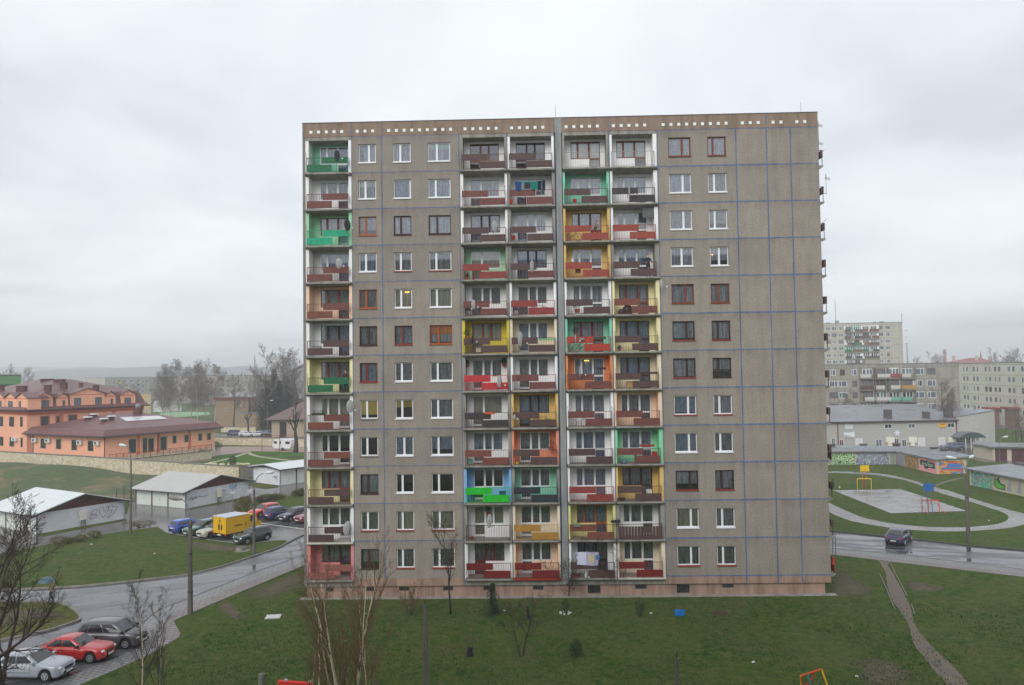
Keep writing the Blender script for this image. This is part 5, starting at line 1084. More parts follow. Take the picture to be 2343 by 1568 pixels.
f = FLt.mb(); f.tube([((u0+u1)/2-.1, 0.421, (z0+z1)/2), ((u0+u1)/2-.1, 0.43, (z0+z1)/2)], 0.27, 14); f.build('fan_grille', m_darkf, ac)
# roof lights and vents on the wing
def on_wing_roof(px, py, nrm_face=FB, lift=0.0):
    # plane through the two eave corners and the ridge end nearest
    a = inset(B0, -0.2); b = inset(C0_, -0.2); A3 = Vector((a.x, a.y, zW+1.1)); B3 = Vector((b.x, b.y, zW+1.1)); C3 = Vector((ap_[0].x, ap_[0].y, zA))
    if nrm_face is FA: a2 = inset(A0, -0.2); B3 = Vector((a2.x, a2.y, zW+1.1))
    n_ = (B3-A3).cross(C3-A3).normalized(); n_ = n_ if n_.z > 0 else -n_
    d = ray(px, py); t_ = (A3-CAM).dot(n_)/d.dot(n_); return CAM+d*t_, n_
q = [on_wing_roof(*c1(x, y)) for x, y in ((1420, 882), (1500, 928), (1990, 898), (1880, 862))]
t = thing('solar_panel', 'row of pale glazed roof panels on the low red hipped roof', 'solar panel', q[0][0]); o_ = q[0][0]
for i in range(6):
    a, b = i/6+0.004, (i+1)/6-0.004; m_ = MB(); n_ = q[0][1]
    tl, bl, br_, tr_ = (w_[0]+n_*0.12-o_ for w_ in q); m_.poly([bl.lerp(br_, a), bl.lerp(br_, b), tl.lerp(tr_, b), tl.lerp(tr_, a)]); m_.poly([x-n_*0.08 for x in (bl.lerp(br_, a), bl.lerp(br_, b), tl.lerp(tr_, b), tl.lerp(tr_, a))])
    m_.build('panel', mat('pale_glass_panel', (206, 208, 206), 0.15, var=0.06), t)
for x, y, lb in ((1040, 905, 'round roof vent nearest the left end of the low red roof'), (1115, 870, 'upper round roof vent left of the tilted hatch on the low red roof'), (1235, 925, 'round roof vent in front of the tilted hatch on the low red roof'), (1320, 895, 'rightmost round roof vent on the low red roof')):
    p, n_ = on_wing_roof(*c1(x, y), FA); t = thing('roof_vent', lb, 'vent', p, 0, 'vents on the low red roof'); MB().cyl((0, 0, -0.3), 0.5, 0.75, 12).build('base', m_chim, t); MB().cyl((0, 0, 0.46), 0.85, 0.16, 14, 0.7).build('cap', mat('pale_metal_cap', (200, 204, 204), 0.3), t)
p, n_ = on_wing_roof(*c1(1635, 835)); t = thing('chimney', 'dark round topped chimney near the ridge of the low red roof', 'chimney', p); MB().box(-0.6, 0.6, -0.6, 0.6, -1, 1.2).build('stack', m_chim, t); MB().blob((0, 0, 1.5), 0.5, 0.5, 0.5, 10, 6).build('cowl', mat('dull_metal', (130, 130, 130), 0.3), t)
# terrace on the wing's right side with a railing
TB = FB
tt = thing('terrace', 'stone faced terrace with red brown railing along the salmon wing', 'terrace')
q = FB.mb(); u1_, _ = FB.uv(*c2(660, 1290)); q.box(-1.2, min(u1_, FB.L*0.86), 0.16, 3.2, 0.8, 2.55); q.build('base', m_rubble, tt)
q = FB.mb(); q.box(-1.25, FB.L*0.86+.05, 3.15, 3.3, 2.551, 2.65); q.build('coping', m_eave, tt)
q = FB.mb(); n = 16; Lt = FB.L*0.86+1.2
m_rr = mat('red_brown_railing', (136, 62, 46), 0.6)
for i in range(n+1): x = -1.2+Lt*i/n; q.box(x-0.04, x+0.04, 3.18, 3.26, 2.65, 3.75)
q.box(-1.2, Lt-1.2, 3.18, 3.26, 3.7, 3.76); q.box(-1.2, Lt-1.2, 3.2, 3.24, 2.8, 2.84)
for i in range(n*7): x = -1.2+Lt*i/(n*7); q.box(x-0.012, x+0.012, 3.2, 3.22, 2.84, 3.7)
q.build('railing', m_rr, tt)

def wallrun(name, label, pts, zt, zb, th, m, cap=0.14, capm=None):
    """free-standing wall along world points with a coping"""
    t = thing(name, label, 'wall'); a = MB(); c = MB()
    for i in range(len(pts)-1):
        p, q_ = pts[i], pts[i+1]; d = (q_-p).normalized(); n_ = Vector((-d.y, d.x))*th/2
        for mb_, z00, z01, z10, z11, k in ((a, zb, zt[i], zb, zt[i+1], 1), (c, zt[i]+.001, zt[i]+cap, zt[i+1]+.001, zt[i+1]+cap, 1.35)):
            nn_ = n_*k; lo = [(p-nn_, z00), (q_-nn_, z10), (q_+nn_, z10), (p+nn_, z00)]; hi = [(p-nn_, z01), (q_-nn_, z11), (q_+nn_, z11), (p+nn_, z01)]
            i0 = mb_.addv([(v.x, v.y, z) for v, z in lo+hi])
            for f in ((0, 1, 5, 4), (2, 3, 7, 6), (4, 5, 6, 7), (1, 2, 6, 5), (3, 0, 4, 7)): mb_.face([i0+k_ for k_ in f])
    a.build('masonry', m, t); c.build('coping', capm or mat('grey_coping', (120, 116, 112), 0.7), t); return t
Wm = P(200, 1045.5, 3.35).to_2d()
wallrun('stone_wall', 'long yellow rubble retaining wall in front of the salmon hotel', [Vector((W0.x-26, W0.y+9)), W0, Wm, W1, W2], [4.4, 3.9, 3.35, 2.8, 2.0], -0.3, 0.35, m_rubble)
wallrun('retaining_wall', 'grey rendered return of the stone wall behind the middle garage', [W2+(W3-W2).normalized()*0.25, W3+(W3-W2).normalized()*2.0], [2.0, 2.0], -0.3, 0.3, mat('grey_render', (136, 130, 120), 0.85))
bw = [P(*c2(780, 1200), PZ).to_2d(), P(*c2(1300, 1208), PZ).to_2d(), P(*c2(2000, 1226), PZ).to_2d()]
zb_ = HZ(*c2(1300, 1120), bw[1]); wallrun('stone_wall', 'yellow rubble wall between the hotel garden and the parked cars', bw, [zb_]*3, 0.9, 0.35, m_rubble)
bw2 = [P(*c2(868, 1050), PZ).to_2d(), P(*c2(1275, 1050), PZ).to_2d()]
wallrun('stone_wall', 'short yellow stone wall behind the parked cars', bw2, [2.4]*2, 0.9, 0.35, m_rubble, cap=.1)
# thin wire fence by the lamp
def fence(name, label, a, b, h, n, m=None):
    t = thing(name, label, 'fence', a); d = b-a; q = MB()
    for i in range(n+1): t_ = i/n; p = d*t_; po = MB(); po.box(p.x-.04, p.x+.04, p.y-.04, p.y+.04, 0, h); po.build('post', m or m_gut, t)
    for z in (0.1, h*.5, h-.05): q.tube([(0, 0, z), (d.x, d.y, z)], 0.018, 3)
    for i in range(n*10): p = d*(i/(n*10)); q.tube([(p.x, p.y, 0.1), (p.x, p.y, h-.05)], 0.008, 3, cap=False)
    q.build('mesh_panel', m or m_gut, t)
fence('wire_fence', 'dark wire fence between the nearest and middle garages', P(*c3(1380, 690)), P(*c3(1640, 640)), 1.9, 3)
# garden furniture: swing frame, shrubs, caravan
sw = P(*c2(1350, 1275), PZ); t = thing('swing_frame', 'tall thin brown metal frame on the garden lawn edge', 'play frame', sw)
for x in (0, 3.7, 7.4):
    MB().box(x-.05, x+.05, -.05, .05, 0, 3.3).build('post', m_rr, t)
MB().box(0.2, 7.2, -0.05, 0.05, 3.15, 3.25).build('beam', m_rr, t)
for (x, y), s_, lb in ((c2(820, 1275), 1.0, 'round dark bush at the corner of the terrace'), (c2(625, 1375), .9, 'narrow conical bush by the terrace end'), (c2(452, 1395), .5, 'small round bush in the earth bed'), (c2(1000, 1445), .8, 'spiky small shrub on the fresh lawn')):
    tree('garden_shrub', lb, 'shrub', P(x, y, PZ), bushy(int(x), 0.9*s_, 0.9*s_, 1.15*s_ if s_ > .6 else .4, 500, 0.12, 6), m_bark, m_ever)
p = P(*c2(870, 1440), PZ); t = thing('rock_pile', 'low heap of brown stones on the fresh garden lawn', 'rocks', p)
m_ = MB(); rk = random.Random(5)
for i in range(16): m_ = MB(); m_.blob((rk.uniform(-4, 5), rk.uniform(-.5, .5), 0.1), rk.uniform(.3, .7), .4, rk.uniform(.2, .35), 7, 4, .2, i); m_.build('stone', m_rubble, t)
p = P(*c2(1510, 1262), PZ); p2 = P(*c2(1735, 1268), PZ); t = thing('caravan', 'white touring caravan parked on the paved yard', 'caravan', (p+p2)/2, math.atan2((p2-p).y, (p2-p).x))
Lc = (p2-p).length*0.97
m_ = MB(); m_.smooth = False; m_.prism([(-Lc/2, 0.75), (-Lc/2, 1.5), (-Lc/2+.45, 2.35), (Lc/2-.6, 2.5), (Lc/2-.1, 2.35), (Lc/2, 1.6), (Lc/2-.15, .75), (Lc/2-.4, .5), (-Lc/2+.3, .5)], lambda u, w_: (u, -1.05, w_), lambda u, w_: (u, 1.05, w_)); m_.build('body', mat('white_caravan_paint', (222, 224, 226), 0.4, var=0.03), t)
for x0, x1, z0, z1 in ((-Lc/2+.3, -Lc/2+1.1, 1.45, 1.95), (-.5, -.2, 1.4, 1.95), (.9, 2.0, 1.4, 1.95)): MB().box(x0, x1, -1.07, -1.051, z0, z1).build('window', m_darkglass, t)
MB().tube([(0.2, -1.06, .33), (0.2, -.85, .33)], .33, 14).build('wheel', mat('tyre_rubber', (30, 30, 32), 0.8), t); MB().tube([(-Lc/2, 0, .5), (-Lc/2-.9, 0, .5)], .06, 5).build('drawbar', m_gut, t)
# ------------------------------------------------------------------ far west buildings
def slab_block(name, label, cat, A, B, depth, h, wallm, rows, cols, z0=0.0, first=1.0, rowh=2.8, ww=1.4, wh=1.4, skip=(), roofh=1.0, logs=(), rng=1, frame=None, joints=True, bal=None):
    F = Face(A, B); t = thing(name, label, cat); m_ = F.mb(); m_.box(0, F.L, -depth, 0, z0, z0+h); m_.build('wall', wallm, t)
    r_ = F.mb(); r_.box(-.1, F.L+.1, -depth-.1, .1, z0+h+.001, z0+h+.18); r_.build('roof', m_felt, t)
    rr = random.Random(rng)
    if joints:
        j_ = F.mb()
        for k in range(1, rows+1): j_.box(0, F.L, 0.002, 0.02, z0+first+rowh*k-1.0, z0+first+rowh*k-.93)
        j_.build('joint_line', mat('faint_grey_joint', (108, 104, 98), 0.8), t)
    for k in range(rows):
        for c_ in cols:
            if c_ in logs: continue
            x = c_; z = z0+first+rowh*k
            w0 = ww*(rr.choice((1, 1, .6)))
            m2 = F.mb(); m2.box(x-w0/2, x+w0/2, 0.003, 0.03, z, z+wh); fo = m2.build('window', (frame or F_W) if rr.random() < .85 else F_B, t)
            m3 = F.mb(); q_ = rr.choice((.35, .5, .62))*w0
            m3.box(x-w0/2+.09, x-w0/2+q_-.05, .031, .036, z+.1, z+wh-.1); m3.box(x-w0/2+q_+.05, x+w0/2-.09, .031, .036, z+.1, z+wh-.1); m3.build('pane', rr.choice((m_farglass, m_darkglass, m_farglass)), fo)
    return t, F
def loggia_cols(t, F, xs, rows, z0, first, rowh, wd, pals, seed, rng_h=1.05, wmats=None):
    rr = random.Random(seed)
    for x in xs:
        for k in range(rows):
            z = z0+first+rowh*k; wm = rr.choice(wmats or [paint('G')]); pm_ = pals[k][xs.index(x)] if isinstance(pals[0], list) else rr.choice(pals)
            m_ = F.mb(); m_.box(x-wd/2, x+wd/2, 0.004, 0.85, z-.2, z-.02); b = m_.build('balcony', m_slab, t)
            w_ = F.mb(); w_.box(x-wd/2, x+wd/2, 0.005, 0.02, z, z+rowh-.25); w_.build('back_wall', wm, b)
            f_ = F.mb(); f_.box(x-wd*.33, x+wd*.33, 0.021, 0.05, z+.9, z+2.3); f_.box(x-wd*.33, x-wd*.08, 0.021, 0.051, z+.02, z+.899); f_.build('window_frame', rr.choice((F_W, F_W, F_B)), b)
            g_x = F.mb()
            for a_, b2 in ((-.30, -.11), (-.05, .10), (.14, .30)): g_x.box(x+wd*a_, x+wd*b2, .0515, .056, z+1.0, z+2.2)
            g_x.build('pane', rr.choice((m_farglass, m_darkglass)), b)
            for sx in (-1, 1): s_ = F.mb(); s_.box(x+sx*wd/2-.05, x+sx*wd/2+.05, 0.03, .5, z, z+rowh-.25); s_.build('side_wall', wm, b)
            p_ = F.mb(); a_ = rr.choice((0, 0, .25)); p_.box(x-wd/2+wd*a_, x+wd/2-(0 if a_ else rr.choice((0, 0, .3))*wd), .855, .90, z+.1, z+rng_h); p_.build('panel', pm_, b)
            r_ = F.mb(); r_.box(x-wd/2, x+wd/2, .84, .87, z+rng_h-.04, z+rng_h); r_.box(x-wd/2, x+wd/2, .905, .915, z+.2, z+.24); r_.build('railing', F_D, b)
def pd(px, dist): d = ray(px, 860); t_ = dist/math.hypot(d.x, d.y); p = CAM+d*t_; return Vector((p.x, p.y))
A_, B_ = pd(240, 500), pd(400, 560)
L_ = (B_-A_).length
t, F = slab_block('apartment_block', 'long pale five storey block beyond the hotel roof, left of the birches', 'apartment building', A_, B_, 12, 16.2, m_palewall, 5, [x for x in range(4, int(L_)-3, 4)], z0=0.6, first=1.6, ww=1.7, logs=(), rng=4)
loggia_cols(t, F, [L_*.18, L_*.26, L_*.36, L_*.44], 5, 0.6, 1.3, 2.8, 3.4, [paint('W'), paint('YB'), paint('G'), panel_m('mr')], 5)
A_, B_ = pd(404, 520), pd(470, 500); slab_block('apartment_block', 'blank ended part of the long pale block behind the birches', 'apartment building', A_, B_, 12, 16.5, m_palewall, 5, [4, 9, 14], z0=0.6, first=1.6, ww=1.5, rng=14)
A_, B_ = pd(500, 470), pd(700, 520); L_ = (B_-A_).length
slab_block('apartment_block', 'long pale five storey block behind the brick building and spruces', 'apartment building', A_, B_, 12, 16.4, m_palewall, 5, [x for x in range(3, int(L_)-3, 4)], z0=0.6, first=1.6, ww=1.7, rng=6)
# green building and yellow house
t, F = slab_block('green_building', 'dark green flat roofed building behind the left end of the hotel roof', 'building', pd(-60, 260), pd(48, 262), 15, 17.9, mat('green_cladding', (44, 84, 62), 0.6, var=.15, scale=.3), 1, [6, 12, 20], z0=0, first=12, rng=2, joints=False)
F2 = F; tl = F2.mb(); tl.box(F2.L*.45, F2.L-.05, .003, .05, 15.4, 17.6); tl.build('cladding_strip', mat('light_green_cladding', (86, 140, 84), 0.6), t)
slab_block('yellow_house', 'small pale yellow house with a flat grey roof behind the hotel dormers', 'house', pd(309, 330), pd(345, 330), 10, 9.5, mat('pale_yellow_plaster', (196, 178, 128), 0.8), 2, [2, 4, 6.2], z0=1, first=2.5, rowh=3.2, ww=1.2, rng=3, joints=False)
slab_block('white_shed', 'long low white building beside the green pitch', 'building', P(*c2(160, 812), PZ).to_2d(), P(*c2(400, 800), PZ).to_2d(), 8, 5.0, mat('white_shed_wall', (200, 202, 198), 0.8), 1, [], z0=1, joints=False)
t, F = slab_block('brick_building', 'flat roofed brown brick building behind the bare trees', 'building', P(*c2(800, 985), PZ).to_2d(), P(*c2(1190, 985), PZ).to_2d(), 16, 9.0, mat('brown_brickwork', (142, 122, 98), 0.9, var=.12, scale=1), 1, [], z0=1, joints=False)
for r_ in ((1075, 735, 1105, 775), (900, 770, 930, 805)): fwin(F, t, c2, *r_, fm=F_G, pm=m_farglass)
q = F.mb(); q.box(-.5, F.L+.4, .11, .5, 9.4, 10.17); q.build('fascia', mat('red_brown_fascia', (108, 62, 56), .7), t)
q = F.mb(); q.box(F.L, F.L+15, -14, -.5, 1, 9.2); q.build('side_wing', mat('dark_brick_side', (96, 84, 74), .9), t)
q = F.mb(); q.box(F.L*.2, F.L*.65, -6, -4, 10.2, 11.4); q.box(F.L*.9, F.L*1.4, -9, -5, 10.2, 11.8); q.build('rooftop_box', mat('pale_roof_box', (170, 174, 176), .6), t)
slab_block('low_annex', 'low brown annex with a flat roof before the brick building', 'building', P(*c2(1030, 1010), PZ).to_2d(), P(*c2(1385, 1005), PZ).to_2d(), 8, 4.4, mat('brown_render', (148, 132, 110), .9), 1, [], z0=1, joints=False)
for (x, y), lb, cm in ((c2(840, 938), 'blue and green peaked tent beside the brick building', (62, 112, 190)), (c2(965, 935), 'low green peaked tent right of the blue one', (80, 160, 140))):
    p = P(x, y, PZ); t = thing('tent', lb, 'tent', p); k = 1 if cm[0] < 70 else .55
    m_ = MB(); m_.prism([(-1.6, 0), (2.0, 0), (-1.2, 2.9*k)], lambda u, w_: (u, 0, w_), lambda u, w_: (u, 1.5, w_)); m_.build('canopy', mat('blue_tarp' if k == 1 else 'green_tarp', cm, .6), t)
    MB().box(-1.6, 1.9, -.05, -.02, 0, .5*k).build('skirt', mat('green_tarp_skirt', (96, 176, 150), .6), t)
# grey gabled house and brown roofed hut at the block's left edge
gA, gB = P(*c2(1735, 870), PZ).to_2d(), P(*c2(2060, 870), PZ).to_2d()
t, F = slab_block('grey_gabled_building', 'grey rendered building with white windows at the left edge of the block', 'building', gA, gB, 12, 17.0, mat('grey_render_wall', (142, 144, 150), .85), 0, [], z0=1, joints=False)
for y in (548, 663, 778):
    for x in (1802, 1900): fwin(F, t, c2, x-25, y-25, x+25, y+28, fm=F_W, pm=m_farglass)
q = F.mb(); zt_ = 18.1; q.prism([(-2.5, zt_-.3), (7, zt_+3.6), (16, zt_-.3), (16, zt_+.1), (7, zt_+4.0), (-2.5, zt_+.1)], lambda u, w_: (u, .6, w_), lambda u, w_: (u, -12.5, w_)); q.build('gable_roof', m_felt, t)
q = F.mb(); q.prism([(0, 18.2), (14, 18.2), (7, 21.4)], lambda u, w_: (u, 0, w_), lambda u, w_: (u, -.2, w_)); q.build('gable', mat('grey_render_wall', (0, 0, 0)), t)
p = P(*c2(1600, 1108), PZ); t = thing('brown_roofed_hut', 'low pale hut with a brown pyramid roof by the stone wall', 'hut', p, -0.05)
MB().box(-3, 16, 0, 9, 0, 4.6).build('wall', mat('beige_render', (172, 156, 136), .85), t)
m_ = MB(); a = [(-4.5, -1.5, 4.5), (17.5, -1.5, 4.5), (17.5, 10.5, 4.5), (-4.5, 10.5, 4.5)]; top = (6.5, 4.5, 10)
for i in range(4): m_.poly([a[i], a[(i+1) % 4], top])
m_.poly(a); m_.build('roof', mat('brown_roof', (110, 92, 92), .7, var=.15), t)
MB().box(-.9, .9, -.03, -.005, 0, 3.8).build('doorway', mat('dark_opening', (40, 38, 38), .9), t)
# lattice mast
d_ = ray(583, 857); t_ = 700/math.hypot(d_.x, d_.y); p = CAM+d_*t_; p.z = 0; t = thing('lattice_mast', 'tall hazy lattice mast above the far trees', 'mast', p)
m_ = MB(); ht = HZ(583, 814, p)
for s1, s2 in ((1, 1), (1, -1), (-1, 1), (-1, -1)): m_.tube([(2.6*s1, 2.6*s2, 0), (.5*s1, .5*s2, ht*.75), (.1*s1, .1*s2, ht)], .16, 4)
m_.build('legs', mat('grey_steel', (120, 122, 126), .6), t)
m_ = MB()
for i in range(9):
    f0, f1 = i/12, (i+1)/12; w0, w1 = 2.6-2.8*f0, 2.6-2.8*f1
    for s1 in (1, -1): m_.tube([(-w0, w0*s1, ht*f0), (w1, w1*s1, ht*f1)], .1, 3); m_.tube([(w0, w0*s1, ht*f0), (-w1, w1*s1, ht*f1)], .1, 3)
m_.build('bracing', mat('grey_steel', (0, 0, 0)), t)

# ------------------------------------------------------------------ the right hand side buildings
SP_A, SP_B = P(*cT(120, 1400)), P(*cT(1458, 1392)); 
ShA, ShB = Vector((74.5, 101.0)), SP_B.to_2d()
F = Face(ShA, ShB); _, zs = F.uv(*cT(800, 1120)); 
shop = thing('shop_building', 'long two storey grey shop building with a sheet metal roof right of the block', 'building')
zs = F.uv(*cT(800, 1118))[1]; dep = 14; zb2 = zs+2.6
q = F.mb(); q.box(0, F.L, -dep, 0, 0, zs); q.build('wall', mat('pale_grey_plaster', (166, 165, 160), .9, var=.06, k=1.05), shop)
q = F.mb(); q.prism([(0.5, zs-.05), (-dep, zb2), (-dep, zb2+.15), (0.5, zs+.12)], lambda u, w_: (-.3, u, w_), lambda u, w_: (F.L+.2, u, w_)); q.build('roof', m_felt, shop)
q = F.mb(); q.tube([(-.3, .58, zs), (F.L+.2, .58, zs)], .13, 6); q.build('gutter', mat('brown_gutter', (88, 64, 60), .6), shop)
E2 = P(*cT(1850, 1385)).to_2d(); F3 = Face(ShB, Vector((ShB.x+ (E2-ShB).x, ShB.y+(E2-ShB).y)))
za, zb3 = F3.uv(*cT(1460, 1080))[1], F3.uv(*cT(1840, 1012))[1]
q = F3.mb(); q.prism([(0, 0), (F3.L, 0), (F3.L, zb3), (0, za)], lambda u, w_: (u, .02, w_), lambda u, w_: (u, -dep, w_)); q.build('side_wing', mat('pale_grey_plaster', (0, 0, 0)), shop)
q = F3.mb(); q.prism([(-.1, za+.003), (F3.L+.1, zb3+.003), (F3.L+.1, zb3+.2), (-.1, za+.2)], lambda u, w_: (u, .1, w_), lambda u, w_: (u, -dep, w_)); q.build('roof', m_felt, shop)
m_shut = mat('white_roller_shutter', (206, 206, 206), .5, var=.05)
for x0, y0, x1, y1, k in ((312, 1150, 390, 1195, 's'), (715, 1148, 790, 1192, 'd'), (955, 1145, 1028, 1190, 'w'), (1355, 1137, 1430, 1185, 'd'), (418, 1295, 490, 1360, 's'), (625, 1300, 690, 1375, 'w'), (818, 1295, 862, 1380, 'd'), (893, 1305, 938, 1380, 'd'), (1058, 1285, 1130, 1370, 's'), (1265, 1283, 1335, 1365, 's'), (252, 1305, 298, 1375, 'd'), (172, 1290, 210, 1370, 'd')):
    fwin(F, shop, cT, x0, y0, x1, y1, fm=F_W, pm={'s': m_shut, 'd': m_darkglass, 'w': m_farglass}[k], mull=() if k in 's' else (.5,))
for x0, y0, x1, y1, k in ((1595, 1130, 1672, 1180, 's'), (1700, 1272, 1768, 1345, 's')): fwin(F3, shop, cT, x0, y0, x1, y1, fm=F_G, pm=m_shut, mull=())
def chim_px(parent, F_, x0, x1, y0, y1, v=-1.0, m=None):
    u0, _ = F_.uv(*cT(x0, y1)); u1, _ = F_.uv(*cT(x1, y1)); zt_ = F_.uv(*cT(x0, y0))[1]; q = F_.mb(); q.box(u0, u1, v-1.2, v, zs-.5, zt_); q.build('chimney', m or mat('dark_render_chimney', (86, 78, 78), .8), parent)
for a in ((762, 820, 1003, 1112), (1162, 1210, 1025, 1108), (1382, 1450, 992, 1100)): chim_px(shop, F, *a)
chim_px(shop, F, 145, 178, 1005, 1080, m=mat('pale_chimney', (170, 160, 150), .8))
for x in (236, 1450): u, _ = F.uv(*cT(x, 1200)); q = F.mb(); q.tube([(u, .1, 0), (u, .1, zs)], .09, 5); q.build('downpipe', mat('dark_red_pipe', (112, 52, 44), .6), shop)
for x in (765, 995, 1400, 1640):
    FF = F if x < 1450 else F3; u, z_ = FF.uv(*cT(x, 1325)); q = FF.mb(); q.box(u-.8, u+.8, .01, .4, z_-.2, z_+.9); q.box(u-.4, u+.4, .01, .35, z_-.9, z_-.205); q.build('meter_box', m_boxw, shop)
def text_mesh(name, txt, F_, u, z, size, m, parent, v=0.05, align='CENTER', shear=0.0):
    c = bpy.data.curves.new(name, 'FONT'); c.body = txt; c.size = size; c.align_x = align; c.align_y = 'CENTER'; c.extrude = 0.003; c.shear = shear
    tmp = bpy.data.objects.new(name, c); COL.objects.link(tmp); bpy.context.view_layer.update()
    me = bpy.data.meshes.new_from_object(tmp); bpy.data.objects.remove(tmp)
    xf = Matrix(((F_.e.x, 0, F_.n.x, 0), (F_.e.y, 0, F_.n.y, 0), (0, 1, 0, 0), (0, 0, 0, 1)))
    me.transform(xf); p = F_.A+F_.e*u+F_.n*v; me.transform(Matrix.Translation((p.x, p.y, z))); me.materials.clear(); me.materials.append(m)
    o = bpy.data.objects.new(name, me); COL.objects.link(o); o.parent = parent; return o
def scribble(F_, parent, u, z, wd, h, m):
    q = F_.mb(); n = max(8, int(wd/h*5)); rq = random.Random(int(abs(u)*10)); pts_ = [(u-wd/2+wd*i/n, z+(h/2*(1 if i % 2 else -1))*rq.uniform(.4, 1)) for i in range(n+1)]
    for (a, b), (c_, d) in zip(pts_, pts_[1:]): q.poly([(a, .068, b), (c_, .068, d), (c_+h*.14, .068, d+h*.05), (a+h*.14, .068, b+h*.05)])
    return q.build('lettering', m, parent)
def sign_px(label, F_, x0, y0, x1, y1, m, cv=cT):
    u0, _ = F_.uv(*cv(x0, (y0+y1)/2)); u1, _ = F_.uv(*cv(x1, (y0+y1)/2)); z1 = F_.uv(*cv((x0+x1)/2, y0))[1]; z0 = F_.uv(*cv((x0+x1)/2, y1))[1]
    t = thing('wall_sign', label, 'sign'); q = F_.mb(); q.box(u0, u1, .01, .06, z0, z1); q.build('board', m, t); return t, (u0+u1)/2, (z0+z1)/2, u1-u0, z1-z0
m_blue = mat('sign_blue', (38, 84, 170), .5); m_red_p = mat('sign_red', (190, 60, 40), .5); m_white_p = mat('sign_white', (222, 226, 228), .5, var=.03); m_yel = mat('sign_yellow', (232, 178, 40), .5, var=.05); m_blk = mat('sign_black', (30, 30, 34), .6)
t, u, z, w_, h__ = sign_px('white shop sign with faint blue lettering under the upper shutter', F, 302, 1225, 407, 1278, m_white_p); scribble(F, t, u-w_*.1, z+.45, w_*.75, .5, mat('faint_blue_print', (130, 165, 205), .5)); scribble(F, t, u-w_*.2, z-.35, w_*.5, .3, m_blk); scribble(F, t, u, z-.9, w_*.85, .12, m_blue)
t, u, z, w_, h__ = sign_px('blue sign with a white star shape in the middle of the shop wall', F, 828, 1218, 858, 1256, m_blue)
q = F.mb()
for i in range(3): a_ = pi/3*i; q.poly([(u+cos(a_)*.6-sin(a_)*.13, .066+.001*i, z+sin(a_)*.6+cos(a_)*.13), (u-cos(a_)*.6-sin(a_)*.13, .066+.001*i, z-sin(a_)*.6+cos(a_)*.13), (u-cos(a_)*.6+sin(a_)*.13, .066+.001*i, z-sin(a_)*.6-cos(a_)*.13), (u+cos(a_)*.6+sin(a_)*.13, .066+.001*i, z+sin(a_)*.6-cos(a_)*.13)])
q.build('emblem', m_white_p, t)
t, u, z, w_, h__ = sign_px('yellow shop sign with red script beside the upper window', F, 1268, 1140, 1350, 1180, m_yel); scribble(F, t, u-w_*.12, z+.15, w_*.6, .5, m_red_p); scribble(F, t, u-w_*.12, z-.5, w_*.55, .15, m_blk)
q = F.mb(); q.prism([(u+w_*.33, z-.5), (u+w_*.45, z-.5), (u+w_*.39, z+.5)], lambda a, b: (a, .07, b), lambda a, b: (a, .062, b)); q.build('emblem', m_blue, t)
t, u, z, w_, h__ = sign_px('small blue plate left of the shop door', F, 790, 1308, 810, 1340, m_blue)
t, u, z, w_, h__ = sign_px('dark red board on the door at the left end of the shop', F, 260, 1318, 290, 1345, mat('dark_red_board', (120, 34, 38), .6)); scribble(F, t, u, z, w_*.6, .25, m_white_p)
# arched canopy over the entrance
uc, _ = F.uv(*cT(1450, 1290)); t = thing('entrance_canopy', 'arched glazed canopy on thin posts over the shop entrance', 'canopy')
uA, zc0 = F.uv(*cT(1390, 1290)); uB, _ = F3.uv(*cT(1660, 1285)); c0 = F.A+F.e*uA+F.n*3.0; c1_ = F3.A+F3.e*uB+F3.n*3.0; Fc = Face(c0.to_2d(), c1_.to_2d()); zc0 = Fc.uv(*cT(1530, 1290))[1]; zct = Fc.uv(*cT(1530, 1235))[1]
q = Fc.mb(); n = 12; arc = [(Fc.L*i/n, zc0+(zct-zc0)*sin(pi*i/n)**.8) for i in range(n+1)]
q.prism(arc+[(a, b+.1) for a, b in arc[::-1]], lambda a, b: (a, 0, b), lambda a, b: (a, -3.4, b)); q.build('roof', m_felt, t)
q = Fc.mb(); q.prism([(0, zc0-.01)]+arc+[(Fc.L, zc0-.01)], lambda a, b: (a, -.05, b-.02), lambda a, b: (a, -.1, b-.02)); q.build('glazing', mat('dark_canopy_glass', (70, 84, 84), .3), t)
for f in (.25, .45, .62, .8): q = Fc.mb(); q.tube([(Fc.L*f, -.2, 0), (Fc.L*f, -.2, zc0)], .07, 6); q.build('post', m_white_p, t)
q = Fc.mb(); q.box(Fc.L*.2, Fc.L*.85, -3.3, -3.2, 0, zc0-.1); q.build('doorway', mat('dark_entrance', (70, 52, 50), .7), t)

# mural material for the garage rows
def m_mural(name, cols, scale, dist=3.0, seed=0.0, stretch=(1, 1, 1)):
    m, t, p = new_mat(name); g = nn(t, 'ShaderNodeNewGeometry').outputs['Position']
    mp = nn(t, 'ShaderNodeMapping'); mp.inputs['Location'].default_value = (seed, seed*1.7, seed*.6); mp.inputs['Scale'].default_value = stretch; t.links.new(g, mp.inputs[0])
    n = noisetex(t, mp.outputs[0], scale, 2.5, .55, dist); k = len(cols)
    r = nn(t, 'ShaderNodeValToRGB'); r.color_ramp.interpolation = 'CONSTANT'; t.links.new(n, r.inputs[0])
    el = r.color_ramp.elements
    for i, c in enumerate(cols):
        e_ = el[i] if i < 2 else el.new(.3+.42*i/k); e_.position = .3+.42*i/k if i else 0; e_.color = (*srgb(c), 1)
    out = mixc(t, 1.0, r.outputs[0], ramp(t, noisetex(t, g, 2.5, 4, .7), [(.3, (.75,)*3), (.7, (1.15,)*3)]), 'MULTIPLY')
    t.links.new(out, p.inputs['Base Color']); p.inputs['Roughness'].default_value = .85; return m
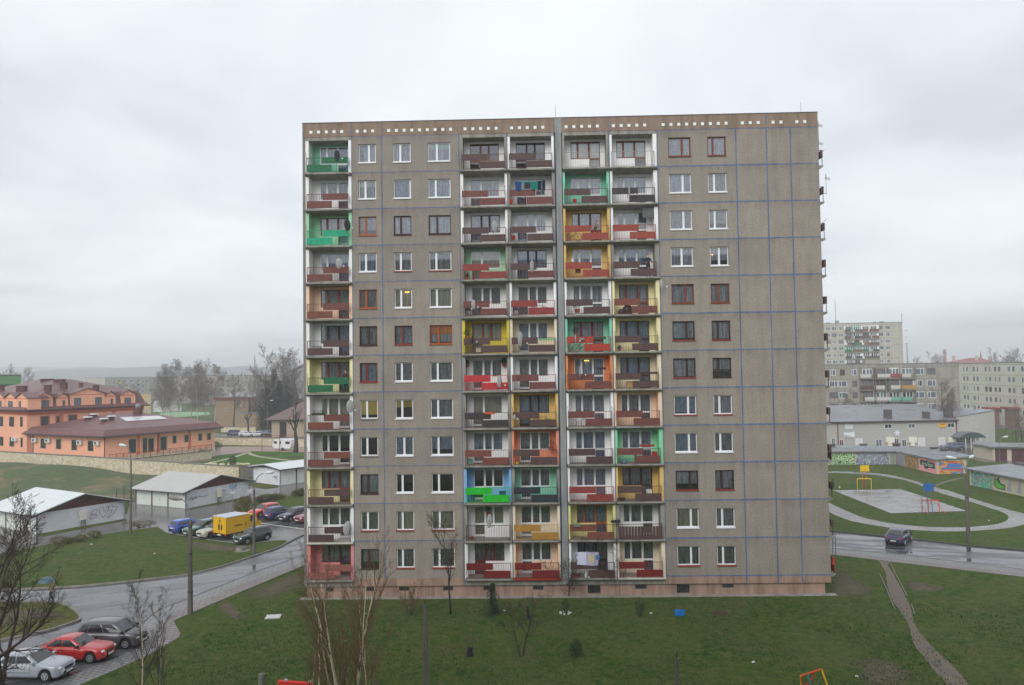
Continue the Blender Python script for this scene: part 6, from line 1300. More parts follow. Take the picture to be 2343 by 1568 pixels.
def mural(F_, parent, cv, x0, x1, m, z0=.0, z1=2.0, v=.01, name='mural'):
    u0, _ = F_.uv(*cv(x0, 300)); u1, _ = F_.uv(*cv(x1, 300)); q = F_.mb(); q.box(u0, u1, .003, v, z0, z1); return q.build(name, m, parent), u0, u1
P0_, P1_, P2_, P3_ = P(*cR(60, 352)).to_2d(), P(*cR(905, 346)).to_2d(), P(*cR(1365, 456)).to_2d(), P(*cR(1702, 447)).to_2d()
gw = mat('cream_garage_wall', (188, 180, 158), .9, var=.08)
fa, fb_, fc_ = Face(P0_, P1_), Face(P1_, P2_), Face(P2_, P3_); zg = 2.15
dback = fc_.L; 
t = thing('graffiti_garages', 'angled garage row with grey felt roof and colourful graffiti behind the court', 'garage')
for f_ in (fa, fb_, fc_): q = f_.mb(); q.box(0, f_.L, -.2, 0, -.1, zg); q.build('wall', gw, t)
P4_ = P3_+(P1_-P2_)*0.92; bk0 = P0_+Vector((0, 7.2)); bk1 = Vector((P4_.x, P4_.y))
q = MB(); out = [P0_, P1_, P2_, P3_, P4_, bk0]
def grow_out(p, c_, k): d = (p-c_); return p+d.normalized()*k
cc_ = sum(out, Vector((0, 0)))/6
oo = [P0_+Vector((0, -.45)), P1_+Vector((-.1, -.5)), P2_+Vector((-.4, -.4)), P3_+Vector((1.2, -.3)), P4_+Vector((1.2, .4)), bk0+Vector((0, .3))]
zt6 = [zg+.02, zg+.02, zg+.02, zg+.4, zg+.55, zg+.5]
for z_ in (0, .16):
    V = [Vector((a.x, a.y, b+z_)) for a, b in zip(oo, zt6)]; i0 = q.addv(V)
    for tri in tessellate_polygon([V]): q.face([i0+i for i in tri])
V0 = [Vector((a.x, a.y, b)) for a, b in zip(oo, zt6)]
for i in range(6): a, b = V0[i], V0[(i+1) % 6]; q.poly([a, b, b+Vector((0, 0, .16)), a+Vector((0, 0, .16))])
q.build('roof', m_felt, t)
for x, y in ((190, 135), (545, 132), (915, 128), (1340, 170), (1450, 190)):
    p = P(*cR(x, y+10), zg+.5); q = MB(); q.box(p.x-.5, p.x+.5, p.y-.3, p.y+.3, p.z-.2, p.z+.3); q.box(p.x-.7, p.x+.7, p.y-.45, p.y+.45, p.z+.301, p.z+.4); q.build('roof_vent', mat('dark_render_chimney', (0, 0, 0)), t)
MU = [m_mural('green_mural', [(190, 200, 160), (40, 66, 44), (126, 190, 116), (214, 220, 190), (28, 40, 34), (150, 204, 130)], .75, 3.2, 1.0),
      m_mural('blue_mural', [(70, 80, 110), (170, 186, 200), (40, 46, 66), (196, 206, 214), (120, 84, 92), (110, 140, 176)], .9, 3.4, 4.0),
      m_mural('orange_mural', [(90, 92, 74), (214, 140, 50), (60, 56, 48), (150, 150, 120), (226, 160, 70), (70, 70, 66)], .8, 3.0, 7.0),
      m_mural('rust_blue_mural', [(206, 176, 116), (204, 150, 100), (196, 96, 60), (58, 124, 190), (74, 134, 192), (196, 184, 140)], .5, 1.2, 2.0, (.5, .5, 2.2)),
      m_mural('teal_flower_mural', [(200, 200, 180), (60, 150, 120), (120, 196, 140), (90, 140, 180), (170, 70, 60), (196, 206, 190)], .8, 2.6, 9.0)]
mural(fa, t, cR, 170, 450, MU[0]); mural(fa, t, cR, 462, 835, MU[1]); mural(fa, t, cR, 845, 900, mat('grey_green_wall_paint', (140, 150, 132), .9, var=.2))
mural(fb_, t, cR, 912, 1010, mat('pale_violet_wall_paint', (150, 146, 152), .9, var=.15)); mural(fb_, t, cR, 1012, 1162, MU[2])
o_, u0, u1 = mural(fb_, t, cR, 1172, 1362, mat('pink_wall_paint', (226, 156, 160), .85, var=.06)); 
q = fb_.mb(); wd = u1-u0; q.prism([(u0+wd*.06, 1.75), (u0+wd*.40, 1.7), (u0+wd*.45, 1.85), (u0+wd*.5, 1.7), (u0+wd*.90, 1.62), (u0+wd*.92, .75), (u0+wd*.5, .72), (u0+wd*.48, .5), (u0+wd*.3, .5), (u0+wd*.3, .85), (u0+wd*.05, .95)], lambda a, b: (a, .017, b), lambda a, b: (a, .011, b)); q.build('graffiti', m_blk, t)
text_mesh('graffiti', 'gro//kan', fb_, u0+wd*.48, 1.22, 1.0, mat('pale_green_letters', (186, 214, 190), .7), t, .022)
mural(fc_, t, cR, 1385, 1660, MU[3])
# second graffiti row
Q0, Q1 = P(*cR(1738, 575)).to_2d(), P(*cR(2343, 706)).to_2d(); Q1 = Q0+(Q1-Q0)*1.5; fq = Face(Q0, Q1)
t = thing('graffiti_garages', 'garage row with green graffiti cut by the right picture edge', 'garage')
q = fq.mb(); q.box(0, fq.L, -6, 0, -.1, zg); q.build('wall', gw, t)
q = fq.mb(); q.prism([(.5, zg+.003), (-6.4, zg+.45), (-6.4, zg+.6), (.5, zg+.17)], lambda a, b: (-.6, a, b), lambda a, b: (fq.L+.5, a, b)); q.build('roof', m_felt, t)
mural(fq, t, cR, 1748, 1965, MU[4])
def blobshape(F_, parent, pts_, m, v): q = F_.mb(); q.prism(pts_, lambda a, b: (a, v, b), lambda a, b: (a, .003, b)); q.build('graffiti', m, parent)
ua, _ = fq.uv(*cR(2000, 500)); ub, _ = fq.uv(*cR(2130, 500)); wd = ub-ua
blobshape(fq, t, [(ua, .7), (ua+wd*.05, 1.6), (ua+wd*.3, 1.55), (ua+wd*.45, 1.9), (ua+wd*.62, 1.1), (ua+wd, .95), (ua+wd*.98, .25), (ua+wd*.3, .3)], m_blk, .012)
blobshape(fq, t, [(ua+wd*.06, .75), (ua+wd*.1, 1.5), (ua+wd*.3, 1.45), (ua+wd*.42, 1.2), (ua+wd*.55, .95), (ua+wd*.93, .85), (ua+wd*.9, .38), (ua+wd*.35, .42)], mat('spray_green', (86, 170, 60), .7, var=.25, scale=2), .018)
for x in (2175, 2285): a, _ = fq.uv(*cR(x, 560)); blobshape(fq, t, [(a-.5, .3), (a+.45, .25), (a+.35, 1.85), (a+.2, 1.85)], mat('faded_grey_paint', (150, 156, 160), .85), .01)
for x in (1985,): a, _ = fq.uv(*cR(x, 500)); q = fq.mb(); q.box(a-.1, a+.1, .003, .12, 0, zg); q.build('pilaster', m_slab, t)
p = P(*cR(2320, 365), zg+.4); q = MB(); q.box(p.x-.8, p.x+.8, p.y-.5, p.y+.5, p.z-.3, p.z+.4); q.build('roof_vent', mat('dark_render_chimney', (0, 0, 0)), t)
# third row, dark red doors
S0, S1, S2 = P(*cR(1778, 262)).to_2d(), P(*cR(2003, 303)).to_2d(), P(*cR(2343, 305)).to_2d(); fs, fd = Face(S0, S1), Face(S1, S1+(S2-S1)*1.6)
t = thing('brick_garages', 'pale garages with dark red doors behind the graffiti rows', 'garage')
zt3 = fd.uv(*cR(2100, 158))[1]; n3 = fd.n
q = fs.mb(); q.box(0, fs.L, -.3, 0, -.1, zt3); q.build('side_wall', gw, t)
q = fd.mb(); q.box(0, fd.L, -6.5, -.25, -.1, zt3); q.build('wall', gw, t)
q = fd.mb(); q.box(-.8, fd.L+.5, -7, .5, zt3+.002, zt3+.22); q.build('roof', m_felt, t)
q = MB(); V = [Vector((p_.x, p_.y, zt3+.001)) for p_ in (S0+Vector((-.5, -.3)), S1+Vector((0, -.5)), S1+Vector((5, 4)), S0+Vector((4, 6)))]; q.poly(V); q.poly([v+Vector((0, 0, .2)) for v in V]); q.poly([V[0], V[1], V[1]+Vector((0, 0, .2)), V[0]+Vector((0, 0, .2))]); q.build('roof', m_felt, t)
m_dd = mat('dark_red_door', (84, 46, 52), .6, var=.1)
for x0, x1 in ((2010, 2160), (2212, 2420)):
    u0, _ = fd.uv(*cR(x0, 250)); u1, _ = fd.uv(*cR(x1, 250)); q = fd.mb(); q.box(u0, u1, -.249, -.2, 0, zt3-.25); q.build('garage_door', m_dd, t)
# balcony block and tower block
def pT(x, dist): d = ray(*cT(x, 900)); t_ = dist/math.hypot(d.x, d.y); p = CAM+d*t_; return Vector((p.x, p.y))
A_, B_ = pT(60, 208), pT(1488, 214); L_ = (B_-A_).length; Fx = Face(A_, B_); uu = lambda x: Fx.uv(*cT(x, 800))[0]
zt = Fx.uv(*cT(1000, 532))[1]; zr1 = Fx.uv(*cT(1080, 642))[1]
f0 = zr1-2.8*4
t, F = slab_block('apartment_block', 'grey five storey block with mixed balconies behind the shop building', 'apartment building', A_, B_, 12, zt, m_farwall, 5, [uu(x) for x in (195, 290, 413, 1078, 1198)], z0=0, first=f0, rng=9, ww=1.9, wh=1.5)
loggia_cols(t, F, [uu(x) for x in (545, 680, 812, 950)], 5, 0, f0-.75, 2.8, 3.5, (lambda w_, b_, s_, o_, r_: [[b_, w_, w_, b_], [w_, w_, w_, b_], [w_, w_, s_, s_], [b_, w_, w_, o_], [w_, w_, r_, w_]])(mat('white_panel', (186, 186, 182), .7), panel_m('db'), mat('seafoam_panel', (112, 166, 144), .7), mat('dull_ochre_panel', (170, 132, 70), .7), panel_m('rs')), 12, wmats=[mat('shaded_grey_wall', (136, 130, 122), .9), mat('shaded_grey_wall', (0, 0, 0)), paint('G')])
q = F.mb(); q.box(uu(560), uu(720), -8, -4, zt+.18, zt+1.2); q.build('rooftop_box', m_slab, t)
A_, B_ = pT(70, 352), pT(922, 362); Fx = Face(A_, B_); uu = lambda x: Fx.uv(*cT(x, 300))[0]; zt = Fx.uv(*cT(500, 115))[1]; zr1 = Fx.uv(*cT(700, 180))[1]; f0 = zr1-2.8*11+.0
t, F = slab_block('tower_block', 'tall hazy twelve storey block with coloured balconies at the right', 'apartment building', A_, B_, 12, zt, m_palewall, 11, [uu(x) for x in (140, 203, 270, 682, 750)], z0=0, first=f0+2.8, rng=17, ww=1.9, wh=1.5)
loggia_cols(t, F, [uu(x) for x in (352, 430, 525, 607)], 11, 0, f0+2.0, 2.8, 3.7, [panel_m('db'), panel_m('mr'), panel_m('gd'), panel_m('rb'), mat('seafoam_panel', (0, 0, 0)), panel_m('db'), panel_m('db'), panel_m('pu'), panel_m('nv')], 22, wmats=[paint('W'), paint('W'), paint('W'), paint('G'), paint('G'), paint('MT'), paint('BE')])
for x0, x1, y0 in ((150, 180, 105), (245, 272, 85), (705, 740, 92), (640, 655, 95)):
    q = F.mb(); a, _ = F.uv(*cT(x0, 110)); b, _ = F.uv(*cT(x1, 110)); z_ = F.uv(*cT(x0, y0))[1]; q.box(a, b, -5, -3, zt+.18, z_); q.build('rooftop_box', m_slab, t)
q = F.mb(); a, _ = F.uv(*cT(244, 60)); q.tube([(a, -4, zt), (a, -4, zt+10)], .09, 4); a, _ = F.uv(*cT(911, 60)); q.tube([(a, -2, zt), (a, -2, zt+4)], .09, 4); q.build('antenna', m_gut, t)
# pale long block, right, recedes
A_, B_ = pT(1486, 285), pT(2500, 230); Fx = Face(A_, B_); uu = lambda x: Fx.uv(*cT(x, 700))[0]; zt = Fx.uv(*cT(1800, 525))[1]; zr1 = Fx.uv(*cT(1850, 612))[1]
cols = [uu(x) for x in (1530, 1632, 1755, 1850, 1992, 2130)]; f0 = zr1-2.9*4
t, F = slab_block('apartment_block', 'pale whitewashed five storey block at the right picture edge', 'apartment building', A_, B_, 12, zt, mat('whitewashed_far_wall', (206, 202, 188), .9, var=.08, scale=.15), 5, cols+[c_+2.6 for c_ in cols], z0=0, first=f0, rowh=2.9, rng=31, ww=1.5, wh=1.5, frame=F_G)
for x in (1820, 2020): 
    u, z_ = F.uv(*cT(x+40, 975)); q = F.mb(); q.box(u-2.4, u+2.4, .05, 3.0, z_-.5, z_); q.build('porch_roof', mat('red_porch_roof', (150, 60, 60), .6), t); q = F.mb(); q.box(u-1.6, u+1.6, .05, 2.2, 0, z_-.51); q.build('porch', mat('brown_porch', (130, 100, 84), .8), t)
# long red roof, chimney, spire beyond
d_ = pT(1235, 520); e_ = pT(1880, 520); Fx = Face(d_, e_); t = thing('red_roofed_building', 'long hazy building with a red roof on the horizon at the right', 'building')
zt = Fx.uv(*cT(1500, 472))[1]; zb_ = Fx.uv(*cT(1500, 520))[1]
q = Fx.mb(); q.box(0, Fx.L, -14, 0, 0, zb_-1); q.build('wall', m_farwall, t)
q = Fx.mb(); a = [(-1, 1, zb_-1), (Fx.L+1, 1, zb_-1), (Fx.L-8, -7, zt), (18, -7, zt)]; q.poly(a); q.poly([a[1], (Fx.L+1, -15, zb_-1), a[2]]); q.poly([(-1, -15, zb_-1), a[0], a[3]]); q.poly([(Fx.L+1, -15, zb_-1), (-1, -15, zb_-1), a[3], a[2]]); q.build('roof', mat('old_red_tiles', (140, 88, 84), .8), t)
for x in (1420, 1655, 1795): u, z_ = Fx.uv(*cT(x, 460)); q = Fx.mb(); q.box(u-.9, u+.9, -5, -3.4, zb_, z_+.6); q.build('chimney', mat('pale_chimney', (0, 0, 0)), t)
p = pT(1347, 560); t = thing('factory_chimney', 'tall brick factory chimney on the horizon', 'chimney', (p.x, p.y, 0)); hz_ = HZ(*cT(1347, 383), p)
MB().tube([(0, 0, 0), (0, 0, hz_)], [1.0, .8], 12).build('stack', mat('pale_brick_stack', (170, 134, 120), .8), t); MB().tube([(0, 0, hz_-2.2), (0, 0, hz_-1.6)], .95, 12).build('band', m_chim, t)
p = pT(1715, 640); t = thing('church_spire', 'thin reddish church spire on the horizon', 'church', (p.x, p.y, 0)); hz_ = HZ(*cT(1715, 392), p)
MB().tube([(0, 0, 0), (0, 0, hz_-19)], [4, 4], 8).build('tower', m_farwall, t); MB().tube([(0, 0, hz_-19), (0, 0, hz_-6), (0, 0, hz_)], [4.2, .8, .05], 8).build('spire', mat('red_spire', (150, 90, 84), .8), t)
p = pT(963, 400); t = thing('antenna_mast', 'thin aerial mast right of the tall tower block', 'mast', (p.x, p.y, 0)); MB().tube([(0, 0, 0), (0, 0, HZ(*cT(963, 322), p))], .16, 5).build('mast', m_gut, t)
for i in range(3): MB().box(-.7, .7, -.05, .05, 27+i*3, 27.15+i*3).build('crossarm', m_gut, t)

# ------------------------------------------------------------------ court goals with hoops
m_yp = mat('yellow_paint', (228, 190, 30), .5, var=.08); m_op = mat('orange_paint', (206, 84, 40), .5, var=.15); m_bp = mat('blue_paint', (36, 98, 168), .5, var=.1); m_bsteel = mat('blue_grey_steel', (74, 100, 130), .5); m_rp = mat('red_paint', (206, 40, 30), .5)
def goal(label, a, b, h, board_px, bm, gm_, back, cat='goal'):
    A_, B_ = P(*a), P(*b); d = B_-A_; L_ = d.length; rz = math.atan2(d.y, d.x); t = thing('goal_with_hoop', label, cat, A_, rz)
    inv = Matrix.Rotation(-rz, 3, 'Z')
    for x in (0, L_): MB().box(x-.035, x+.035, -.035, .035, 0, h).build('goal_post', gm_, t)
    MB().box(.06, L_-.06, -.05, .05, h-.1, h).build('crossbar', gm_, t)
    x0, x1, zb0, zb1 = board_px; yb = back*.25
    MB().box(x0, x1, yb-.04, yb, zb0, zb1).build('backboard', bm, t)
    for x in (x0+.35, x1-.35): MB().tube([(x, yb+.03, zb0+.5), (x, yb+back*.25, 0)], .045, 5).build('support', m_op if bm is m_yp else m_bsteel, t)
    MB().tube([(x0+.3, yb-.0, zb0+.2), (x0-.5, yb+back*.5, h+.4), (x0-.5, yb+back*.5, 0)], .03, 5).build('brace', m_bsteel, t)
    r_ = MB(); n = 12; xm = (x0+x1)/2
    for i in range(n): r_.tube([(xm+.23*cos(2*pi*i/n), yb-.3*(1 if back > 0 else -1)+.23*sin(2*pi*i/n), zb0+.25), (xm+.23*cos(2*pi*(i+1)/n), yb-.3*(1 if back > 0 else -1)+.23*sin(2*pi*(i+1)/n), zb0+.25)], .015, 4)
    r_.build('rim', m_rp, t); return t
A_ = P(*cR(480, 624)); hh = HZ(*cR(480, 502), A_); zb0, zb1 = HZ(*cR(575, 433), A_), HZ(*cR(575, 364), A_)
sc_ = (P(*cR(636, 624))-A_).length/156
goal('yellow goal frame with a yellow basketball backboard above it', cR(480, 624), cR(636, 624), hh, ((527-480)*sc_, (628-480)*sc_, zb0, zb1), m_yp, m_yp, 1.5)
A_ = P(*cR(1205, 888)); hh = HZ(*cR(1205, 745), A_); zb0, zb1 = HZ(*cR(1270, 645), A_), HZ(*cR(1270, 560), A_); sc_ = (P(*cR(1395, 886))-A_).length/190
g_ = goal('orange goal frame under a blue basketball backboard at the near court end', cR(1205, 888), cR(1395, 886), hh, ((1215-1205)*sc_, (1330-1205)*sc_, zb0, zb1), m_bp, m_op, -1.0)
Lg = 190*sc_; m_ = MB(); m_.tube([(Lg*.37, -.0, 0), (Lg*.37, 0, hh+.1)], .04, 5); m_.tube([(Lg*.37, 0, hh*.5), (Lg*.62, 0, hh)], .03, 4); m_.tube([(Lg, 0, hh*.55), (Lg*.62, 0, hh)], .03, 4); m_.tube([(Lg, 0, .8), (Lg*1.2, -.6, 0)], .035, 4); m_.tube([(0, 0, .8), (Lg*.2, -.6, 0)], .035, 4); m_.build('bracing', m_op, g_)
# double bollard beside the pavement
p = P(*cR(205, 1352)); t = thing('sign_post', 'pair of thin dark posts on the pavement right beside the block', 'post', p)
for x in (0, .25): MB().tube([(x, 0, 0), (x, 0, 1.9)], .03, 6).build('post', m_gut, t)
MB().box(-.02, .27, -.02, .02, 1.0, 1.05).build('crossbar', m_gut, t)

# ------------------------------------------------------------------ lawn things
p = P(625, 1412); t = thing('concrete_slab', 'pale concrete cover slab lying in the lawn left of the block', 'slab', p, .15); MB().box(-.5, .5, -.42, .42, -.05, .06).build('slab', mat('pale_concrete', (196, 196, 196), .6, var=.12, scale=4), t)
p = P(*c4(1150, 1250)); t = thing('manhole_cover', 'round raised manhole on the lawn before the dark green hatchback', 'manhole', p); MB().cyl((0, 0, 0), .45, .3, 16).build('ring', m_slab, t); MB().cyl((0, 0, .301), .38, .05, 16).build('cover', m_gut, t); MB().cyl((.1, 0, 0), .75, .02, 16).build('apron', m_concrete('apron_concrete', (.3, .28, .25), (.2, .18, .16), (.35, .33, .3), .3), t)
p = P(1648, 1403); t = thing('manhole_cover', 'flat rusty brown round cover in the lawn right of the blue sheet', 'manhole', p); MB().cyl((0, 0, 0), .5, .03, 18).build('cover', mat('rusty_iron', (72, 48, 40), .8, var=.2), t)
p = P(1555, 1411); t = thing('blue_sheet', 'bright blue sheet stretched between two sticks on the lawn', 'sheet', p); q = MB(); n = 8
for i in range(n): a, b = -.34+.68*i/n, -.34+.68*(i+1)/n; q.poly([(a, .03*sin(i*1.7), .05), (b, .03*sin(i*1.7+1.7), .05), (b, .03*sin(i*1.7+1.7), .52-.05*sin(pi*(i+1)/n)), (a, .03*sin(i*1.7), .52-.05*sin(pi*i/n))])
q.build('sheet', mat('blue_sheet_plastic', (26, 112, 190), .5, var=.15, scale=5), t)
for x in (-.35, .35): MB().tube([(x, 0, 0), (x, .01, .95)], .012, 4).build('stick', m_twig, t)
rs = random.Random(8)
p = P(1293, 1404); t = thing('stone_ring', 'small white stones round the foot of the tiny evergreen', 'stones', p); q = MB()
for i in range(7): a = 2*pi*i/7; q = MB(); q.blob((.36*cos(a), .3*sin(a), .05), .09, .08, .07, 6, 4, .2, i); q.build('stone', mat('white_stone', (190, 192, 190), .8), t)
for i, (x, y, w_, c_, lb) in enumerate(((1340, 1500-500, .1, 0, ''),)): pass
LT = ((1489, 1404, 'white scrap of litter between the dark evergreen and the blue sheet'), (835, 1405, 'crumpled pale bag on the lawn under the left windows'), (788, 1468, 'white litter lying behind the big birch stems'), (1723, 1516, 'white scrap on the far right of the lawn'), (1154, 1398, 'white scrap beside the small spruce'), (209, 1246, 'white scrap on the left lawn near the bushes'), (354, 1280-13, 'white scrap on the left lawn in front of the lamp'), (3240/1.65329, 2560/1.65329, 'white scrap at the bottom beside the colourful climbing frame'), (2262, 1192, 'white scrap inside the ring path'))
for i, (x, y, lb) in enumerate(LT):
    q = MB(); q.blob((0, 0, .03), .10, .07, .05, 6, 4, .35, i); o = q.build('litter', mat('white_litter', (214, 216, 216), .6)); o.location = P(x, y); tag(o, lb, 'litter')
p = P(1066+2, 1499); q = MB(); q.cyl((0, 0, 0), .2, .5, 10, .14); o = q.build('plant_sleeve', mat('black_plastic', (34, 34, 42), .5)); o.location = P(1075, 1501); tag(o, 'black plastic sleeve round the foot of a twiggy shrub', 'sleeve')
for x, y, lb in ((740, 1405, 'dark wrapped stake on the lawn at the left under the pink balcony'), (1208, 1414, 'dark wrapped stake right of the small spruce')): q = MB(); q.cyl((0, 0, 0), .12, .75, 8, .08); o = q.build('wrapped_stake', mat('black_plastic', (0, 0, 0))); o.location = P(x, y); tag(o, lb, 'stake')
# red seesaw beam at the lower edge, and the painted climbing frame
p, p2 = P(637, 1600), P(716, 1606); zz = HZ(637, 1557, p); t = thing('seesaw', 'bright red wooden beam of a seesaw at the lower edge', 'seesaw', (p+p2)/2, math.atan2((p2-p).y, (p2-p).x)); Lb = (p2-p).length
MB().box(-Lb/2, Lb/2, -.12, .12, zz-.15, zz).build('beam', m_rp, t)
for x in (-Lb*.28, Lb*.4): MB().box(x-.08, x+.08, -.06, .06, zz+.001, zz+.09).build('handle', mat('grey_handle', (170, 172, 170), .5), t)
MB().tube([(0, 0, 0), (0, 0, zz-.15)], .08, 6).build('pivot', m_gut, t)
a, b = P(1853, 1640), P(1897, 1650); t = thing('playground_climber', 'red yellow and teal painted climbing frame at the bottom right', 'climbing frame', a, 0); zt = HZ(1882, 1535, a); xm = (P(1882, 1640)-a)
m_tp = mat('teal_paint', (40, 130, 130), .5)
MB().tube([(xm.x-1.0, .0, zt*.86), (xm.x, 0, zt)], .05, 6).build('top_bar', m_op, t); MB().tube([(xm.x, 0, zt), (xm.x+.7, -.2, 0)], .045, 6).build('leg', m_yp, t); MB().tube([(xm.x-.7, 0, zt*.92), (xm.x-.1, -.3, 0)], .045, 6).build('leg', m_tp, t); MB().tube([(xm.x-1.0, 0, zt*.86), (xm.x-.7, .8, 0)], .045, 6).build('leg', m_yp, t); MB().tube([(xm.x-1.0, 0, zt*.84), (xm.x-.9, 0, zt*.6), (xm.x-.4, 0, zt*.84), (xm.x-.4, 0, zt*.94)], .035, 5).build('rung', m_rp, t)

# ------------------------------------------------------------------ vehicles
m_tyre = mat('tyre_rubber', (30, 30, 32), .8); m_rim = mat('alloy_rim', (170, 174, 178), .35, metal=.6); m_blackpl = mat('black_trim', (28, 28, 30), .6); m_head = mat('headlight_glass', (214, 220, 224), .1, spec=.8); m_tail = mat('red_tail_lamp', (170, 26, 24), .25); m_plate = mat('number_plate', (216, 216, 210), .5); m_under = mat('dark_underbody', (14, 14, 15), .95)
def lerp(a, b, t): return a+(b-a)*t
def car(label, contact, which, heading, col, L=4.2, W=1.7, H=1.42, kind='hatch', z=0.0, name='parked_car', group='cars parked in the estate', rimc=None, rearwh=None, wl=None):
    """contact: picture point where a near wheel meets the ground; which = (+1 front|-1 rear, +1 left|-1 right side)"""
    xw = L*.305; hd = R(heading); loc = P(contact[0], contact[1], z); cs, sn = cos(hd), sin(hd); lx, ly = which[0]*xw, which[1]*(W/2-.08)
    loc = Vector((loc.x-(lx*cs-ly*sn), loc.y-(lx*sn+ly*cs), z+.012))
    t = thing(name, label, 'car', loc, hd, group)
    pm = mat('car_paint_%d_%d_%d' % col, col, .28, var=.03, coat=.8, spec=.5, k=.95)
    wr = .31; hl = L/2
    prof = {'hatch': dict(bf=.20, rf=.02, rr=-.40, br=-.49, hood=.60, belt=.64, tail=.62), 'mpv': dict(bf=.31, rf=.10, rr=-.38, br=-.485, hood=.53, belt=.60, tail=.62), 'sedan': dict(bf=.19, rf=.04, rr=-.24, br=-.37, hood=.62, belt=.655, tail=.68),
            'lift': dict(bf=.17, rf=.0, rr=-.25, br=-.46, hood=.60, belt=.65, tail=.66), 'wagon': dict(bf=.20, rf=.05, rr=-.42, br=-.49, hood=.60, belt=.63, tail=.62)}[kind]
    zbelt, zhood, ztail = H*prof['belt'], H*prof['hood'], H*prof['tail']; xb, xr, xrr, xbr = L*prof['bf'], L*prof['rf'], L*prof['rr'], L*prof['br']
    def ztop(x):
        if x > xb: f = (x-xb)/(hl-xb); z_ = lerp(zbelt, zhood-.08, f**1.3)
        elif x < xbr: f = (xbr-x)/(hl+xbr+1e-6); z_ = lerp(zbelt+.01, ztail, min(1, f))
        else: z_ = zbelt
        e_ = abs(x)/hl; return z_-.12*max(0, (e_-.84)/.16)**2-.22*max(0, (e_-.95)/.05)**2
    def zbot(x):
        z_ = .20+.12*max(0, (abs(x)/hl-.9)/.1)
        for c_ in (xw, -xw):
            if abs(x-c_) < wr+.07: z_ = max(z_, wr+math.sqrt((wr+.07)**2-(x-c_)**2))
        return z_
    xs = [-hl+L*i/58 for i in range(59)]; b = MB(); b.smooth = True; rings = []
    for x in xs:
        e_ = abs(x)/hl; hw = W/2*(1-.05*e_**2-.36*max(0, (e_-.80)/.20)**2.2); zt, zb = ztop(x), zbot(x); zb = min(zb, zt-.1)
        half = [(hw*.6, zb), (hw*.95, zb), (hw, zb+(zt-zb)*.18), (hw*1.0, zb+(zt-zb)*.55), (hw*.975, zb+(zt-zb)*.85), (hw*.90, zt-.005), (hw*.55, zt+.03)]
        ring = [(x, y, z_) for y, z_ in half]+[(x, -y, z_) for y, z_ in half[::-1]]; rings.append(b.addv(ring))
    k = 14
    for a, c_ in zip(rings, rings[1:]):
        for j in range(k): b.face((a+j, a+(j+1) % k, c_+(j+1) % k, c_+j))
    b.face([rings[0]+j for j in range(k)]); b.face([rings[-1]+j for j in range(k)][::-1])
    hb, hr = W/2*.90, W/2*.70; zr = H
    Bf, Br = lambda s_: Vector((xb, s_*hb*.93, zbelt-.01)), lambda s_: Vector((xbr, s_*hb*.93, zbelt-.01))
    Rf, Rr = lambda s_: Vector((xr, s_*hr, zr-.05)), lambda s_: Vector((xrr, s_*hr, zr-.07))
    def side(s_, u, v): return lerp(lerp(Bf(s_), Br(s_), u), lerp(Rf(s_), Rr(s_), u), v)
    nU = 8; b.smooth = True
    cols_ = []
    for i in range(nU+1):
        u = i/nU; bow = .05*sin(pi*u)
        row = []
        for q in range(7):
            y = lerp(-1, 1, q/6); p = lerp(side(-1, u, 1), side(1, u, 1), (y+1)/2); p.z += bow+.045*(1-y*y); row.append(p)
        cols_.append(b.addv([side(-1, u, 0), side(-1, u, .5)+Vector((0, -.03, .0))]+row+[side(1, u, .5)+Vector((0, .03, 0)), side(1, u, 0)]))
    for a, c_ in zip(cols_, cols_[1:]):
        for j in range(10): b.face((a+j, c_+j, c_+j+1, a+j+1))
    b.face([cols_[0]+j for j in range(11)]); b.face([cols_[-1]+j for j in range(11)][::-1])
    b.build('body', pm, t)
    MB().box(-hl*.9, hl*.9, -W/2*.86, W/2*.86, .16, zbelt-.3).build('underbody', m_under, t)
    def pane(nm, pts_, off, m=m_cg):
        n_ = (pts_[1]-pts_[0]).cross(pts_[2]-pts_[0]).normalized(); c_ = sum(pts_, Vector())/len(pts_)
        if n_.dot(c_-Vector((0, 0, zbelt*.5))) < 0: n_ = -n_
        g = MB(); g.poly([p+n_*off for p in pts_]); return g.build(nm, m, t)
    def quad_(A, B, C_, D, a0, a1, v0, v1): f = lambda u, v: lerp(lerp(A, B, u), lerp(D, C_, u), v); return [f(a0, v0), f(a1, v0), f(a1, v1), f(a0, v1)]
    pane('windscreen', quad_(Bf(-1), Bf(1), Rf(1), Rf(-1), .04, .96, .06, .95), .030)
    pane('rear_window', quad_(Br(-1), Br(1), Rr(1), Rr(-1), .08, .92, .16, .92), .030)
    segs = {'sedan': [(.10, .50), (.53, .93)], 'lift': [(.10, .48), (.51, .88)], 'hatch': [(.10, .50), (.53, .93)], 'mpv': [(.08, .42), (.45, .75), (.78, .96)], 'wagon': [(.10, .40), (.43, .68), (.71, .95)]}[kind]
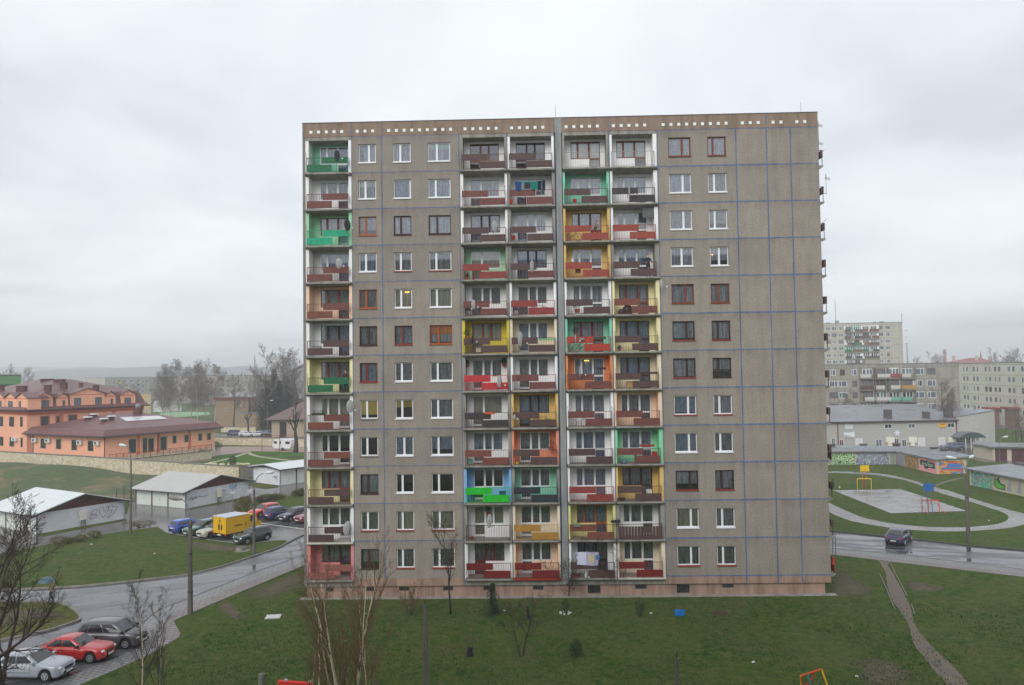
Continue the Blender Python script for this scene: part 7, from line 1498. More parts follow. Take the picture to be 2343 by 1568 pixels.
    for s_ in (-1, 1):
        for u0, u1 in segs:
            pts_ = [side(s_, u0, .1), side(s_, u1, .1), side(s_, lerp(u1, .5, .04), .86), side(s_, lerp(u0, .5, .10), .86)]; pane('side_window', pts_, .034)
        for x in (xw, -xw):
            ys = s_*(W/2-.10); w_ = MB(); w_.tube([(x, ys-s_*.1, wr), (x, ys+s_*.075, wr)], wr, 20); wo = w_.build('wheel', m_tyre, t)
            r_ = MB(); r_.tube([(x, ys+s_*.076, wr), (x, ys+s_*.088, wr)], wr*.66, 16); r_.build('rim', rimc or m_rim, wo)
            h_ = MB(); 
            for i in range(5): a = 2*pi*i/5+.3; h_.tube([(x+cos(a)*wr*.4, ys+s_*.0885, wr+sin(a)*wr*.4), (x+cos(a)*wr*.4, ys+s_*.092, wr+sin(a)*wr*.4)], wr*.13, 8)
            h_.build('rim_hole', m_under, wo)
        MB().box(xb-.28, xb-.12, s_*W/2*.93, s_*(W/2+.14), zbelt+.0, zbelt+.13).build('wing_mirror', pm if kind in ('sedan',) else m_blackpl, t)
        hl_ = MB(); hl_.smooth = True; hl_.blob((hl*.905, s_*W*.33, zhood*.78), .17, .15, .085, 10, 6); hl_.build('headlight', m_head, t)
        tl_ = MB(); tl_.blob((-hl*.945, s_*W*.345, ztail*.80), .09, .12, .11 if kind in ('sedan', 'lift') else .17, 8, 5); tl_.build('tail_light', m_tail, t)
        sm = MB()
        for x in (xb-.35, (xb+xbr)/2-.05, xbr+.45): sm.box(x-.005, x+.005, s_*(W/2-.01), s_*(W/2+.001), .36, zbelt-.1)
        sm.box(xbr+.5, xb-.4, s_*(W/2-.01), s_*(W/2+.004), .475, .495); sm.build('door_seam', m_blackpl, t)
        for x in ((xb+xbr)/2+.15, xbr+.55): MB().box(x-.09, x+.09, s_*(W/2*.965), s_*(W/2+.015), zbelt-.15, zbelt-.11).build('door_handle', m_blackpl, t)
    MB().box(hl*.97, hl+.012, -W*.2, W*.2, zhood*.64, zhood*.76).build('grille', m_blackpl, t)
    MB().box(hl-.02, hl+.02, -.25, .25, .34, .45).build('number_plate', m_plate, t); MB().box(-hl-.02, -hl+.02, -.25, .25, .42 if kind != 'hatch' else .55, .53 if kind != 'hatch' else .66).build('number_plate', m_plate, t)
    for s_ in (1, -1): MB().box(min(s_*hl*.93, s_*(hl+.008)), max(s_*hl*.93, s_*(hl+.008)), -W*.30, W*.30, .24, .31).build('bumper_strip', m_blackpl, t)
    return t
HF = -4
car('silver saloon parked nearest, nose right at the lower left corner', c5(545, 1530), (1, -1), HF, (158, 164, 174), 4.45, 1.74, 1.42, 'sedan')
car('red five door liftback parked between the silver saloon and the grey minivan', c5(1085, 1308), (1, -1), HF, (178, 26, 30), 4.15, 1.68, 1.38, 'lift')
car('dark grey minivan parked behind the red liftback', c5(1512, 1137), (1, -1), HF+2, (80, 78, 84), 4.15, 1.70, 1.60, 'mpv')
TH = math.degrees(math.atan2(*(lambda d: (d.y, d.x))(P(*c4(1260, 795), 3.2)-P(*c4(970, 850), 3.2))))
car('bright blue hatchback seen from behind in the left car park', c4(425, 1040), (-1, -1), TH+2, (26, 78, 176), 4.1, 1.70, 1.36, 'hatch', rimc=m_blackpl)
car('grey green estate car facing out beside the bright blue hatchback', c4(600, 1075), (1, 1), TH+180, (58, 96, 88), 4.4, 1.72, 1.45, 'wagon', rimc=m_blackpl)
car('pale beige saloon facing out between the green estate and the yellow truck', c4(770, 1105), (1, 1), TH+180, (168, 166, 148), 4.3, 1.65, 1.40, 'sedan', rimc=m_blackpl)
car('dark green hatchback parked right in front of the yellow truck', c4(1225, 1178), (1, 1), TH+180-2, (22, 50, 46), 3.85, 1.66, 1.43, 'hatch')
car('red three door hatchback in the upper parking row behind the yellow truck', c4(1385, 846), (1, 1), TH+180, (208, 44, 48), 3.9, 1.65, 1.40, 'hatch')
car('navy blue hatchback seen from behind beside the red one', c4(1578, 876), (-1, -1), TH, (36, 38, 96), 3.75, 1.65, 1.43, 'hatch')
car('dark blue grey hatchback facing out at the block corner', c4(1757, 897), (1, 1), TH+180, (46, 52, 70), 3.9, 1.62, 1.38, 'hatch')
car('maroon car mostly hidden behind the block corner', c4(1955, 915), (1, 1), TH+180, (134, 56, 66), 3.9, 1.62, 1.38, 'hatch')
_a, _b = P(*cR(1008, 1255)), P(*cR(1077, 1205)); hdR = math.degrees(math.atan2(_b.y-_a.y, _b.x-_a.x))
car('dark blue coupe like saloon driving away on the wet street at the right', cR(1008, 1255), (-1, -1), hdR, (44, 44, 78), 4.2, 1.72, 1.36, 'lift', name='driving_car', rimc=mat('bright_rim', (214, 220, 222), .3))
for (x, y), hd, colr, kd, lb in (((970, 1105), 8, (40, 40, 92), 'mpv', 'dark blue van behind the garden stone wall'), ((1105, 1108), 8, (206, 208, 214), 'hatch', 'white car beside the dark blue van behind the stone wall'), ((1225, 1108), 190, (196, 204, 212), 'sedan', 'pale silver saloon right of the pollarded tree behind the stone wall'), ((1310, 1098), 190, (48, 104, 104), 'wagon', 'teal green car behind the pale silver saloon'), ((1372, 1105), 8, (30, 28, 32), 'sedan', 'black saloon at the right of the row behind the stone wall')):
    car(lb, c2(x, y), (-1, -1) if hd < 90 else (1, 1), hd, colr, 4.3, 1.72, 1.45 if kd != 'mpv' else 1.75, kd, z=PZ+.02)
car('grey blue car parked before the shop entrance', cT(1355, 1413), (1, 1), 172, (90, 98, 120), 4.4, 1.75, 1.45, 'wagon')
car('dark car parked at the right beneath the pale block', cT(1900, 1135), (1, 1), 176, (48, 54, 64), 4.2, 1.7, 1.42, 'hatch'); car('silver car parked right of the dark one beneath the pale block', cT(2010, 1135), (1, 1), 176, (150, 156, 160), 4.2, 1.7, 1.42, 'hatch')
# yellow box truck
ty = mat('truck_yellow', (222, 172, 22), .45, var=.05, k=1.0); pR = P(*c4(968, 1128)); TR = R(TH)
t = thing('box_truck', 'tall yellow box truck parked tail first in the left car park', 'truck', (pR.x, pR.y, 0), TR)
Lb, Wb = (P(*c4(1262, 795), 3.1)-P(*c4(970, 850), 3.1)).length, 2.25; Hb = HZ(*c4(968, 850), pR)
MB().box(0, Lb, 0, Wb, .62, Hb).build('cargo_box', ty, t); MB().box(-.03, Lb+.03, -.03, Wb+.03, Hb+.001, Hb+.06).build('box_roof', mat('grey_truck_roof', (186, 192, 200), .5), t)
m_ = MB()
for y in (.02, Wb/2-.015, Wb-.05): m_.box(-.02, -.002, y, y+.03, .66, Hb-.05)
m_.build('door_seam', m_blackpl, t)
for y in (Wb*.36, Wb*.56): q = MB(); q.blob((-.01, y, 1.25), .02, .12, .33, 10, 8); q.build('rear_window', m_cg, t)
MB().box(-.05, -.003, Wb*.42, Wb*.52, 1.85, 1.95).build('latch', m_blackpl, t)
MB().box(Lb*.36, Lb*.68, -.03, -.002, 1.30, 1.38).build('side_rail', m_blackpl, t); MB().box(Lb*.85, Lb*.88, -.03, -.002, 1.2, 1.5).build('latch', m_blackpl, t)
MB().box(-.06, Lb+1.9, .3, Wb-.3, .42, .615).build('chassis', m_under, t)
for y in (.05, Wb-.35): MB().box(-.08, -.002, y, y+.3, .48, .6).build('tail_light', m_tail, t)
MB().box(-.09, -.062, Wb/2-.3, Wb/2+.3, .42, .54).build('number_plate', m_plate, t)
q = MB(); q.prism([(Lb+.08, .45), (Lb+1.75, .45), (Lb+1.75, 1.25), (Lb+1.25, 1.4), (Lb+.95, 2.15), (Lb+.08, 2.2)], lambda a, b: (a, .15, b), lambda a, b: (a, Wb-.15, b)); q.build('cab', ty, t)
q = MB(); q.poly([(Lb+.3, .146, 1.45), (Lb+1.05, .146, 1.45), (Lb+.85, .146, 2.05), (Lb+.3, .146, 2.05)]); q.build('cab_window', m_cg, t)
for x in (.95, Lb+.95):
    for y, s_ in ((.03, -1), (Wb-.28, 1)): q = MB(); q.tube([(x, y, .36), (x, y+.25, .36)], .36, 18); w_ = q.build('wheel', m_tyre, t); r_ = MB(); yy = y-.012 if s_ < 0 else y+.262; r_.tube([(x, yy, .36), (x, yy+(.01 if s_ < 0 else -.01), .36)], .2, 14); r_.build('rim', m_rim, w_)
MB().box(Lb+.8, Lb+.9, -.12, .12, 1.3, 1.75).build('wing_mirror', ty, t); MB().box(Lb+1.76, Lb+1.9, .1, Wb-.1, .4, .6).build('bumper', ty, t)

# ------------------------------------------------------------------ things on the balconies
RD = ['top', 'second', 'third', 'fourth', 'fifth', 'sixth', 'seventh', 'eighth', 'ninth', 'tenth', 'eleventh', 'bottom']
CD = dict(A='leftmost', B='second', C='third', D='fourth', E='rightmost')
m_dw = mat('pale_dish', (206, 206, 204), .5, var=.08); m_dd_ = mat('dark_dish', (62, 58, 60), .5)
def fz(px, py, y=-.35): p = onY(px, py, y); return p
def dish(px, py, r, rz, dark, lb, y=-.5):
    p = fz(px, py, y); t = thing('satellite_dish', lb, 'satellite dish', p, rz, 'satellite dishes on the block')
    d = MB(); d.smooth = True; n, k = 18, 4; rings = []
    for i in range(k+1): f = i/k; rings.append(d.addv([(r*f*cos(2*pi*j/n), -.16*r*(1-f*f)+.06, r*1.08*f*sin(2*pi*j/n)) for j in range(n)]))
    for a, b in zip(rings, rings[1:]):
        for j in range(n): d.face((a+j, a+(j+1) % n, b+(j+1) % n, b+j))
    d.build('reflector', m_dd_ if dark else m_dw, t)
    MB().tube([(0, .05, -r), (0, -r*.9, -r*.7)], .012, 4).build('feed_arm', m_conduit, t); MB().box(-.035, .035, -r*.9-.06, -r*.9+.03, -r*.7-.02, -r*.7+.09).build('feed_horn', m_dw, t)
    MB().tube([(0, .02, 0), (.05, .2, -r*.6), (.05, .22, -r*1.3)], .018, 5).build('mount', m_gut, t)
# rz: +90deg shows the dish edge-on, ~60deg gives the slim ellipse of the photograph
for px, py, r, rz, dk, lb in ((773, 357, .40, 70, 1, 'dark satellite dish on the top left green balcony'), (796, 515, .42, 68, 1, 'dark satellite dish beside the turquoise balcony panels'), (777, 603, .40, 65, 0, 'white satellite dish on the fourth balcony of the leftmost column'),
        (802, 930, .46, 68, 0, 'large white dish hanging right of the eighth balcony in the leftmost column'), (796, 1209, .50, 64, 0, 'large pale dish right of the eleventh balcony in the leftmost column'), (1133, 518, .42, 66, 0, 'white dish on the third balcony down, second column'),
        (1219, 610, .44, 68, 0, 'slim white dish on the near black fourth balcony, third column'), (1192, 776, .52, 68, 0, 'tall white dish on the sixth balcony of the third column'), (1082, 777, .30, 80, 1, 'dark dish on the bright yellow balcony'), (1144, 873, .44, 66, 0, 'white dish before the bright red panels'),
        (1121, 1192, .48, 70, 0, 'large pale dish on the bare railing of the second column'), (1085, 697, .34, 62, 0, 'tilted white dish at the left of the fifth balcony, second column'), (1328, 850, .40, 78, 0, 'white dish edge on before the orange balcony'), (1318, 775, .3, 75, 0, 'small white dish above the vermilion panels'),
        (1441, 438, .40, 74, 0, 'white dish edge on, near black second balcony of the rightmost column'), (1515, 650, .36, 62, 0, 'white dish fixed to the wall right of the pale yellow balcony'), (1178, 955, .2, 60, 0, 'little white dish on the ochre balcony'), (1342, 1279+38, .2, 50, 0, 'little white dish under the laundry at the bottom')):
    dish(px, py, r, R(rz), dk, lb)
dish(1907, 1106, .42, R(62), 1, 'dark dish standing out beyond the right end wall, tenth floor down', y=.2); 
# right-hand end wall aerials
for px, py0, py1, lb in ((1873, 277, 350, 'tall thin television aerial beyond the top right corner'), (1890, 398, 446, 'television aerial beyond the right end wall, second floor down')):
    a, b = onY(px, py1, 1.0), onY(px, py0, 1.0); t = thing('tv_aerial', lb, 'aerial', a); h = b.z-a.z; MB().tube([(0, 0, 0), (0, 0, h)], .018, 5).build('mast', m_gut, t)
    for zz_ in ((h-.3,) if h < 2 else (h-.3, h-1.7)):
        e_ = MB(); e_.tube([(-.1, 0, zz_), (.35, 0, zz_-.15)], .01, 4)
        for i in range(5): e_.tube([(-.05+.08*i, -.25, zz_-.03*i), (-.05+.08*i, .25, zz_-.03*i)], .008, 3); e_.tube([(-.05+.08*i, 0, zz_-.03*i+.16), (-.05+.08*i, 0, zz_-.03*i-.16)], .008, 3)
        e_.build('antenna', m_gut, t)
    MB().tube([(0, 0, .1), (-.6, 0, .1)], .018, 4).build('bracket', m_gut, t)
for px, py, lb in ((1880, 345, 'thin pole leaning out from the top end wall balcony'), (1886, 503, 'thin pole leaning out from the third end wall balcony')):
    a = onY(px-6, py+8, .6); q = MB(); q.tube([(0, 0, 0), (.4, 0, .32)], .015, 4); o = q.build('pole', m_gut); o.location = a; tag(o, lb, 'pole')
q = MB(); q.tube([(0, 0, 0), (0, 0, .9)], .012, 4); o = q.build('rooftop_rod', m_gut); o.location = (38.2, .4, 36.14); tag(o, 'short rod on the roof edge near the right corner', 'rod'); q = MB(); q.tube([(0, 0, 0), (0, 0, 1.5)], .012, 4); o = q.build('rooftop_rod', m_gut); o.location = (19.5, .8, 35.9); tag(o, 'thin rod on the roof above the dark grey joint', 'rod')
def cloth(mb, x0, x1, z1, z0, y, wob=.03, seed=0, taper=0.0):
    n = 6
    for i in range(n):
        a, b = i/n, (i+1)/n; xa, xb = x0+(x1-x0)*a, x0+(x1-x0)*b; ya, yb = y+wob*sin(a*9+seed), y+wob*sin(b*9+seed); m = (x0+x1)/2
        mb.poly([(m+(xa-m)*(1-taper), ya*1.0+.02, z0+.02*sin(a*7+seed)), (m+(xb-m)*(1-taper), yb+.02, z0+.02*sin(b*7+seed)), (xb, yb, z1), (xa, ya, z1)])
def laundry(label, px0, px1, py, items):
    a, b = fz(px0, py), fz(px1, py); t = thing('laundry', label, 'laundry', (a.x, -.42, a.z)); L_ = b.x-a.x
    MB().tube([(-.1, 0, 0), (L_/2, 0, -.05), (L_+.1, 0, 0)], .006, 4).build('line', m_conduit, t)
    for i, (f0, f1, h, c_, nm, dz) in enumerate(items):
        q = MB(); cloth(q, L_*f0, L_*f1, -.02+dz, -h+dz, -.02*i-.01, seed=i, taper=.12 if h > .5 else 0); q.build(nm, mat('cloth_%d_%d_%d' % c_, c_, .9, var=.12, scale=6), t)
laundry('dark blue and teal clothes drying on the second balcony down, third column', 1178, 1247, 416, [(0, .22, .72, (36, 70, 120), 'trousers', 0), (.2, .62, .14, (20, 140, 130), 'towel', 0), (.3, .52, .5, (50, 54, 62), 'shirt', -.1), (.52, .78, .6, (10, 120, 100), 'shirt', -.05), (.74, .88, .72, (24, 32, 60), 'trousers', 0), (.89, 1, .78, (30, 36, 44), 'trousers', .05)])
laundry('white sheets and a yellow cloth drying on the bottom balcony, fourth column', 1314, 1370, 1262, [(.06, .62, .98, (206, 206, 226), 'sheet', 0), (.45, .98, 1.0, (176, 172, 200), 'sheet', -.03), (.58, .80, .62, (206, 196, 92), 'towel', -.22), (.85, 1.02, .35, (94, 130, 190), 'cloth', -.22), (0, .1, .3, (170, 170, 190), 'cloth', 0)])
def bike(label, px, py, rz=0, y=.15, k=1.0, c_=(40, 44, 50)):
    p = fz(px, py, y); t = thing('bicycle', label, 'bicycle', p, rz); m = mat('bike_frame_%d_%d_%d' % c_, c_, .5)
    for x in (-.5*k, .5*k):
        q = MB(); n = 18
        q.tube([(x+.32*k*cos(2*pi*i/n), 0, .33*k+.32*k*sin(2*pi*i/n)) for i in range(n+1)], .018, 5, cap=False); w_ = q.build('wheel', m_tyre, t)
        sp = MB()
        for i in range(6): sp.tube([(x, 0, .33*k), (x+.31*k*cos(pi*i/3), 0, .33*k+.31*k*sin(pi*i/3))], .003, 3)
        sp.build('spokes', m_rim, w_)
    q = MB()
    for a, b in (((-.5, .33), (-.05, .33)), ((-.05, .33), (-.2, .8)), ((-.5, .33), (-.18, .72)), ((-.05, .33), (.32, .75)), ((-.18, .75), (.32, .8)), ((.3, .9), (.5, .33))): q.tube([(a[0]*k, 0, a[1]*k), (b[0]*k, 0, b[1]*k)], .016, 5)
    q.build('frame', m, t); q = MB(); q.blob((-.21*k, 0, .86*k), .12, .06, .03, 8, 4); q.build('saddle', m_blackpl, t); q = MB(); q.tube([(.3*k, -.25, .95*k), (.3*k, .25, .95*k)], .014, 5); q.build('handlebar', m_blackpl, t)
bike('black bicycle on the rust panelled third balcony, fourth column', 1308, 552, 0, .1, .9)
bike('bicycle behind the railing of the maroon eighth balcony, fourth column', 1324, 978, .1, .1, 1.0, (150, 150, 150))
bike('bicycle seen above the lower panel of the ochre balcony', 1240, 978, 0, .3, 1.0)
bike('dark folded bicycle behind the vermilion panelled balcony', 1332, 806, 0, .2, .9)
bike('dark bicycle behind the red fifth balcony rail, third column', 1233, 720, 0, .3, .9)
def bucket(label, px, py, c_, r=.14, h=.28, y=-.1, nm='bucket', cat='bucket'):
    p = fz(px, py, y); q = MB(); q.cyl((0, 0, 0), r*.8, h, 12, r); o = q.build(nm, mat('plastic_%d_%d_%d' % c_, c_, .5)); o.location = p; tag(o, label, cat)
    MB().tube([(-r, 0, h), (0, -.02, h+.08), (r, 0, h)], .006, 4).build('handle', m_conduit, o)
bucket('red bucket on the second balcony down, third column', 1169, 466, (214, 50, 30)); bucket('red crate like tub on the third balcony, third column', 1174, 549, (176, 30, 36), .15, .3)
bucket('red watering can shaped tub on the mint second balcony', 1315, 464, (206, 40, 24), .15, .25); bucket('red bucket behind the rail of the dark panelled fourth balcony, second column', 1083, 640, (150, 60, 40), .12, .2)
bucket('yellow pot on the salmon ninth balcony', 1183, 1063, (220, 190, 30), .12, .2); bucket('blue tub on the fresh green balcony', 1428, 1060, (90, 140, 170), .25, .22); bucket('red brown pot at the left of the bare railed balcony', 1080, 1235, (140, 60, 50), .14, .25)
def chair(label, px, py, c_, rz=0.2, y=.1):
    p = fz(px, py, y); t = thing('garden_chair', label, 'chair', p, rz); m = mat('plastic_%d_%d_%d' % c_, c_, .5)
    MB().box(-.22, .22, -.22, .22, .40, .44).build('seat', m, t); q = MB(); q.prism([(.2, .44), (.24, .44), (.34, .85), (.30, .85)], lambda a, b: (-.22, a, b), lambda a, b: (.22, a, b)); q.build('backrest', m, t)
    for x in (-.19, .19):
        for y_ in (-.19, .19): MB().tube([(x, y_, .40), (x*1.15, y_*1.15, 0)], .018, 5).build('leg', m, t)
chair('blue plastic chair on the red panelled fifth balcony, third column', 1181, 722, (70, 80, 130)); chair('white plastic chair on the ochre yellow tenth balcony of the rightmost column', 1488, 1147, (214, 214, 210)); chair('red chair on the fresh green ninth balcony', 1500, 1060, (190, 50, 40))
chair('red stool like chair left on the fresh green ninth balcony', 1462, 1062, (200, 30, 28), 1.2); chair('white chair behind the red panels at the left, seventh balcony of the second column', 1075, 890, (190, 186, 180), .8)
chair('dark chair on the left of the fifth balcony, second column', 1073, 723, (64, 60, 60), .4)
def planter(label, px, py, L_, c_, y=-.42, leaf=True, h=.16, lm=None):
    p = fz(px, py, y); t = thing('flower_box', label, 'flower box', p); MB().box(-L_/2, L_/2, -.09, .09, 0, h).build('box', mat('plastic_%d_%d_%d' % c_, c_, .6), t)
    if leaf:
        rr = random.Random(int(px)); q = MB()
        for i in range(int(90*L_)): a = Vector((rr.uniform(-L_/2, L_/2), rr.uniform(-.1, .1), h+rr.uniform(0, .18))); q.poly([a, a+Vector((rr.uniform(-.06, .06), rr.uniform(-.05, .05), rr.uniform(0, .08))), a+Vector((rr.uniform(-.06, .06), .03, rr.uniform(-.04, .04)))])
        q.build('plants', lm or m_ever, t)
planter('green plants along the rail of the maroon eighth balcony, leftmost column', 727, 950, .95, (50, 60, 40)); planter('mint green flower box on the sixth balcony of the third column', 1252, 779, 1.25, (110, 168, 120), leaf=False, h=.14)
planter('dark green flower box right on the vermilion balcony', 1372, 776, .9, (30, 80, 60), leaf=False); planter('grey flower box on the left of the vermilion balcony', 1331, 778, .35, (130, 130, 126), leaf=True)
planter('brown flower box along the rail of the dark seventh balcony, rightmost column', 1486, 856, 1.2, (70, 44, 42), leaf=False); planter('red flower box on the near black eighth balcony', 1120, 948, .8, (190, 80, 50), leaf=False); planter('grey flower box on the lemon balcony near the bottom', 1320, 1205, .5, (110, 124, 116), leaf=True)
planter('dark flower box right on the orange balcony rail', 1377, 846, .6, (60, 40, 40), leaf=False)
planter('brown box on the maroon rail of the fresh green balcony', 1480, 1022, 1.1, (140, 56, 50), leaf=False)
planter('dark soil box on the dark panelled lemon balcony', 1408, 1196, .7, (40, 36, 34), leaf=True, lm=m_twig)
def pot(label, px, py, y=.0, s_=1.0, m=None, hang=False):
    p = fz(px, py, y); t = thing('potted_plant', label, 'potted plant', p); MB().cyl((0, 0, 0), .10*s_, .18*s_, 10, .13*s_).build('pot', mat('terracotta', (150, 76, 54), .8), t)
    a, b = bushy(int(px), .2*s_, .2*s_, .2*s_, 160, .06, 5); q = MB(); q.v = [(v[0], v[1], v[2]+.16*s_) for v in b.v]; q.f = b.f; q.m = b.m; q.sm = b.sm; q.build('foliage', m or m_ever, t)
pot('potted plant at the left of the pale green fourth balcony', 1068, 641, -.1, .9); pot('hanging plant at the left of the bright red panelled balcony', 1068, 841, .9, 1.0, m_twig); pot('green hanging plant at the right of the bright red panelled balcony', 1153, 839, .9, 1.2)
pot('tall spiky plant on the left of the bright yellow balcony', 1069, 780, .0, 1.6); pot('round dark shrub in a white pot on the fifth balcony, fourth column', 1320, 716, .0, 1.7); pot('dark plant in a pot on the left of the vermilion balcony', 1317, 770, .2, 1.3, m_twig)
pot('dry plant at the right of the ninth salmon balcony', 1260, 1030, .6, 1.5, m_twig_red); pot('plant on the maroon sixth balcony of the rightmost column', 1417, 803, 0, .7, m_bud); pot('pot plant behind the glassy eleventh balcony window, second column', 1116, 1178, 1.0, 1.2)
for px, py, w_, h, c_, lb in ((1436, 722, .42, .42, (32, 32, 36), 'bulky black sack on the pale yellow fifth balcony'), (1422, 724, .3, .3, (44, 42, 44), 'smaller black sack left of the bulky one'), (1452, 904, .0, 0, 0, '')):
    if not w_: continue
    p = fz(px, py, .0); q = MB(); q.smooth = True; q.blob((0, 0, h*.9), w_, w_*.7, h, 10, 7, .12, 3); o = q.build('bin_bag', mat('black_bag', (34, 34, 38), .35)); o.location = p; tag(o, lb, 'bag')
for px, py, w_, d_, h, c_, lb in ((1447, 888, .9, .4, .5, (196, 160, 96), 'pale wooden chest on the dark seventh balcony, rightmost column'), (1483, 506-8, .9, .1, .85, (96, 96, 96), 'dark flat square aerial panel on the rust third balcony'), (1095, 806, .4, .3, .35, (206, 190, 160), 'cream box on the bright yellow balcony'),
        (1075, 1060, .35, .3, .3, (70, 150, 130), 'teal box on the ninth balcony of the second column'), (1150, 1141, .5, .35, .55, (40, 60, 130), 'dark blue boxes at the right of the bright green balcony'), (1082, 1148, .3, .3, .6, (30, 70, 110), 'dark blue container left on the bright green balcony'), (1264, 976, .5, .3, .3, (30, 120, 110), 'teal bag behind the ochre balcony rail'),
        (1322, 625, .4, .3, .5, (96, 70, 50), 'small wooden table on the fourth ochre balcony'), (1310, 600, .2, .2, .3, (200, 200, 196), 'white stand beside the small table'), (1319, 1322, .5, .3, .2, (170, 60, 50), 'red crate at the foot of the bottom laundry balcony'), (1195, 1241, .5, .3, .2, (90, 90, 92), 'grey crate on the cream eleventh balcony'), (1200, 1332-8, .3, .2, .1, (160, 90, 60), 'flat box on the bottom peach balcony'), (1340, 1242, .7, .3, .3, (96, 84, 60), 'wooden junk behind the lemon balcony rail'),
        (1420, 1150, .6, .3, .35, (60, 46, 42), 'dark boxes at the left of the ochre yellow tenth balcony'), (725, 806-6, .6, .3, .25, (150, 154, 158), 'grey box on the sixth balcony of the leftmost column'), (726, 641, .35, .3, .3, (200, 200, 196), 'white box on the fourth balcony, leftmost column'), (1083, 806, .3, .3, .3, (96, 60, 50), 'brown crate on the bright yellow balcony')):
    p = fz(px, py, .1); o = thing('storage_box', lb, 'box', p); MB().box(-w_/2, w_/2, -d_/2, d_/2, 0, h*.9).build('body', mat('box_%d_%d_%d' % c_, c_, .7), o); MB().box(-w_/2-.015, w_/2+.015, -d_/2-.015, d_/2+.015, h*.9+.001, h).build('lid', mat('box_%d_%d_%d' % tuple(int(v*.8) for v in c_), tuple(int(v*.8) for v in c_), .7), o)
# ------------------------------------------------------------------ people
def skinned(name, chains, mats, matf, parent=None):
    me = bpy.data.meshes.new(name); V, E, Rr = [], [], []; roots = []
    for ch in chains:
        idx = {}
        for key, (p, r) in ch['j'].items(): idx[key] = len(V); V.append(p); Rr.append(r)
        for a, b in ch['e']: E.append((idx[a], idx[b]))
        roots.append(idx[ch['root']])
    me.from_pydata(V, E, []); o = bpy.data.objects.new(name, me); COL.objects.link(o)
    md = o.modifiers.new('skin', 'SKIN'); md.use_smooth_shade = True; sv = me.skin_vertices[0].data
    for i, r in enumerate(Rr): sv[i].radius = (r[0], r[1]) if isinstance(r, tuple) else (r, r); sv[i].use_root = i in roots
    o.modifiers.new('sub', 'SUBSURF').levels = 1
    bpy.context.view_layer.update(); dg = bpy.context.evaluated_depsgraph_get(); m2 = bpy.data.meshes.new_from_object(o.evaluated_get(dg)); bpy.data.objects.remove(o)
    m2.materials.clear()
    for m in mats: m2.materials.append(m)
    for f in m2.polygons: f.material_index = matf(f.center); f.use_smooth = True
    o = bpy.data.objects.new(name, m2); COL.objects.link(o); o.parent = parent; return o
m_skin = mat('skin', (204, 156, 130), .6, var=.06); 
def hand(p, d, s_=1, curl=.5):
    """five separate finger chains rooted in the palm; d = direction forearm->hand"""
    d = Vector(d).normalized(); sd_ = d.cross(Vector((0, 0, 1)) if abs(d.z) < .9 else Vector((1, 0, 0))).normalized(); nr = sd_.cross(d); out = []
    for i, (o_, l) in enumerate(((-.03, .075), (-.01, .085), (.01, .08), (.03, .065))):
        a = Vector(p)+d*.07+sd_*o_; b = a+d*l*.5-nr*l*.2*curl; c_ = b+d*l*.35-nr*l*.5*curl; out.append(dict(j={'a': (a-d*.03, .009), 'b': (a, .009), 'c': (b, .0085), 'd': (c_, .007)}, e=[('a', 'b'), ('b', 'c'), ('c', 'd')], root='a'))
    a = Vector(p)+d*.03-sd_*.03*s_; out.append(dict(j={'a': (a, .011), 'b': (a+d*.03-sd_*.035*s_, .010), 'c': (a+d*.06-sd_*.04*s_-nr*.01, .008)}, e=[('a', 'b'), ('b', 'c')], root='a')); return out
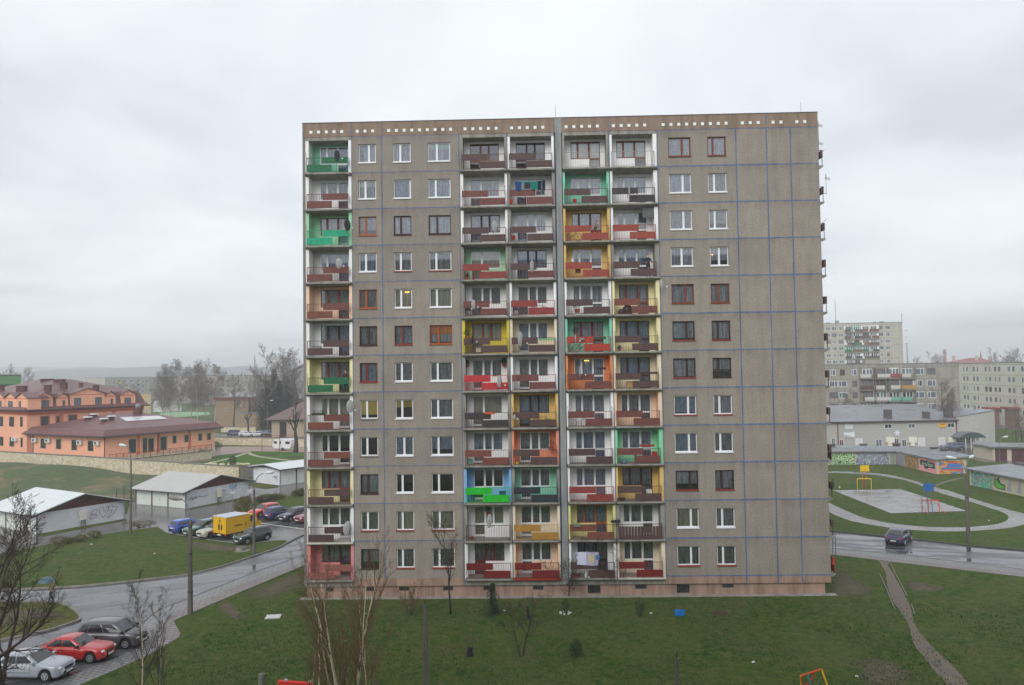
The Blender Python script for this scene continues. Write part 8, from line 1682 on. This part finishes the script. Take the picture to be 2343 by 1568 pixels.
def person(label, loc, rz, handL, handR, elL, elR, footL, footR, knL, knR, top, legs, hair, lean=0.0, hip=.95, longhair=False):
    t = thing('person', label, 'person', loc, rz); l = lean
    H_ = Vector((0, 0, hip)); N = H_+Vector((0, -.50*sin(l), .50*cos(l))); HD = N+Vector((0, -.02-.1*sin(l), .12)); s1 = N+Vector((0, 0, -.04))
    J = dict(hip=(H_, (.15, .11)), waist=(H_+(N-H_)*.35, (.125, .095)), chest=(H_+(N-H_)*.75, (.155, .11)), neck=(N+Vector((0, 0, .02)), .055), head0=(HD, (.072, .085)), head1=(HD+Vector((0, -.01, .10)), (.078, .092)), head2=(HD+Vector((0, .0, .18)), (.045, .055)),
             shL=(s1+Vector((-.17, 0, -.02)), .062), elL=(Vector(elL), .042), wrL=(Vector(handL), .03), pmL=(Vector(handL)+(Vector(handL)-Vector(elL)).normalized()*.07, (.038, .018)), shR=(s1+Vector((.17, 0, -.02)), .062), elR=(Vector(elR), .042), wrR=(Vector(handR), .03), pmR=(Vector(handR)+(Vector(handR)-Vector(elR)).normalized()*.07, (.038, .018)),
             tL=(H_+Vector((-.09, 0, -.08)), .092), knL=(Vector(knL), .06), anL=(Vector(footL)+Vector((0, .02, .08)), .042), toL=(Vector(footL)+Vector((0, -.15, .035)), (.045, .03)), tR=(H_+Vector((.09, 0, -.08)), .092), knR=(Vector(knR), .06), anR=(Vector(footR)+Vector((0, .02, .08)), .042), toR=(Vector(footR)+Vector((0, -.15, .035)), (.045, .03)))
    E = [('hip', 'waist'), ('waist', 'chest'), ('chest', 'neck'), ('neck', 'head0'), ('head0', 'head1'), ('head1', 'head2')]+[p for s_ in 'LR' for p in (('chest', 'sh'+s_), ('sh'+s_, 'el'+s_), ('el'+s_, 'wr'+s_), ('wr'+s_, 'pm'+s_), ('hip', 't'+s_), ('t'+s_, 'kn'+s_), ('kn'+s_, 'an'+s_), ('an'+s_, 'to'+s_))]
    chains = [dict(j=J, e=E, root='hip')]+hand(Vector(handL), Vector(handL)-Vector(elL), 1)+hand(Vector(handR), Vector(handR)-Vector(elR), -1)
    nz = N.z+.02; mats = [m_skin, top, legs, mat('dark_shoes', (32, 30, 32), .6)]; wl, wr_ = Vector(handL), Vector(handR)
    def mf(c):
        if c.z < .10 : return 3
        if c.z > nz+.015: return 0 if min((c-wl).length, (c-wr_).length) < .22 or abs(c.x) < .15 else 1
        if min((c-wl).length, (c-wr_).length) < .03 or min((c-(wl+(wl-Vector(elL)).normalized()*.09)).length, (c-(wr_+(wr_-Vector(elR)).normalized()*.09)).length) < .085: return 0
        if c.z < hip-.03 and abs(c.x) < .30: return 2
        return 1
    skinned('body', chains, mats, mf, t)
    h_ = MB(); h_.smooth = True; c_ = HD+Vector((0, .022, .115)); h_.blob(c_, .084, .094, .11, 12, 8); 
    if longhair: h_.blob(c_+Vector((0, .05, -.12)), .085, .05, .14, 10, 6)
    h_.build('hair', hair, t)
    f_ = MB(); fy = HD.y-.105
    for x in (-.032, .032): f_.blob((x, fy+.004, HD.z+.085), .011, .008, .008, 8, 5)
    f_.build('eye', mat('dark_eye', (30, 24, 22), .3), t)
    n_ = MB(); n_.blob((0, fy-.008, HD.z+.05), .012, .018, .024, 8, 6); n_.build('nose', m_skin, t); MB().blob((0, fy+.004, HD.z+.012), .026, .009, .008, 8, 5).build('mouth', mat('lips', (150, 80, 74), .6), t)
    for x in (-.084, .084): MB().blob((x, HD.y+.0, HD.z+.07), .012, .022, .032, 8, 5).build('ear', m_skin, t)
    return t
p = P(*c5(615, 588)); m_coat = mat('pale_mottled_coat', (176, 164, 132), .85, var=.35, scale=14)
person('person walking on the path under a blue grey umbrella in a pale mottled jacket', p, R(-95), (-.22, -.32, 1.18), (.16, -.30, 1.34), (-.28, -.02, 1.10), (.27, -.06, 1.16), (-.09, -.30, 0), (.09, .34, 0), (-.1, -.16, .50), (.1, .12, .5), m_coat, mat('dark_trousers', (46, 46, 60), .85), mat('dark_hair', (44, 34, 30), .8), .06)
wp = Matrix.Rotation(R(-95), 3, 'Z') @ Vector((.16, -.36, 1.38)); t = thing('umbrella', 'blue grey umbrella held over the walking person', 'umbrella', p+wp, R(-95)); MB().tube([(0, 0, -.15), (0, .1, .62)], .008, 5).build('shaft', m_conduit, t)
q = MB(); q.smooth = True; rg = []
for i in range(6): f = i/5; rg.append(q.addv([(.56*sin(f*pi*.42)/sin(pi*.42)*cos(2*pi*j/16), .1+.56*sin(f*pi*.42)/sin(pi*.42)*sin(2*pi*j/16), .66-.36*(1-cos(f*pi*.42))/(1-cos(pi*.42))*(1+.08*(j % 2)*f)) for j in range(16)]))
for a, b in zip(rg, rg[1:]):
    for j in range(16): q.face((a+j, a+(j+1) % 16, b+(j+1) % 16, b+j))
q.build('canopy', mat('blue_grey_nylon', (70, 92, 106), .45, var=.25, scale=1.5), t)
def on_balcony(px, row): x = fz(px, 600, .2).x; return Vector((x, -.02, ZK(11-row)-.019))
person('dark haired person in a dark top standing on the fourth balcony, rightmost column', on_balcony(1481, 3), 0.15, (-.26, -.30, 1.06), (.24, -.30, 1.06), (-.30, -.04, 1.12), (.30, -.04, 1.12), (-.1, 0, 0), (.1, 0, 0), (-.1, -.02, .5), (.1, -.02, .5), mat('dark_blue_top', (44, 50, 70), .85), mat('dark_trousers', (0, 0, 0)), mat('dark_hair', (0, 0, 0)), .12)
person('dark haired person leaning at the right end of the dark green balcony', on_balcony(793, 6)+Vector((-.05, .02, 0)), -.4, (-.26, -.30, 1.06), (.24, -.30, 1.08), (-.30, -.04, 1.12), (.30, -.04, 1.12), (-.1, 0, 0), (.1, 0, 0), (-.1, -.02, .5), (.1, -.02, .5), mat('brown_jacket', (70, 50, 46), .85), mat('dark_trousers', (0, 0, 0)), mat('dark_hair', (0, 0, 0)), .1, longhair=True)
def m_stripe():
    m, t_, p_ = new_mat('striped_jumper'); g = nn(t_, 'ShaderNodeNewGeometry').outputs['Position']; w_ = nn(t_, 'ShaderNodeTexWave', bands_direction='Z'); w_.inputs['Scale'].default_value = 4; t_.links.new(g, w_.inputs[0]); t_.links.new(ramp(t_, w_.outputs['Fac'], [(.4, (.5, .46, .4)), (.6, (.12, .12, .13))]), p_.inputs['Base Color']); return m
person('person in a striped jumper and red trousers bending on the ochre third balcony', on_balcony(1361, 2)+Vector((0, .25, 0)), .3, (-.18, -.50, .62), (.16, -.52, .60), (-.26, -.36, .82), (.26, -.36, .82), (-.1, 0, 0), (.1, 0, 0), (-.1, -.10, .46), (.1, -.10, .46), m_stripe(), mat('red_trousers', (170, 34, 40), .85), mat('brown_hair', (84, 60, 46), .8), .85, hip=.86, longhair=True)
# ------------------------------------------------------------------ the block the picture was taken from (behind the camera)
t = thing('opposite_block', 'grey apartment block the view is taken from, behind the viewer', 'apartment building', (17, -66, 0)); MB().box(-32, 32, -6, 5.4, 0, 34).build('wall', m_farwall, t); MB().box(-32.2, 32.2, -6.2, 5.6, 34.001, 34.3).build('roof', m_felt, t)
# ------------------------------------------------------------------ grass tufts on the near lawn
rt2 = random.Random(77); q = MB()
m_tuft = mat('grass_blades', (56, 92, 26), .9, var=.6, scale=1.6, k=.8)
cnt = 0
while cnt < 42000:
    x = rt2.uniform(-4, 62); y = -rt2.random()**.8*20 - .7
    if noise.noise(Vector((x*.22, y*.3, 1))) + rt2.random()*.7 < .28: cnt += 1; continue
    h = rt2.uniform(.05, .13); a = rt2.uniform(0, pi); w_ = rt2.uniform(.02, .05); dx_, dy_ = cos(a)*w_, sin(a)*w_
    n0 = len(q.v); q.v += [(x-dx_, y-dy_, -.01), (x+dx_, y+dy_, -.01), (x+rt2.uniform(-.04, .04), y+rt2.uniform(-.04, .04), h)]; q.f.append((n0, n0+1, n0+2)); q.m.append(0); q.sm.append(False); cnt += 1
o = q.build('grass', m_tuft); o['kind'] = 'stuff'
# ------------------------------------------------------------------ damp air
q = MB(); q.box(-4190, 4190, -4150, 4230, -1, 98); o = q.build('haze', []); o['kind'] = 'stuff'
hm = bpy.data.materials.new('damp_air'); hm.use_nodes = True; ht_ = hm.node_tree; ht_.nodes.clear(); ho = nn(ht_, 'ShaderNodeOutputMaterial'); pv = nn(ht_, 'ShaderNodeVolumePrincipled')
pv.inputs['Color'].default_value = (.93, .955, .99, 1); pv.inputs['Density'].default_value = .0007; pv.inputs['Anisotropy'].default_value = 0.1
ht_.links.new(pv.outputs[0], ho.inputs['Volume']); o.data.materials.append(hm)
